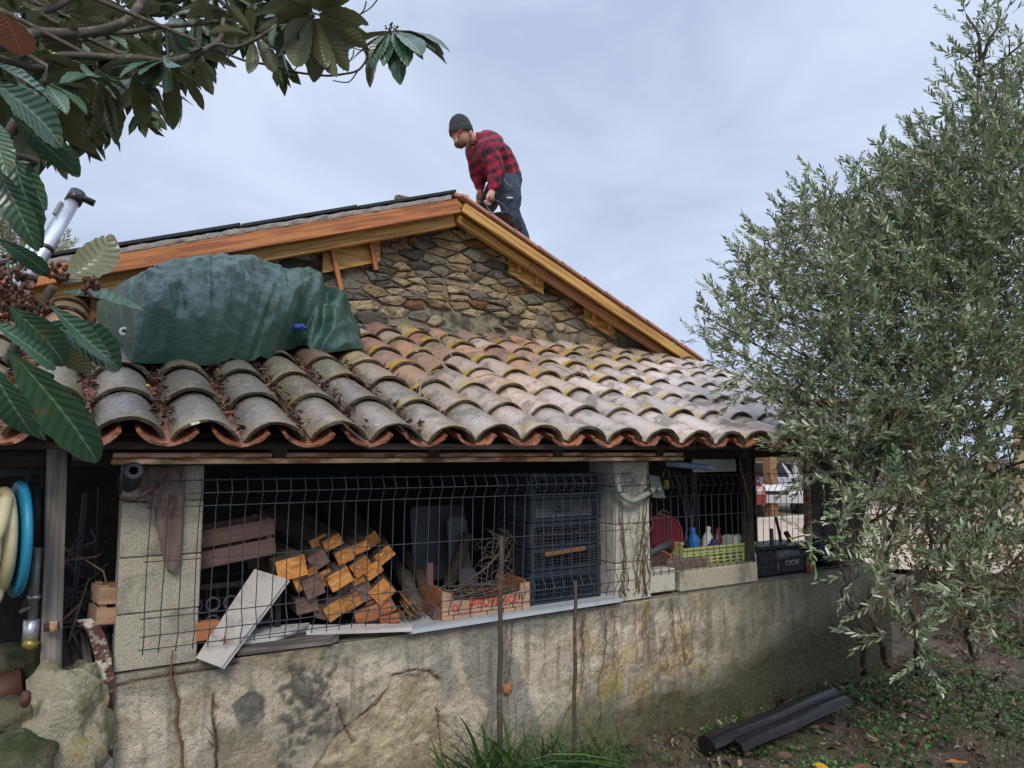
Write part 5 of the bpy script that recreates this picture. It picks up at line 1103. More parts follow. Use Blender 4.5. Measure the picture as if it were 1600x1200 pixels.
# ================================================================== TARP
def facet(q, sc):
    w = Vector((q.x, q.y * .8, q.z * .7)) * sc; ds, ps = noise.voronoi(w); g = noise.cell_vector(ps[0] * 7.3) - Vector((.5, .5, .5))
    return (w - ps[0]).dot(g) * min(1, (ds[1] - ds[0]) * 2.2)
def tarp():
    # anchored grid on the roof: u along the eave, v up the slope, h above it
    out_top = [(150, 480), (175, 455), (225, 432), (262, 418), (305, 407), (340, 403), (372, 400), (400, 404), (425, 416), (446, 427), (470, 421), (488, 421), (500, 437), (520, 448), (540, 468), (556, 492), (567, 515), (562, 541)]
    out_bot = [(150, 500), (188, 540), (205, 567), (262, 560), (330, 563), (372, 558), (400, 557), (428, 552), (446, 543), (468, 535), (500, 547), (530, 547), (562, 545)]
    def interp(P, t):
        L_ = [0]
        for a, b in zip(P, P[1:]): L_.append(L_[-1] + math.hypot(a[0] - b[0], a[1] - b[1]))
        s = t * L_[-1]
        for i in range(len(P) - 1):
            if s <= L_[i + 1] + 1e-9: k = (s - L_[i]) / (L_[i + 1] - L_[i]); return (P[i][0] + (P[i + 1][0] - P[i][0]) * k, P[i][1] + (P[i + 1][1] - P[i][1]) * k)
        return P[-1]
    nu, nv = 260, 110; V = []
    for j in range(nv + 1):
        v = j / nv
        for i in range(nu + 1):
            t = i / nu; b = interp(out_bot, t); a = interp(out_top, t)
            pb = PR(*b, .10); 
            Yt = pb.y + .55 + .25 * math.sin(math.pi * t)
            pt = PY(*a, Yt)
            # section of the heap: climbs steeply, rounds over the crest, drops behind
            if v < .8:
                k = v / .8; ang = k * math.pi / 2
                p = Vector((pb.x + (pt.x - pb.x) * k, pb.y + (pt.y - pb.y) * (1 - math.cos(ang) ** 1.1), pb.z + (pt.z - pb.z) * math.sin(ang) ** .92))
            else:
                k = (v - .8) / .2; p = Vector((pt.x, pt.y + .5 * k, pt.z - (pt.z - roofz(pt.y + .5) - .1) * k ** 1.6 * .95))
            q = Vector((p.x * 3, p.y * 3, p.z * 3)); e = math.sin(math.pi * min(1, v / .8)) ** .5 if v < .8 else .6
            e2 = min(1, 6 * t, 6 * (1 - t)); am = 1 + 1.2 * sm(.76, .84, t)
            rdg = lambda w: 1 - min(1, abs(noise.noise(w)) * 3.2)                 # sharp pulled creases
            fan = Vector((t * 7 + (v - .5) * 1.2 * math.sin(t * 5), v * 1.1, 3)); low = sm(.5, .05, v)
            r1 = noise.noise(q * .8 + Vector((2, 5, 1))); r2 = rdg(fan); r3 = rdg(Vector((t * 15 + v * 3, v * 3.0, 9))); r4 = facet(q, 2.6); r5 = facet(q, 6.0)
            big2 = rdg(Vector((t * 4 - v * 1.5, v * .7, 21)))
            pull = .05 * math.exp(-((t - .795 + .07 * v) / .022) ** 2) - .085 * math.exp(-((t - .845 + .10 * v) / .022) ** 2) + .03 * math.exp(-((t - .60 - .02 * v) / .01) ** 2) * low
            hem = -.03 * low * abs(math.sin(t * 21 + 2 * math.sin(t * 9))) 
            fold = 0; cr_ = 0
            d = (.045 * r1 + .028 * big2 + .022 * r2 * (.4 + low) * am + .014 * r3 * am + .095 * r4 * am + .055 * r5) * e * e2 + pull * e + hem * e2
            right = sm(.84, .9, t); d -= right * .05 * math.sin(v * math.pi) 
            nrm_ = Vector((0.12 * (t - .5), -.75, .65)).normalized()
            V.append(p + nrm_ * (d - .040 * e * e2))
    n = nu + 1; F = [(j * n + i, j * n + i + 1, (j + 1) * n + i + 1, (j + 1) * n + i) for j in range(nv) for i in range(nu)]
    return V, F
V, F = tarp()
mt = pm('tarp_green', (.022, .066, .046), [((.06, .115, .088), 5, .48, .64, 8, .55), ((.012, .04, .03), 3.2, .52, .62, 6, .7), ((.05, .07, .03), 6, .60, .7, 5, .4)], rough=.36, rough2=.46, bump=[(26, .008), (90, .002)], spec=.4)
tt = thing('tarpaulin', 'crumpled green tarpaulin covering a heap on the tiled lean-to roof', 'tarpaulin', PR(350, 560, .1))
npmesh('sheet', [tuple(v) for v in V], F, mt, tt, smooth=True)
p = PR(194, 521, .25); 
def near_tarp(px, py):
    d = ray(px, py).normalized(); o = Vector((0, 0, EYE)); best = min(V, key=lambda q: ((q - o) - d * (q - o).dot(d)).length + (0 if (q - o).length < 6 else 9)); return best
g = near_tarp(194, 520) + Vector((0, -.015, .005)); vd = (Vector((0, 0, EYE)) - g).normalized()
MB().lathe([(.007, .002), (.009, .006), (.017, .006), (.019, .002), (.019, 0)], frame(g, g + Vector((-.15, -.8, .15))) @ Matrix.Rotation(R(90), 4, 'Y'), 20).out('grommet', M['white_plastic'], tt)
MB().lathe([(.001, .001), (.008, .001)], frame(g, g + Vector((-.15, -.8, .15))) @ Matrix.Rotation(R(90), 4, 'Y'), 12).out('grommet_hole_shade', M['flat_black'], tt)  # black disc standing in for the darkness inside the eyelet
g = near_tarp(463, 513) + Vector((0, -.02, .0))
blob('blue_sheet', 'bright blue scrap of sheeting peeking from the fold of the green tarpaulin', 'sheeting', g, .045, .02, .018, M['tarp_blue'], 5, .4)

# ================================================================== LADDER
t = thing('ladder', 'aluminium telescopic ladder with dark end cap leaning on the roofs', 'ladder', PY(22, 475, 3.7))
a = PY(22, 475, 3.7); b = PY(116, 312, 3.9); d = (b - a).normalized(); sd2 = Vector((-.05, .06, 0))
rod('rail', [a, b], .030, M['alu'], t, 14); rod('rail', [a + sd2, a + sd2 + (b - a) * .86], .017, M['alu'], t, 10); rod('rail', [a + sd2 * 1.7, a + sd2 * 1.7 + (b - a) * .74], .010, M['alu'], t, 8)
rod('end_cap', [b - d * .02, b + d * .045], .036, M['wet_black'], t, 14); rod('cap_hook', [b + d * .03, b + d * .03 + Vector((.075, 0, -.028))], .017, M['wet_black'], t, 10)
for q, nm in ((.50, 'strap'), (.22, 'strap')): rod(nm, [a.lerp(b, q) - d * .010, a.lerp(b, q) + d * .010], .034, M['wet_black'], t, 14)
bar('side_lock', a.lerp(b, .80) + Vector((-.035, -.01, .01)), a.lerp(b, .93) + Vector((-.035, -.01, .01)), .018, .018, M['grey_metal'], t)
rod('foot_band', [a - d * .02, a + d * .04], .034, M['wet_black'], t, 14)
for k in range(3): rod('rung', [a.lerp(b, .15 + .25 * k), a.lerp(b, .15 + .25 * k) + sd2], .010, M['alu'], t)

# ================================================================== PERSON
def skinned(name, verts, edges, radii, mat, parent, root=0, vox=.016, **k_):
    """limbs as overlapping capsules, fused by a voxel remesh into one continuous surface"""
    m = MB(); rr = [r_ if isinstance(r_, tuple) else (r_, r_) for r_ in radii]
    for i, j in edges:
        A_, B_ = Vector(verts[i]), Vector(verts[j]); n = 7
        for q in range(n + 1):
            c = A_.lerp(B_, q / n); r_ = [rr[i][e] + (rr[j][e] - rr[i][e]) * q / n for e in (0, 1)]; V = []; F = []; nu, nv = 12, 8
            ax = (B_ - A_).normalized(); yy = Vector((0, 1, 0)); xx = yy.cross(ax).normalized(); yy = ax.cross(xx)
            for a_ in range(nv + 1):
                for b_ in range(nu): th = math.pi * a_ / nv; ph = 2 * math.pi * b_ / nu; V.append(c + xx * (r_[0] * math.sin(th) * math.cos(ph)) + yy * (r_[1] * math.sin(th) * math.sin(ph)) + ax * (min(r_) * math.cos(th)))
            F = [(a_ * nu + b_, (a_ + 1) * nu + b_, (a_ + 1) * nu + (b_ + 1) % nu, a_ * nu + (b_ + 1) % nu) for a_ in range(nv) for b_ in range(nu)]
            m.add(V, F)
    me = m.mesh(name, mat); o = bpy.data.objects.new(name, me); COL.objects.link(o)
    md = o.modifiers.new('r', 'REMESH'); md.mode = 'VOXEL'; md.voxel_size = vox; md.use_smooth_shade = True
    ms = o.modifiers.new('s', 'SMOOTH'); ms.iterations = 5; ms.factor = .5
    bpy.context.view_layer.update(); me2 = bpy.data.meshes.new_from_object(o.evaluated_get(bpy.context.evaluated_depsgraph_get())); bpy.data.objects.remove(o)
    me2.materials.clear(); me2.materials.append(mat); me2.name = name; me2.polygons.foreach_set('use_smooth', [True] * len(me2.polygons))
    if mat is not M['skin']:
        for v in me2.vertices: v.co += v.normal * (.012 * noise.noise(v.co * 9) + .007 * (1 - 2 * abs(noise.noise(v.co * 14 + Vector((3, 3, 3))))))
    c = sum((v.co for v in me2.vertices), Vector()) / len(me2.vertices); me2.transform(Matrix.Translation(-c))
    return link(name, me2, parent, Matrix.Translation(c))
PYY = 4.92; NY, FYY = PYY - .15, PYY + .16
def J(px, py, Y=PYY): return PY(px, py, Y)
footN = J(822, 388, NY); footF = J(748, 372, FYY + .1); footN.z = rake(footN.x) + .06; footF.z = rake(footF.x) + .06
hips = J(790, 288); chest = J(762, 236); neck = J(744, 218); head = J(722, 213)
pt = thing('person', 'person in red checked shirt, dark beanie and blue work trousers bending over on the ridge', 'person', footN)
hN, hF = J(794, 290, NY + .05), J(782, 290, FYY - .05); kN, kF = J(797, 331, NY), J(759, 322, FYY); aN, aF = J(815, 368, NY), J(750, 350, FYY + .05)
sN, sF = J(764, 234, NY - .04), J(742, 232, FYY + .02); eN, eF = J(777, 268, NY - .08), J(744, 266, FYY); wN, wF = J(770, 296, NY - .08), J(750, 297, FYY - .02)
hand = J(766, 310, NY - .08)
body_v = [hips, J(776, 260), chest, neck, J(733, 216), J(722, 214), J(719, 205), hN, kN, aN, footN, hF, kF, aF, footF, sN, eN, wN, sF, eF, wF, J(768, 305, NY - .08), J(752, 304, FYY - .02)]
body_e = [(0, 1), (1, 2), (2, 3), (3, 4), (4, 5), (5, 6), (0, 7), (7, 8), (8, 9), (9, 10), (0, 11), (11, 12), (12, 13), (13, 14), (2, 15), (15, 16), (16, 17), (17, 21), (2, 18), (18, 19), (19, 20), (20, 22)]
body_r = [.10, .10, .11, .055, .06, .078, .078, .085, .055, .04, .045, .085, .055, .04, .045, .06, .045, .03, .06, .045, .03, .028, .028]
skinned('body', body_v, body_e, body_r, M['skin'], pt)
# face: nose, brow and beard towards the lower left
fd = (J(700, 226, PYY - .05) - J(722, 211)).normalized(); hc = J(722, 213)
nose = hc + fd * .088 + Vector((0, 0, -.010)); MB().tube([hc + fd * .08 + Vector((0, 0, .02)), nose, nose + Vector((0, 0, -.012))], [.006, .011, .004], 8).out('nose', M['skin'], pt)
for s_ in (-1, 1):
    sd_ = fd.cross(Vector((0, 0, 1))).normalized() * s_; MB().lathe([(.001, 0), (.008, .002), (.009, .006)], Matrix.Translation(hc + fd * .084 + sd_ * .03 + Vector((0, 0, .018))), 8).out('eye', M['flat_black'], pt)
    e = hc + sd_ * .082 - fd * .01; MB().tube([e + Vector((0, 0, .02)), e + sd_ * .008, e - Vector((0, 0, .025))], [.01, .014, .008], 6).out('ear', M['skin'], pt)
blob('beard', None, None, hc + fd * .030 + Vector((0, 0, -.052)), .050, .048, .034, M['beard'], 2, .12, parent=pt)
rod('mouth', [hc + fd * .089 + fd.cross(Vector((0, 0, 1))) * .02 + Vector((0, 0, -.038)), hc + fd * .089 - fd.cross(Vector((0, 0, 1))) * .02 + Vector((0, 0, -.038))], .004, M['beard'], pt)
# beanie
up_ = (J(716, 186) - J(722, 216)).normalized(); hm = frame(hc + up_ * .03, hc + up_ * .03 + up_, up=(0, 1, 0)) @ Matrix.Rotation(R(90), 4, 'Y')
hat = link('beanie', MB().lathe([(.094, -.012), (.099, .0), (.098, .036), (.092, .040), (.090, .062), (.078, .100), (.056, .128), (.026, .146), (.001, .150)], None, 28).mesh('beanie', M['hat']), pt, hm)
lb = hc + up_ * .058 + fd * .080 + Vector((.012, -.052, -.002)); link('hat_label', MB().box((.045, .006, .020), None, .002).mesh('hat_label', M['red_plastic']), hat, Matrix.Translation(lb) @ Matrix.Rotation(R(-52), 4, 'Z') @ Matrix.Rotation(R(-15), 4, 'Y'))
# shirt
shirt_v = [J(792, 282), J(785, 268), J(774, 248), J(762, 233), J(748, 222), sN, eN, J(771, 291, NY - .08), sF, eF, J(750, 290, FYY - .02)]
def plaid():
    m = bpy.data.materials.new('checked_shirt'); m.use_nodes = True; t = m.node_tree; N = t.nodes; L = t.links; p = N['Principled BSDF']; tc = N.new('ShaderNodeTexCoord')
    mp = N.new('ShaderNodeMapping'); mp.inputs['Rotation'].default_value = (0, R(28), 0); L.new(tc.outputs['Object'], mp.inputs[0]); s = N.new('ShaderNodeSeparateXYZ'); L.new(mp.outputs[0], s.inputs[0])
    def stripe(sock):
        a = N.new('ShaderNodeMath'); a.operation = 'MULTIPLY'; a.inputs[1].default_value = 13.5; L.new(sock, a.inputs[0]); f = N.new('ShaderNodeMath'); f.operation = 'FRACT'; L.new(a.outputs[0], f.inputs[0])
        g = N.new('ShaderNodeMath'); g.operation = 'GREATER_THAN'; g.inputs[1].default_value = .5; L.new(f.outputs[0], g.inputs[0]); return g.outputs[0]
    sx_ = N.new('ShaderNodeMath'); sx_.operation = 'ADD'; L.new(s.outputs['X'], sx_.inputs[0]); L.new(s.outputs['Y'], sx_.inputs[1])
    a = N.new('ShaderNodeMath'); a.operation = 'ADD'; L.new(stripe(sx_.outputs[0]), a.inputs[0]); L.new(stripe(s.outputs['Z']), a.inputs[1]); h = N.new('ShaderNodeMath'); h.operation = 'MULTIPLY'; h.inputs[1].default_value = .5; L.new(a.outputs[0], h.inputs[0])
    r_ = N.new('ShaderNodeValToRGB'); r_.color_ramp.interpolation = 'CONSTANT'; r_.color_ramp.elements[0].color = (.34, .02, .045, 1); r_.color_ramp.elements[1].position = .4; r_.color_ramp.elements[1].color = (.15, .014, .03, 1)
    e = r_.color_ramp.elements.new(.9); e.color = (.022, .016, .024, 1); L.new(h.outputs[0], r_.inputs[0]); L.new(r_.outputs[0], p.inputs['Base Color']); p.inputs['Roughness'].default_value = .95
    n = N.new('ShaderNodeTexNoise'); n.inputs['Scale'].default_value = 14; n.inputs['Detail'].default_value = 5; L.new(tc.outputs['Object'], n.inputs['Vector']); b = N.new('ShaderNodeBump'); b.inputs['Distance'].default_value = .02; L.new(n.outputs['Fac'], b.inputs['Height']); L.new(b.outputs[0], p.inputs['Normal'])
    return m
M['plaid'] = plaid()
skinned('shirt', shirt_v, [(0, 1), (1, 2), (2, 3), (3, 4), (3, 5), (5, 6), (6, 7), (3, 8), (8, 9), (9, 10)], [(.118, .15), (.128, .16), (.140, .165), (.125, .15), (.070, .085), .082, .066, .050, .082, .064, .048], M['plaid'], pt, 2)
MB().tube(bez([J(745, 219, PYY - .09), J(738, 226, PYY - .08), J(735, 224, PYY + .05)], 4), .016, 6).out('collar', M['plaid'], pt)
tro_v = [J(792, 281), J(789, 292), hN, J(797, 312, NY), kN, J(803, 347, NY), aN, footN + Vector((0, 0, .06)), hF, J(770, 306, FYY), kF, aF, footF + Vector((0, 0, .06))]
skinned('trousers', tro_v, [(0, 1), (1, 2), (2, 3), (3, 4), (4, 5), (5, 6), (6, 7), (1, 8), (8, 9), (9, 10), (10, 11), (11, 12)], [(.125, .15), (.125, .145), .10, .095, .078, .07, .062, .055, .10, .09, .074, .062, .055], M['jeans'], pt, 1)
for (p, q, w_) in ((J(803, 343, NY - .07), J(810, 360, NY - .07), .085), (J(750, 318, FYY - .06), J(752, 333, FYY - .06), .07)): bar('knee_pad', p, q, .03, w_, M['knee_patch'], pt, bev=.012, up=(1, 0, 0))
bar('pocket_flap', J(792, 309, NY - .098), J(801, 309, NY - .098), .008, .012, M['white_plastic'], pt); rod('hammer_loop', bez([J(787, 279, NY - .1), J(793, 288, NY - .11), J(801, 292, NY - .1)]), .006, M['grey_plastic'], pt)
for (f, d_) in ((footN, -1), (footF, -1)): blob('boot', None, None, f + Vector((-.05, 0, .0)), .13, .05, .055, M['dark_wood'], 4, .08, parent=pt)
# near hand: palm, four curled fingers and a thumb
hb = J(768, 300, NY - .09); dwn = (J(765, 312, NY - .09) - hb).normalized(); sx = Vector((-.6, -.5, -.1)).normalized(); MB().tube([hb, hb + dwn * .035, hb + dwn * .075], [.024, .034, .030], 10).out('palm', M['skin'], pt)
for k in range(4):
    b0 = hb + dwn * .07 + Vector((-.028 + .018 * k, .012 * k - .02, 0)); L_ = (.030, .034, .032, .026)[k]
    MB().tube([b0, b0 + dwn * L_ + sx * .008, b0 + dwn * L_ * 1.4 + sx * .028, b0 + dwn * L_ * .9 + sx * .042], [.010, .0095, .009, .007], 7).out('finger', M['skin'], pt)
MB().tube([hb + dwn * .02 + sx * .02, hb + dwn * .05 + sx * .05, hb + dwn * .08 + sx * .055], [.012, .011, .008], 7).out('thumb', M['skin'], pt)
hf = wF + Vector((0, 0, -.03)); MB().tube([wF, hf, hf + Vector((-.01, 0, -.05))], [.024, .032, .026], 8).out('palm', M['skin'], pt)
for k in range(4): b0 = hf + Vector((-.02 + .014 * k, 0, -.045)); MB().tube([b0, b0 + Vector((-.01, 0, -.035)), b0 + Vector((.005, 0, -.055))], [.01, .009, .007], 6).out('finger', M['skin'], pt)
MB().tube([hf + Vector((-.02, -.02, -.0)), hf + Vector((-.04, -.02, -.03)), hf + Vector((-.04, -.02, -.055))], [.011, .01, .008], 6).out('thumb', M['skin'], pt)
# bucket with a handle the person holds
t = thing('mortar_bucket', 'black bucket held by its grey handle behind the roof edge', 'bucket', J(783, 350, NY - .1)); bc = J(784, 356, NY - .12)
MB().lathe([(.001, 0), (.06, 0), (.08, .09), (.086, .09), (.086, .10), (.077, .10), (.057, .01), (.001, .01)], Matrix.Translation(bc), 22).out('pail', M['wet_black'], t)
rod('handle', bez([bc + Vector((-.075, 0, .095)), J(760, 322, NY - .1), J(766, 312, NY - .11), J(776, 314, NY - .11), J(789, 324, NY - .11), J(797, 345, NY - .12), bc + Vector((.08, 0, .09))]), .007, M['slate_plastic'], t)

# ================================================================== NEIGHBOUR'S CARPORT, CARS, HOUSE (far right)
HY = -.12
t = thing('carport_house', 'neighbouring beige house with an open timber carport beyond the drive', 'house', (19, 15, HY), rz=0)
def Bx(name, c, s_, mat, par, bev=.01): return MB().box(s_, Matrix.Translation(c), bev).out(name, mat, par)
Bx('wall', (21.0, 19.0, 1.2), (16, .25, 2.9), M['wall_beige'], t); Bx('lintel_wall', (19.0, 14.3, 2.45), (12, .2, 1.0), M['wall_beige'], t)
for k in range(4): Bx('carport_post', (15.9 + k * 2.6, 12.9 - .6 * k, .95), (.26, .26, 2.2), M['brown_post'], t)
Bx('floor_kerb', (20.5, 12.4, -.15), (14, .3, .1), M['block_pale'], t); Bx('roof_slab', (19.0, 16, 3.0), (13, 6.5, .14), M['terracotta'], t)
def car(lab, x, y, rz, mat, s_=1.0):
    t = thing('parked_car', lab, 'car', (x, y, -.12 if x > 15 else .0), 'cars parked under the carport', rz); B = W[t]
    prof = [(-2.1, .35), (-2.15, .62), (-2.05, .82), (-1.2, .98), (-.62, 1.38), (.7, 1.42), (1.45, 1.05), (2.05, .98), (2.15, .6), (2.1, .35)]
    m = MB(); n = len(prof); vs = []
    for yy, k in ((-.86, .93), (-.80, 1), (.80, 1), (.86, .93)):
        for px, pz in prof: vs.append(B @ Vector((px * (1 if abs(yy) < .85 else .985), yy * (1 if pz < 1 else .86), pz if abs(yy) < .85 else .35 + (pz - .35) * k)))
    fs = [tuple(range(n)), tuple(reversed(range(3 * n, 4 * n)))] + [(r_ * n + i, (r_ + 1) * n + i, (r_ + 1) * n + (i + 1) % n, r_ * n + (i + 1) % n) for r_ in range(3) for i in range(n)]
    m.add(vs, fs).out('body', mat, t)
    link('windscreen', MB().slab([(-1.17, -.68, 1.0), (-.64, -.62, 1.375), (-.64, .62, 1.375), (-1.17, .68, 1.0)], .012, Vector((-.6, 0, .8))).mesh('windscreen', M['glass']), t, B)
    link('rear_window', MB().slab([(1.42, -.66, 1.07), (.74, -.62, 1.40), (.74, .62, 1.40), (1.42, .66, 1.07)], .012, Vector((.5, 0, .86))).mesh('rear_window', M['glass']), t, B)
    for s2 in (-1, 1):
        for (a0, a1) in ((-.95, -.1), (0, .95)): link('side_window', MB().slab([(a0 + (.1 if a0 < -.5 else 0), s2 * .80, 1.01), (a1, s2 * .80, 1.01), (a1 - (.2 if a1 > .5 else 0), s2 * .755, 1.32), (a0 + (.35 if a0 < -.5 else 0), s2 * .755, 1.32)], .03, Vector((0, s2, 0))).mesh('side_window', M['glass']), t, B)
        for xx in (-1.35, 1.35):
            wl = link('wheel', MB().lathe([(.2, -.1), (.31, -.1), (.33, -.06), (.33, .06), (.31, .1), (.2, .1)], None, 24).mesh('wheel', M['rubber']), t, B @ Matrix.Translation((xx, s2 * .80, .33)) @ Matrix.Rotation(R(90), 4, 'X'))
            link('rim', MB().lathe([(.001, -.09), (.2, -.1), (.2, .1), (.001, .09)], None, 12).mesh('rim', M['alu']), wl, W[wl])
        link('headlight', MB().box((.06, .32, .12), None, .02).mesh('headlight', M['alu']), t, B @ Matrix.Translation((-2.10, s2 * .6, .68)))
        link('mirror', MB().box((.12, .16, .1), None, .02).mesh('mirror', mat), t, B @ Matrix.Translation((-.85, s2 * .95, 1.02)))
    link('grille', MB().box((.04, .7, .1), None, .01).mesh('grille', M['rubber']), t, B @ Matrix.Translation((-2.13, 0, .62)))
    return t
car('white car parked left of the timber post under the carport', 17.0, 14.4, R(55), M['car_white']); car('pale grey car parked right of the timber post under the carport', 19.6, 14.4, R(55), M['car_white'])
car('dark red car parked at the left, half hidden by the dark post', 15.6, 14.6, R(55), M['car_red'])
t = thing('neighbour_house', 'beige house with a light blue shutter and brown post behind the olive tree', 'house', (12, 4, .3))
Bx('wall', (14.0, 2.6, 1.6), (.3, 7.0, 2.8), M['wall_beige'], t); Bx('shutter', (13.82, 2.45, 1.55), (.05, .42, 1.1), M['shutter'], t); Bx('shutter', (13.82, 3.9, 1.55), (.05, .42, 1.1), M['shutter'], t)
wn = Bx('window', (13.83, 3.15, 1.55), (.04, .95, 1.1), M['glass'], t); Bx('sill', (13.78, 3.15, .96), (.12, 1.1, .06), M['block_pale'], wn); Bx('frame', (13.80, 3.15, 1.55), (.03, .05, 1.1), M['white_plastic'], wn)
Bx('porch_post', (13.2, 1.85, 1.2), (.26, .26, 2.0), M['brown_post'], t); Bx('roof', (14.2, 2.6, 3.1), (2.2, 8, .14), M['terracotta'], t); Bx('step', (13.3, 2.6, .35), (1.0, 7.0, .14), M['block_pale'], t)

# ================================================================== SPRIGS (numpy): olive foliage
rng = np.random.default_rng(5)
def sprig_template(nl, ln, ll, lw, seed):
    r = random.Random(seed); V = []; F = []; 
    for k in range(nl):
        t = .12 + .88 * k / (nl - 1); x = t * ln; z = -.10 * ln * t * t; az = (k % 2) * math.pi + (k // 2) * 1.57 * (.5) + r.uniform(-.5, .5); el = R(r.uniform(32, 62) * (1 - .5 * t)); L_ = ll * r.uniform(.7, 1.15) * (1 - .25 * t)
        d = Vector((math.cos(el), math.sin(el) * math.cos(az), math.sin(el) * math.sin(az))); s = d.cross(Vector((r.uniform(-1, 1), r.uniform(-1, 1), 1))).normalized(); nn = s.cross(d)
        b0 = Vector((x, 0, z)); w_ = lw * r.uniform(.8, 1.2); b = len(V)
        V += [b0, b0 + d * L_ * .3 + s * w_ * .45 + nn * w_ * .2, b0 + d * L_ * .7 + s * w_ * .42 + nn * w_ * .15, b0 + d * L_ - nn * L_ * .05, b0 + d * L_ * .7 - s * w_ * .42 + nn * w_ * .15, b0 + d * L_ * .3 - s * w_ * .45 + nn * w_ * .2]
        F += [(b, b + 1, b + 2, b + 3), (b, b + 3, b + 4, b + 5)]
    nb = len(V); ns = 5
    for k in range(ns):
        t = k / (ns - 1); x = t * ln; z = -.10 * ln * t * t; rr = .0016 * (1 - .6 * t) * ln / .25
        for a in range(3): V.append(Vector((x, rr * math.cos(a * 2.09), z + rr * math.sin(a * 2.09))))
    for k in range(ns - 1):
        for a in range(3): a2 = (a + 1) % 3; F.append((nb + k * 3 + a, nb + k * 3 + a2, nb + (k + 1) * 3 + a2, nb + (k + 1) * 3 + a))
    return np.array([tuple(v) for v in V]), np.array(F), nl
def scatter(templates, P, D, S_, roll):
    """instances of the templates as one array; P positions, D directions, S_ scales"""
    VV = []; FF = []; off = 0; who = []
    tn = len(templates); pick = rng.integers(0, tn, len(P))
    for t in range(tn):
        V, F, nl = templates[t]; idx = np.where(pick == t)[0]
        if not len(idx): continue
        x = D[idx] / np.linalg.norm(D[idx], axis=1, keepdims=True); up = np.tile(np.array([0, 0, 1.0]), (len(idx), 1)); y = np.cross(up, x); y /= np.linalg.norm(y, axis=1, keepdims=True) + 1e-6; z = np.cross(x, y)
        c, s = np.cos(roll[idx])[:, None], np.sin(roll[idx])[:, None]; y2 = y * c + z * s; z2 = z * c - y * s
        B = np.stack([x, y2, z2], axis=1) * S_[idx][:, None, None]
        W_ = np.einsum('vk,nkj->nvj', V, B) + P[idx][:, None, :]
        n = len(V); VV.append(W_.reshape(-1, 3)); FF.append((F[None] + (np.arange(len(idx)) * n)[:, None, None] + off).reshape(-1, 4)); off += len(idx) * n; who.append((t, len(idx)))
    return np.concatenate(VV), np.concatenate(FF), who
def foliage(name, blobs, par, templates, dens, pal, stem, lab=None, bias=(0, 0, .35), sc=(.8, 1.25), cat=None, kind='stuff', shell=.35):
    P = []; D = []
    for (c, r_, k) in blobs:
        n = int(dens * k * (r_ ** 2)) + 4
        d = rng.normal(size=(n, 3)); d /= np.linalg.norm(d, axis=1, keepdims=True); rad = r_ * (shell + (1 - shell) * rng.random((n, 1)) ** .6)
        P.append(np.array(c)[None] + d * rad * np.array([1, 1, 1.0])); D.append(d * .8 + rng.normal(size=(n, 3)) * .45 + np.array(bias)[None])
    P = np.concatenate(P); D = np.concatenate(D); S_ = rng.uniform(sc[0], sc[1], len(P)); V, F, who = scatter(templates, P, D, S_, rng.uniform(0, 6.28, len(P)))
    cols = np.zeros((len(V), 3)); o_ = 0; pal = np.array(pal)
    for t, cnt in who:
        n = len(templates[t][0]); nl = templates[t][2]; cc = np.zeros((cnt, n, 3)); k = rng.integers(0, len(pal), (cnt, nl)); v = pal[k] * rng.uniform(.7, 1.3, (cnt, nl, 1)) * rng.uniform(.8, 1.2, (cnt, 1, 1))
        cc[:, :nl * 6] = np.repeat(v * np.array([1.15, 1.1, 1.0]), 6, axis=1); cc[:, nl * 6:] = np.array(stem) * rng.uniform(.6, 1.3, (cnt, 1, 1)); cols[o_:o_ + cnt * n] = cc.reshape(-1, 3); o_ += cnt * n
    o = npmesh(name, V, F, M['foliage'], par, kind=kind); vcol(o.data, cols); tagp(o, lab, cat); return o

# ================================================================== LOQUAT (upper left and left edge)
def leaf_mesh(k):
    r = random.Random(k); na, nc = 15, 6; droop = r.uniform(.10, .34); side = r.uniform(-.10, .10); V = []; UV = []; wide = r.uniform(.15, .20); fold = r.uniform(.15, .5); twist = r.uniform(-.5, .5)
    for i in range(na + 1):
        t = i / na; w_ = wide * (math.sin(math.pi * min(1, t * .96 + .01) ** 1.15) ** .8) * (1 if t < .97 else .5) + .004
        ser = 1 + (.06 if i % 2 else -.03) * (t > .15)
        x = t * (1 - .12 * t * droop * 2); z0 = -droop * t * t; y0 = side * math.sin(t * 2.2)
        for j in range(nc + 1):
            u = j / nc * 2 - 1; y = u * w_ * ser; a = twist * t * .6
            z = abs(u) * w_ * fold + .006 * math.sin((t * 11 - abs(u) * 1.6) * 2 * math.pi) * abs(u) * (1 - abs(u) * .4) + .008 * math.sin(t * 9 + k) * u
            V.append((x + .0 , y0 + y * math.cos(a) - z * math.sin(a), z0 + z * math.cos(a) + y * math.sin(a))); UV.append((j / nc, t))
    F = [(i * (nc + 1) + j, (i + 1) * (nc + 1) + j, (i + 1) * (nc + 1) + j + 1, i * (nc + 1) + j + 1) for i in range(na) for j in range(nc)]
    me = bpy.data.meshes.new('leaf'); me.from_pydata(V, [], F); ul = me.uv_layers.new(name='UVMap')
    for p in me.polygons:
        for li, vi in zip(p.loop_indices, p.vertices): ul.data[li].uv = UV[vi]
    me.materials.append(M['loquat']); me.polygons.foreach_set('use_smooth', [True] * len(F)); return me
lm = [leaf_mesh(k) for k in range(9)]
lq = thing('loquat_tree', 'loquat tree with large ribbed dark green leaves overhanging the upper left and left edge', 'tree', (-1.15, 1.0, .2))
NL = [0]
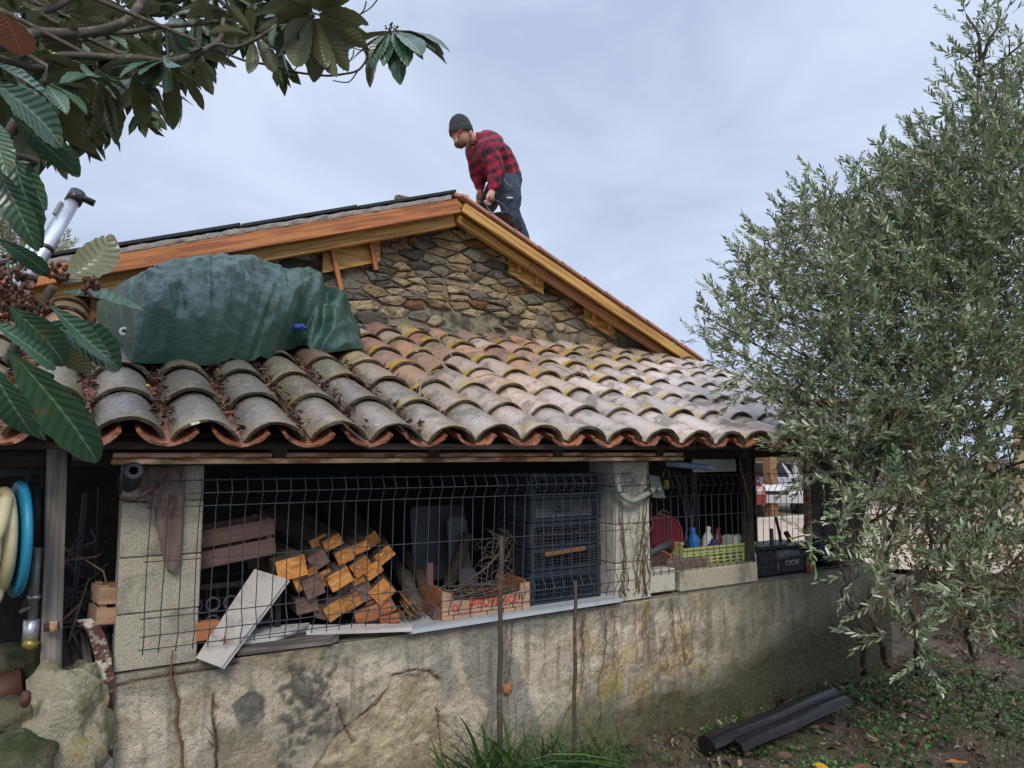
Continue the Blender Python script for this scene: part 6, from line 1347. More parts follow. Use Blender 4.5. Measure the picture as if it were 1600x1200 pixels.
def leaf(p, d, nrm_, L_, wsc=1.0, mesh=None, mat=None):
    x = d.normalized(); z_ = (nrm_ - x * nrm_.dot(x)); z_ = z_.normalized() if z_.length > .05 else x.orthogonal().normalized(); y = z_.cross(x)
    Mx = Matrix((x * L_, y * L_ * wsc, z_ * L_)).transposed().to_4x4(); Mx.translation = p
    o = link('leaf', mesh or rnd.choice(lm), lq, Mx); NL[0] += 1; return o
def rosette(px, py, dist, n, L_, ax=(0, -.2, -.4), spread=(50, 105), ws=1.0):
    c = PD(px, py, dist); A = Vector(ax).normalized(); o = A.orthogonal().normalized(); b = A.cross(o); ph0 = rnd.random() * 6
    for k in range(n):
        ph = ph0 + k * 2.4; e = R(rnd.uniform(*spread)); d = A * math.cos(e) + (o * math.cos(ph) + b * math.sin(ph)) * math.sin(e); d.z -= .25
        leaf(c + d * .012, d, A * -1 + Vector((rnd.uniform(-.3, .3), rnd.uniform(-.3, .3), .4)), L_ * rnd.uniform(.7, 1.15), ws)
    return c
cl = [(614, 48, 2.25, 22, .165), (492, 22, 2.15, 18, .165), (545, 28, 2.3, 10, .13), (440, 25, 2.2, 10, .13), (395, 52, 2.2, 7, .12), (362, 18, 2.3, 8, .12), (318, 22, 2.4, 8, .13), (262, 98, 2.1, 15, .14), (305, 85, 2.2, 6, .10),
      (212, 120, 2.2, 12, .14), (150, 118, 2.1, 13, .15), (185, 85, 2.5, 9, .13), (110, 105, 2.2, 12, .15), (118, 165, 2.3, 11, .13), (70, 130, 2.0, 10, .15), (58, 70, 2.2, 10, .15), (150, 45, 2.5, 9, .13), (215, 50, 2.6, 9, .12),
      (262, 30, 2.5, 8, .13), (98, 20, 2.4, 10, .14), (28, 22, 2.3, 9, .14), (62, 190, 2.1, 9, .14), (20, 130, 2.0, 8, .15), (190, 12, 2.7, 8, .12), (95, 215, 2.4, 6, .10)]
RC = []
for (px, py, d_, n, L_) in cl: RC.append(rosette(px, py, d_, n, L_ * .92, ax=(rnd.uniform(-.3, .5), rnd.uniform(-.5, .3), -.55 if py > 60 else -.2)))
big = [  # base px, tip px, base dist, tip dist, width factor, normal bias
    ((-8, 100), (116, 168), 1.25, 1.30, .8, 0), ((-12, 128), (100, 238), 1.15, 1.18, 1.35, 1), ((20, 180), (92, 292), 1.2, 1.2, 1.1, 2), ((62, 205), (126, 280), 1.3, 1.32, 1.1, 3), ((-5, 190), (14, 262), 1.2, 1.15, 1.2, 4), ((18, 238), (40, 378), 1.25, 1.2, .8, 5),
    ((-4, 262), (28, 384), 1.2, 1.15, .8, 6), ((38, 262), (62, 348), 1.35, 1.3, .9, 7), ((-15, 215), (52, 325), 1.3, 1.25, .8, 8), ((30, 130), (70, 215), 1.4, 1.35, 1.2, 0),
    ((96, 442), (172, 381), 1.15, 1.2, 1.4, 10), ((-5, 372), (78, 452), 1.1, 1.12, .8, 2), ((96, 458), (240, 488), 1.12, 1.18, 1.1, 3), ((76, 476), (186, 566), 1.05, 1.1, .8, 4), ((72, 505), (202, 584), 1.08, 1.12, 1.1, 5),
    ((14, 478), (102, 592), 1.02, 1.05, 1.0, 6), ((-10, 505), (98, 566), 1.0, 1.05, 1.2, 7), ((14, 545), (117, 745), .98, 1.02, .9, 8), ((-20, 560), (20, 702), .98, 1.0, 1.0, 0), ((88, 530), (142, 577), 1.15, 1.18, 1.6, 10), ((-14, 600), (34, 690), 1.1, 1.12, 1.0, 2), ((20, 600), (48, 700), 1.3, 1.32, .9, 5), ((-10, 440), (60, 400), 1.2, 1.22, .9, 3)]
for (b_, t_, d0, d1, wf, kk) in big:
    p = PD(*b_, d0); q = PD(*t_, d1); d = q - p; L_ = d.length * 1.06
    nb = -_f + _u * .6 + _r * rnd.uniform(-.35, .35)
    if kk == 10: nb = _f * 1.0 + _u * .2
    q2 = q + _u * .10 * L_; leaf(p, q2 - p, nb, L_, wf, lm[kk % 9])
# a dead brown leaf hanging at the edge
for (b_, t_, d0) in (((2, 18), (22, 92), 1.3), ((48, 150), (56, 168), 1.4)):
    p = PD(*b_, d0); q = PD(*t_, d0 + .02); me = lm[1].copy(); me.materials.clear(); me.materials.append(M['loquat_dead']); o = leaf(p, q - p, -_f + _r * .3, (q - p).length, 2.0, me); o.name = 'dead_leaf'
fo2 = foliage('far_leaves', [(PD(px, py, d_), .12, 1) for px, py, d_ in ((40, 15, 2.8), (100, 60, 2.9), (160, 20, 2.9), (60, 110, 2.7), (120, 130, 2.7), (180, 95, 2.9), (230, 70, 2.9), (20, 60, 2.7), (240, 25, 3.0), (290, 45, 3.0), (20, 100, 2.6), (150, 75, 2.8), (335, 20, 2.9), (60, 160, 2.6), (30, 150, 2.6), (410, 22, 2.8), (465, 12, 2.8), (200, 130, 2.6))],
    lq, [sprig_template(9, .05, .12, .036, 200 + k) for k in range(4)], 300, [(.05, .085, .035), (.07, .10, .045), (.10, .12, .05), (.04, .075, .04)], (.12, .09, .06), bias=(0, 0, -.5), sc=(.8, 1.15))
T0 = Vector((-1.15, 1.0, .15)); T1 = Vector((-1.0, 1.35, 1.5)); T2 = Vector((-.75, 1.6, 2.5))
MB().tube(bez([T0, Vector((-1.1, 1.15, .8)), T1, T2], 6), [.085, .082, .08, .078, .075, .072, .07, .068, .066, .063, .06, .058, .056, .054, .052, .05, .048, .046, .045], 10).out('trunk', M['bark'], lq)
def br(pts, r0, r1, first=T2):
    r0 *= .5
    P = bez(([first] if first is not None else []) + [PD(*p) for p in pts], 5); n = len(P); MB().tube([p + Vector((noise.noise(p * 9), noise.noise(p * 9 + Vector((5, 5, 5))), noise.noise(p * 9 + Vector((9, 1, 5))))) * .008 for p in P], [r0 + (r1 - r0) * i / (n - 1) for i in range(n)], 8).out('branch', M['bark'], lq)
br([(-40, 60, 2.0), (60, 52, 2.1), (140, 50, 2.15), (200, 28, 2.2), (230, -20, 2.3)], .030, .010); br([(-30, 35, 2.2), (50, 22, 2.3), (110, 0, 2.35), (140, -30, 2.4)], .02, .008)
br([(0, 92, 2.05), (100, 90, 2.1), (210, 90, 2.1), (262, 96, 2.1), (322, 78, 2.15), (345, 62, 2.2), (352, 30, 2.25)], .018, .007); br([(60, 50, 2.3), (170, 52, 2.3), (240, 42, 2.3), (330, 36, 2.3), (366, 34, 2.3)], .014, .006)
br([(340, 70, 2.15), (365, 75, 2.15), (400, 60, 2.15), (430, 42, 2.15), (470, 32, 2.15), (492, 22, 2.15)], .009, .006, PD(322, 78, 2.15)); br([(345, 84, 2.2), (385, 97, 2.2), (418, 102, 2.2), (460, 114, 2.2), (500, 118, 2.2), (530, 118, 2.2), (562, 112, 2.2), (582, 84, 2.22), (606, 60, 2.25)], .007, .003, PD(322, 78, 2.15))
for a, b_, c in (((418, 100), (440, 85), (455, 65)), ((460, 112), (472, 95), (482, 84)), ((486, 112), (492, 95), (492, 84)), ((535, 112), (550, 92), (552, 80)), ((520, 126), (545, 130), (560, 114)), ((412, 56), (440, 58), (470, 56)), ((548, 76), (575, 82), (600, 70)), ((560, 22), (580, 8), (598, -12)), ((520, 40), (560, 22), (572, 0))):
    br([(*b_, 2.2), (*c, 2.2)], .003, .002, PD(*a, 2.2))
br([(-30, 130, 1.6), (30, 110, 1.6), (45, 120, 1.5)], .012, .006); br([(-30, 620, 1.2), (5, 560, 1.12), (50, 490, 1.12), (84, 448, 1.12)], .012, .006, T1); br([(-40, 300, 1.3), (-5, 240, 1.25), (20, 190, 1.25)], .010, .005, T1)
for i in (8, 9, 10, 11, 12, 14, 15): 
    MB().tube([RC[i], RC[i] + Vector((.0, .02, .05)), RC[i].lerp(T2, .25) + Vector((0, 0, .06))], [.005, .005, .006], 6).out('twig', M['bark'], lq)
def flowers(px, py, dist, r_, n, seed):
    m = MB(); c = PD(px, py, dist)
    for k in range(n):
        d = Vector((rnd.gauss(0, 1), rnd.gauss(0, 1), rnd.gauss(0, 1))).normalized() * r_ * rnd.random() ** .5; s = rnd.uniform(.0022, .004)
        q = c + Vector((d.x, d.y, d.z * 1.25)); m.tube([q + Vector((0, 0, -s)), q + Vector((rnd.uniform(-s, s) * .6, 0, 0)), q + Vector((0, 0, s * 1.1))], [s * .5, s, s * .35], 5)
    o = m.out('flower_cluster', M['flower'], lq); o['kind'] = 'stuff'
flowers(8, 452, 1.12, .038, 170, 1); flowers(14, 480, 1.1, .03, 90, 2); flowers(90, 428, 1.14, .013, 28, 3); flowers(140, 446, 1.14, .013, 26, 4); flowers(612, 52, 2.24, .022, 60, 5); flowers(70, 480, 1.12, .012, 22, 6)

# ================================================================== OLIVE
OT = [sprig_template(22, .24, .055, .0125, s) for s in range(6)]
olive_pal = [(.165, .225, .13), (.19, .25, .155), (.12, .175, .10), (.22, .275, .17), (.34, .39, .30), (.43, .47, .39), (.14, .20, .125), (.20, .24, .11)]
ot = thing('olive_tree', 'tall bushy olive tree with grey-green leaves filling the right side before the roof end', 'tree', PZ(1380, 1045, .33))
BL = [(1102, 528, 4.3, .09, .9), (1128, 510, 4.3, .14, 1), (1165, 485, 4.3, .22, 1), (1205, 465, 4.3, .27, 1), (1215, 410, 4.4, .20, .9), (1260, 400, 4.4, .34, 1), (1318, 330, 4.4, .26, 1), (1310, 400, 4.4, .40, 1), (1390, 335, 4.5, .34, 1), (1445, 265, 4.6, .20, .8), (1450, 370, 4.5, .5, 1),
      (1515, 275, 4.6, .32, .9), (1520, 180, 4.7, .18, .7), (1530, 90, 4.8, .16, .6), (1512, 28, 4.8, .10, .6), (1575, 160, 4.7, .28, .8), (1580, 240, 4.6, .50, 1), (1595, 70, 4.8, .22, .5), (1570, 30, 4.8, .14, .4), (1540, 330, 4.5, .55, 1), (1620, 350, 4.4, .6, 1),
      (1170, 560, 4.0, .20, .9), (1230, 540, 4.1, .36, 1), (1310, 510, 4.1, .45, 1), (1400, 480, 4.2, .55, 1), (1490, 460, 4.2, .6, 1), (1580, 500, 4.2, .6, 1), (1175, 600, 3.9, .12, .7), (1230, 620, 3.9, .17, .8), (1290, 630, 3.9, .32, 1), (1380, 620, 3.9, .45, 1), (1470, 610, 4.0, .5, .9), (1570, 620, 4.0, .5, .85),
      (1250, 690, 3.8, .14, .9), (1300, 715, 3.7, .22, .9), (1370, 710, 3.8, .32, .9), (1450, 720, 3.9, .36, .7), (1530, 700, 3.9, .3, .55), (1600, 720, 3.9, .34, .5), (1320, 790, 3.6, .12, .5), (1385, 800, 3.7, .24, .6), (1450, 820, 3.7, .26, .5), (1540, 830, 3.8, .24, .6), (1590, 870, 3.8, .28, .8), (1480, 860, 3.8, .22, .6),
      (1300, 850, 3.5, .09, .7), (1340, 900, 3.5, .10, .6), (1430, 900, 3.6, .22, .5), (1500, 930, 3.6, .22, .45), (1570, 920, 3.7, .25, .6), (1410, 990, 3.5, .09, .7), (1440, 1010, 3.5, .05, .9), (1360, 930, 3.5, .12, .6)]
BW = [(PD(px, py, d_), r_, k * (.72 if py > 740 else 1)) for px, py, d_, r_, k in BL]
BW = [(c, max(.05, r_ - .075), k * (1.35 if r_ < .3 else 1.12)) for c, r_, k in BW]
fo = foliage('foliage', BW, ot, OT, 860, olive_pal, (.26, .2, .11), sc=(.6, 1.1))
stems = [((1350, 1052, .33), (1345, 985, 3.75), (1330, 900, 3.8), (1360, 760, 4.0), (1400, 600, 4.2), (1400, 450, 4.4)), ((1385, 1040, .34), (1370, 985, 3.8), (1362, 930, 3.85), (1420, 760, 4.1), (1500, 520, 4.4), (1520, 300, 4.6), (1530, 120, 4.75)),
         ((1432, 1042, .35), (1430, 1000, 3.8), (1440, 900, 3.9), (1530, 760, 4.1), (1590, 560, 4.3)), ((1520, 1030, .34), (1510, 960, 4.0), (1500, 850, 4.0), (1540, 700, 4.1), (1480, 430, 4.4), (1420, 320, 4.5))]
SP = []
for k, st in enumerate(stems):
    P = bez([PZ(*st[0])] + [PD(*p) for p in st[1:]], 6); n = len(P); MB().tube([p + Vector((noise.noise(p * 4), noise.noise(p * 4 + Vector((7, 7, 7))), 0)) * .02 for p in P], [.015 * (1 - .6 * i / (n - 1)) * (1.15 if k == 1 else 1) for i in range(n)], 8).out('trunk', M['bark'], ot); SP += P[6:]
for i, (c, r_, k) in enumerate(BW):
    q = min(SP, key=lambda s: (s - c).length + (s.z - c.z) * .4); md = q.lerp(c, .5) + Vector((rnd.uniform(-.05, .05), rnd.uniform(-.05, .05), .06 * (q - c).length)); e = c + (c - q).normalized() * r_ * .4
    P = bez([q, md, c, e], 4); MB().tube(P, [.009 * (1 - .8 * j / 12) + .001 for j in range(13)], 6).out('branch', M['bark'], ot)
    for s_ in range(3 if r_ > .2 else 1):
        e2 = c + Vector((rnd.gauss(0, 1), rnd.gauss(0, 1), rnd.gauss(0, 1))).normalized() * r_ * .9; MB().tube(bez([md.lerp(c, .5), c.lerp(e2, .5) + Vector((0, 0, .03)), e2], 3), [.004, .0035, .003, .0025, .002, .0018, .0015], 5).out('branch', M['twig_red'] if s_ == 1 else M['bark'], ot)
# brown bare twigs in the lower crown
m = MB()
for (px, py, d_, n, sp_r) in ((1480, 590, 3.9, 40, .28), (1430, 700, 3.8, 45, .25), (1500, 800, 3.8, 60, .25), (1470, 870, 3.8, 60, .25), (1540, 900, 3.8, 45, .25), (1410, 860, 3.7, 40, .2), (1430, 960, 3.7, 30, .18), (1560, 700, 3.9, 35, .25), (1520, 960, 3.7, 40, .25)):
    for k in range(n):
        a = PD(px, py, d_) + Vector((rnd.gauss(0, 1), rnd.gauss(0, 1), rnd.gauss(0, 1))) * sp_r * .6; d = Vector((rnd.gauss(0, 1), rnd.gauss(0, 1), rnd.gauss(0, 1) + .2)).normalized() * rnd.uniform(.08, .2)
        m.tube([a, a + d * .5 + Vector((rnd.gauss(0, .012), rnd.gauss(0, .012), rnd.gauss(0, .012))), a + d], [.0022, .0016, .0008], 3, caps=False)
o = m.out('bare_twigs', M['twig_red'], ot); o['kind'] = 'stuff'
# explicit hanging sprays near the wall
SPR = [((1288, 740), (1283, 800), 3.5), ((1232, 715), (1205, 712), 3.6), ((1262, 838), (1282, 905), 3.3), ((1320, 838), (1266, 845), 3.3), ((1325, 842), (1380, 880), 3.3), ((1430, 985), (1400, 1018), 3.4), ((1440, 975), (1442, 1018), 3.4), ((1405, 780), (1400, 700), 3.5)]
P = np.array([tuple(PD(*a, d_)) for a, b_, d_ in SPR]); D = np.array([tuple(PD(*b_, d_) - PD(*a, d_)) for a, b_, d_ in SPR]); V, F, who = scatter([sprig_template(13, .24, .05, .015, 40)], P, D, np.linalg.norm(D, axis=1) / .24, np.zeros(len(P)))
o = npmesh('hanging_spray', V, F, M['foliage'], ot, kind='stuff'); vcol(o.data, np.tile(np.array([.11, .2, .07]), (len(V), 1)) * np.repeat(rng.uniform(.7, 1.3, (len(V) // 6 + 1, 1)), 6, axis=0)[:len(V)])
# distant trees
dt = thing('distant_tree', 'pale hazy tree far behind the ladder at the left edge', 'tree', (-2.5, 9, .2))
foliage('crown', [(PD(15, 385, 9.5), .42, 1), (PD(-20, 400, 9.5), .6, 1), (PD(40, 420, 9.5), .35, 1), (PD(10, 430, 9.5), .5, 1)], dt, [sprig_template(16, .3, .07, .02, 70)], 420, [(.22, .26, .2), (.28, .31, .26), (.16, .2, .13)], (.15, .14, .1))
MB().tube([PD(10, 430, 9.5) - Vector((0, 0, 3.2)), PD(10, 430, 9.5) - Vector((0, 0, 1)), PD(10, 420, 9.5)], [.12, .1, .05], 8).out('trunk', M['bark'], dt)
for k, (px, py, d_, r_, lab) in enumerate(((1500, 930, 6.3, .45, 'low dark shrub behind the olive stems, left one'), (1590, 930, 6.0, .5, 'low dark shrub behind the olive at the right edge'), (1400, 930, 6.5, .35, 'small dark shrub at the corner of the shed behind the olive stems'), (1470, 790, 7.0, .5, 'tall dark shrub behind the middle of the olive tree'), (1380, 780, 7.0, .4, 'dark shrub just beyond the right end of the shed'))):
    c = PD(px, py, d_); s = thing('shrub', lab, 'shrub', (c.x, c.y, .25)); foliage('crown', [(c, r_, 1), (c + Vector((.4, -.3, -.1)), r_ * .8, 1)], s, [sprig_template(16, .26, .05, .02, 80 + k)], 300, [(.05, .08, .03), (.07, .10, .04), (.10, .08, .05)], (.1, .07, .04)); MB().tube([(c.x, c.y, .2), (c.x, c.y, c.z)], .02, 6).out('stem', M['bark'], s)

# ================================================================== GRASS, GROUND COVER, LITTER
def blades(spec, name, pal, seg=5, lab=None, cat=None, kind='stuff', par=None):
    """spec rows: x, y, height, width, lean azimuth, lean amount"""
    A = np.array(spec); n = len(A); t = np.linspace(0, 1, seg + 1); az = A[:, 4][:, None]; ln = A[:, 5][:, None]; h = A[:, 2][:, None]; wd = A[:, 3][:, None]
    x = A[:, 0][:, None] + np.cos(az) * ln * h * t ** 2; y = A[:, 1][:, None] + np.sin(az) * ln * h * t ** 2; g = np.array([ground_h(a, b) for a, b in A[:, :2]])[:, None] - .01
    z = g + h * (t - .42 * np.minimum(ln, 1.6) * t ** 2.4); w_ = wd * (1 - t ** 2.2) + .0006; px_, py_ = -np.sin(az) * w_ / 2, np.cos(az) * w_ / 2
    px_ = px_ * .7 + w_ * .35; V = np.stack([np.stack([x - px_, y - py_, z], -1), np.stack([x + px_, y + py_, z + .15 * w_], -1)], 2).reshape(-1, 3)
    b = (np.arange(n) * (seg + 1) * 2)[:, None, None]; k = (np.arange(seg) * 2)[None, :, None]; F = (b + k + np.array([0, 1, 3, 2])[None, None]).reshape(-1, 4)
    o = npmesh(name, V, F, M['grass'], par, kind=kind, smooth=True); c = np.array(pal)[rng.integers(0, len(pal), n)] * rng.uniform(.7, 1.3, (n, 1)); vcol(o.data, np.repeat(c, (seg + 1) * 2, axis=0)); return tagp(o, lab, cat)
gp = [(.05, .13, .03), (.07, .17, .04), (.04, .10, .035), (.12, .2, .06)]
def clump(cx, cy, n, h, w_, sp_r, ln=(.2, 1.1)): return [(cx + rng.normal() * sp_r, min(2.64, cy + rng.normal() * sp_r * .6), h * rng.uniform(.55, 1.1), w_ * rng.uniform(.6, 1.2), rng.uniform(0, 6.28), rng.uniform(*ln)) for _ in range(n)]
for (px, py, n, h, w_, r_, lab) in ((775, 1190, 50, .40, .016, .055, 'tallest broad-bladed grass clump around the foot of the taller stake'), (722, 1195, 30, .30, .013, .05, 'broad grass clump left of the taller stake'), (850, 1192, 60, .32, .008, .07, 'fine grass clump between the two stakes'), (930, 1190, 60, .24, .007, .08, 'bright fine grass clump right of the shorter stake'), (880, 1200, 30, .26, .008, .05, 'grass clump at the foot of the shorter stake')):
    p = PY(px, py, 2.48); t = thing('grass_clump', lab, 'grass', (p.x, p.y, .25)); blades(clump(p.x, p.y, n * 2, h * 1.2, w_, r_), 'blades', gp, 6, par=t)
spec = []
for (px, py, n, h, r_) in ((1125, 1150, 60, .10, .05), (1185, 1160, 90, .12, .06), (1240, 1165, 60, .08, .08), (1300, 1100, 50, .08, .06), (1500, 1160, 90, .09, .15), (1380, 1190, 80, .08, .12), (1580, 1120, 60, .08, .12), (1040, 1190, 40, .10, .06), (1030, 1180, 40, .08, .08), (1210, 1090, 30, .14, .04), (1140, 1110, 14, .2, .02), (1450, 1100, 50, .07, .15), (1560, 1190, 60, .1, .1)):
    p = PZ(px, py, .25); spec += clump(p.x, p.y, n, h, .0035, r_, (.2, 1.3))
for _ in range(7000):
    x, y = rng.uniform(1.6, 7), rng.uniform(.3, 2.6)
    if fbm(x * 1.3, y * 1.3, 7) > -.05: spec.append((x, y, rng.uniform(.02, .06), .003, rng.uniform(0, 6.28), rng.uniform(.3, 1.5)))
blades(spec, 'short_grass', gp + [(.2, .17, .08)], 3, 'short green grass growing in the soil before the wall', 'grass')
def scatter_leaves(name, N_, box_, size, pal, lab, cat, asp=.5, curl=.3, dens=None, hz=.006, z=None, mat='litter', tilt=.5):
    V = []; F = []; C_ = []; k = 0
    while k < N_:
        x, y = rng.uniform(box_[0], box_[1]), rng.uniform(box_[2], box_[3])
        if dens and rng.random() > dens(x, y): k += .15; continue
        s = rng.uniform(*size); a = rng.uniform(0, 6.28); tl = rng.normal() * tilt; zz = (ground_h(x, y) if z is None else z(x, y)) + hz * rng.random() * 2 + abs(tl) * s * .25
        Mx = Matrix.Translation((x, y, zz)) @ Matrix.Rotation(a, 4, 'Z') @ Matrix.Rotation(tl, 4, 'X') @ Matrix.Rotation(rng.normal() * tilt, 4, 'Y'); b = len(V); w_ = s * asp * rng.uniform(.7, 1.2); cu = curl * rng.uniform(-1, 1) * s
        V += [tuple(Mx @ Vector(q)) for q in ((-s / 2, 0, cu * .3), (-s * .18, w_ / 2, 0), (s * .22, w_ * .42, 0), (s / 2, 0, cu), (s * .22, -w_ * .42, 0), (-s * .18, -w_ / 2, 0))]; F += [(b, b + 1, b + 2, b + 3), (b, b + 3, b + 4, b + 5)]
        c = np.array(pal[rng.integers(0, len(pal))]) * rng.uniform(.7, 1.3); C_ += [c] * 6; k += 1
    o = npmesh(name, V, F, M[mat], None, kind='stuff'); vcol(o.data, np.array(C_)); return tagp(o, lab, cat)
gd = lambda x, y: sm(-.35, .05, fbm(x * 1.4, y * 1.4, 7)) * sm(2.1, 3.2, x + (2.6 - y) * .4)
scatter_leaves('ground_cover', 36000, (1.8, 6.8, .6, 2.66), (.007, .022), [(.07, .15, .04), (.09, .20, .05), (.05, .11, .04), (.14, .19, .08)], 'low leafy green weeds covering the soil at the lower right', 'weeds', .85, .1, gd, .018, mat='grass')
scatter_leaves('fallen_leaves', 2600, (1.6, 7, .4, 2.66), (.025, .075), [(.09, .05, .03), (.14, .08, .045), (.05, .035, .025), (.24, .18, .12), (.07, .06, .035), (.05, .045, .025)], 'brown and pale fallen leaves strewn over the soil', 'leaves', .42, .5, None, .02)
for (px, py, col, lab) in ((1300, 1186, (.6, .33, .02), 'yellow and orange fallen leaf at the bottom of the picture near the gutter'), (1378, 1055, (.3, .28, .1), 'pale yellowish fallen leaf near the olive stems'), (1476, 1178, (.5, .2, .05), 'orange fallen leaf in the weeds at the lower right'), (1330, 1180, (.22, .07, .04), 'curled reddish brown leaf right of the yellow one'), (1172, 1192, (.2, .1, .05), 'long brown curled leaf on the bare soil below the gutter')):
    p = PZ(px, py, .29); me = lm[rnd.randrange(9)].copy(); me.materials.clear(); me.materials.append(pm('dry_leaf', col, [((.12, .06, .03), 30, .55, .7, 5, .6)], rough=.7)); a = rnd.uniform(0, 6); x = Vector((math.cos(a), math.sin(a), .25)).normalized(); z_ = Vector((0, -.2, 1)); z_ = (z_ - x * z_.dot(x)).normalized(); y = z_.cross(x)
    Mx = Matrix((x * .09, y * .12, z_ * .09)).transposed().to_4x4(); Mx.translation = Vector((p.x, p.y, ground_h(p.x, p.y) + .025)); tagp(link('fallen_leaf', me, None, Mx), lab, 'leaf')
V = []; F = []; C_ = []
for k in range(5200):
    x, y = rng.uniform(1.4, 6.5), rng.uniform(.4, 2.68); s = rng.uniform(.002, .006) * (1.8 if rng.random() < .05 else 1); z = ground_h(x, y) + s * .3; b = len(V); V += [(x - s, y, z), (x, y - s, z), (x + s, y, z), (x, y + s, z), (x, y, z + s), (x, y, z - s)]
    F += [(b, b + 1, b + 4, b + 3), (b + 1, b + 2, b + 3, b + 4)]; C_ += [np.array((.34, .31, .27)) * rng.uniform(.3, 1.3)] * 6
o = npmesh('gravel', V, F, M['gravel'], None, kind='stuff'); vcol(o.data, np.array(C_)); tagp(o, 'small pale pebbles scattered in the soil', 'gravel')
# litter caught in the tile channels
V = []; 
def rl(x, y): return roofz(y) + .026
dn_ = lambda x, y: .9 if abs(((x - Xr0) / PITCH - .5) - round((x - Xr0) / PITCH - .5)) < .15 else 0
scatter_leaves('roof_litter', 2300, (-.75, 1.3, 2.5, 3.5), (.012, .045), [(.12, .05, .03), (.07, .035, .025), (.2, .12, .08), (.04, .03, .02)], 'dead brown leaves and needles caught in the tile channels at the left', 'leaves', .35, .4, dn_, .02, rl)
for (px, py, h_, col, L_, lab) in ((229, 603, .07, (.6, .42, .03), .055, 'yellow fallen leaf in a tile channel near the left eave'), (586, 664, .13, (.3, .42, .12), .045, 'light green leaf stuck on a tile near the eave'), (118, 578, .06, (.34, .2, .14), .07, 'pale brown curled leaf on the leftmost tiles'), (505, 620, .07, (.4, .3, .2), .05, 'pale brown leaf in a tile channel below the tarpaulin')):
    p = PR(px, py, h_); me = lm[rnd.randrange(9)].copy(); me.materials.clear(); me.materials.append(pm('dry_leaf', col, [((.2, .14, .05), 30, .55, .7, 5, .5)], rough=.7)); x = Vector((.7, .7, .2)).normalized(); z_ = Vector((0, -.5, 1)); z_ = (z_ - x * z_.dot(x)).normalized(); y = z_.cross(x); Mx = Matrix((x * L_, y * L_ * 1.6, z_ * L_)).transposed().to_4x4(); Mx.translation = p; tagp(link('fallen_leaf', me, None, Mx), lab, 'leaf')
# dry tendrils lying over the tiles
t = thing('dry_vine', 'pale dry vine tendrils sprawled over the tiles right of the tarpaulin', 'vine', PR(690, 560, .16))
for pl_ in ([(655, 612), (662, 590), (675, 582), (690, 578), (712, 590)], [(662, 550), (678, 560), (695, 572), (705, 580)], [(683, 525), (692, 545), (690, 565), (700, 582)], [(640, 535), (665, 545), (700, 546), (760, 543)], [(666, 556), (670, 575), (676, 590)], [(700, 520), (690, 540), (676, 545)], [(715, 575), (708, 560), (700, 548)]):
    MB().tube(bez([PR(a, b_, .14 + .03 * rnd.random()) for a, b_ in pl_], 4), .0028, 5).out('stem', M['twig_pale'], t)
t = thing('dry_vine', 'thin dark dead twigs lying on the tiles in the middle of the roof', 'vine', PR(900, 590, .16))
for pl_ in ([(868, 572), (885, 580), (905, 590), (925, 588)], [(880, 590), (900, 582), (912, 575)], [(905, 570), (910, 582), (906, 592)], [(915, 568), (920, 580)], [(745, 590), (765, 585), (790, 590)]):
    MB().tube(bez([PR(a, b_, .14 + .02 * rnd.random()) for a, b_ in pl_], 4), .0022, 5).out('stem', M['twig'], t)
# dry ivy stems on the pale pillar and the wall below it
t = thing('dry_ivy', 'dry brown ivy stems climbing the pale pillar and the wall beneath it', 'ivy', (2.3, 2.69, .3))
def wander(x, z0, z1, y, r_, amp, mat, n=22):
    P = []; xx = x
    for k in range(n + 1): xx += rnd.uniform(-amp, amp) + .004 * math.sin(k * 1.9 + x * 40); z = z0 + (z1 - z0) * k / n; P.append((xx, (y if z > .885 else 2.672) - rnd.uniform(0, .008), z))
    MB().tube(P, [r_ * (1 - .6 * k / n) for k in range(n + 1)], 5).out('stem', mat, t)
for k in range(15): wander(2.215 + .2 * rnd.random(), .89 + .05 * rnd.random(), rnd.uniform(1.2, 1.54), 2.70, rnd.uniform(.0015, .004), .012, M['twig'] if k % 3 else M['twig_red'])
for k in range(20): wander(rnd.choice((1.62, 1.85, 2.0, 2.1, 2.2, 2.3, 2.38, 2.52, 2.7)) + rnd.uniform(-.04, .04), .875, rnd.uniform(.30, .65), 2.685, rnd.uniform(.001, .0028), .011, M['twig'] if k % 2 else M['twig_red'])
m = MB()
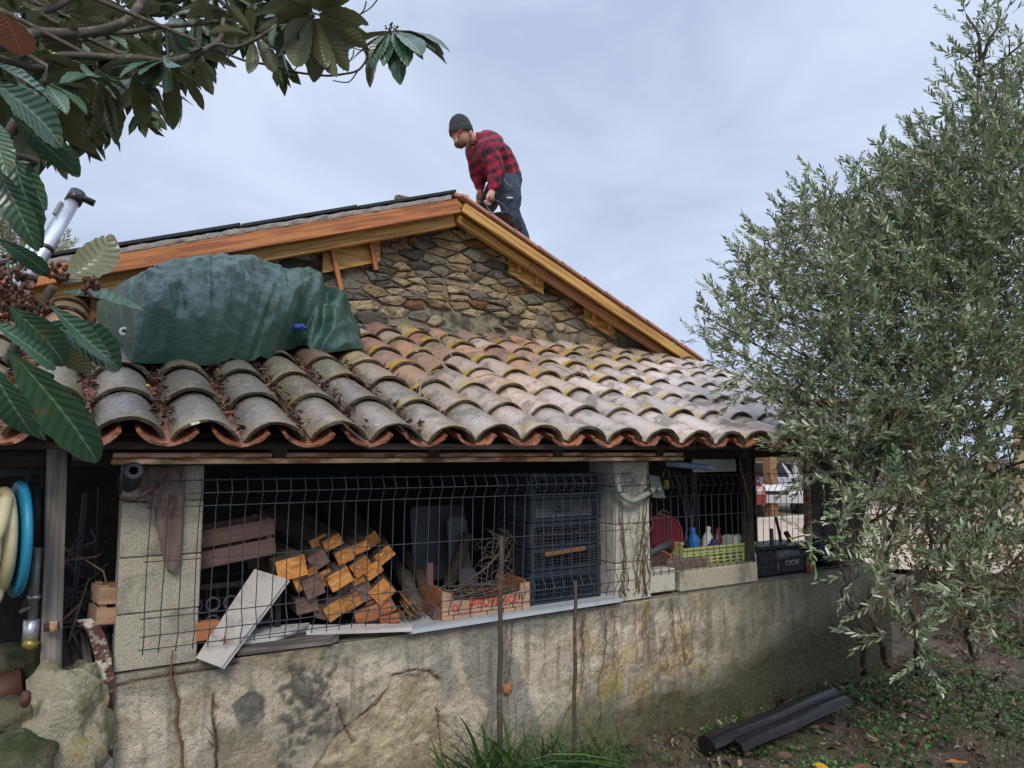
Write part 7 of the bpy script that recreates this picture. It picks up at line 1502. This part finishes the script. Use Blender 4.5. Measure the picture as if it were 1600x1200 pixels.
for k in range(170):
    u = rnd.random(); x = 2.33 + rnd.gauss(0, .035) if u < .55 else 2.14 + rnd.gauss(0, .06); z = rnd.uniform(1.36, 1.5) if u < .35 else (rnd.uniform(.92, 1.3) if u < .55 else rnd.uniform(.55, .86)); y = 2.694 if z > .885 else 2.67
    a = Vector((x, y, z)); d = Vector((rnd.gauss(0, 1), rnd.uniform(-.35, 0), rnd.gauss(0, 1))).normalized() * rnd.uniform(.015, .04); m.tube([a, a + d * .5 + Vector((0, -.004, .004)), a + d], [.0012, .001, .0006], 3, caps=False)
o = m.out('fine_rootlets', M['twig'], t); o['kind'] = 'stuff'
t = thing('dry_ivy', 'single dark dry stem running down the crack at the left of the wall', 'ivy', PY(275, 1100, 2.67))
MB().tube(bez([PY(a, b_, 2.682) for a, b_ in ((270, 1015), (267, 1050), (273, 1080), (278, 1100), (275, 1130), (283, 1165), (286, 1205))], 4), .0028, 5).out('stem', M['twig_red'], t)
MB().tube(bez([PY(a, b_, 2.682) for a, b_ in ((333, 1088), (331, 1120), (336, 1150), (337, 1205))], 4), .0022, 5).out('stem', M['twig'], t)
for a, b_ in (((333, 1150), (322, 1135)), ((335, 1140), (345, 1128)), ((334, 1165), (325, 1158))): MB().tube([PY(*a, 2.68), PY(*b_, 2.675)], .0015, 4).out('stem', M['twig'], t)
t = thing('dead_weed', 'dead upright weed stalk against the wall left of the grass', 'weed', (1.2, 2.62, .3)); MB().tube(bez([PY(694, 1200, 2.6), PY(688, 1160, 2.62), PY(682, 1105, 2.62)], 5), .002, 5).out('stalk', M['twig'], t)
m = MB()
for k in range(18): a = PY(684 + rnd.uniform(-2, 2), 1108 + k * 1.6, 2.62); m.tube([a, a + Vector((rnd.uniform(-.012, .012), 0, .01))], [.003, .001], 4)
m.out('seed_head', M['twig'], t)
t = thing('dead_weed', 'thin leaning reddish twig from the ground to the shorter stake', 'weed', (1.45, 2.6, .3)); MB().tube(bez([PY(866, 1165, 2.6), PY(880, 1125, 2.6), PY(893, 1098, 2.55)], 5), .002, 5).out('stalk', M['twig_red'], t)
blob('terracotta_shard', 'broken terracotta shard stuck in the wall beside the taller stake', 'shard', PY(793, 1076, 2.675), .020, .012, .022, M['terracotta'], 3, .4)

print('COUNTS', {k: sum(1 for o in S.objects if o.name.split('.')[0] == k) for k in ('leaf', 'stone', 'cover_tile', 'channel_tile', 'vertical_wire')})
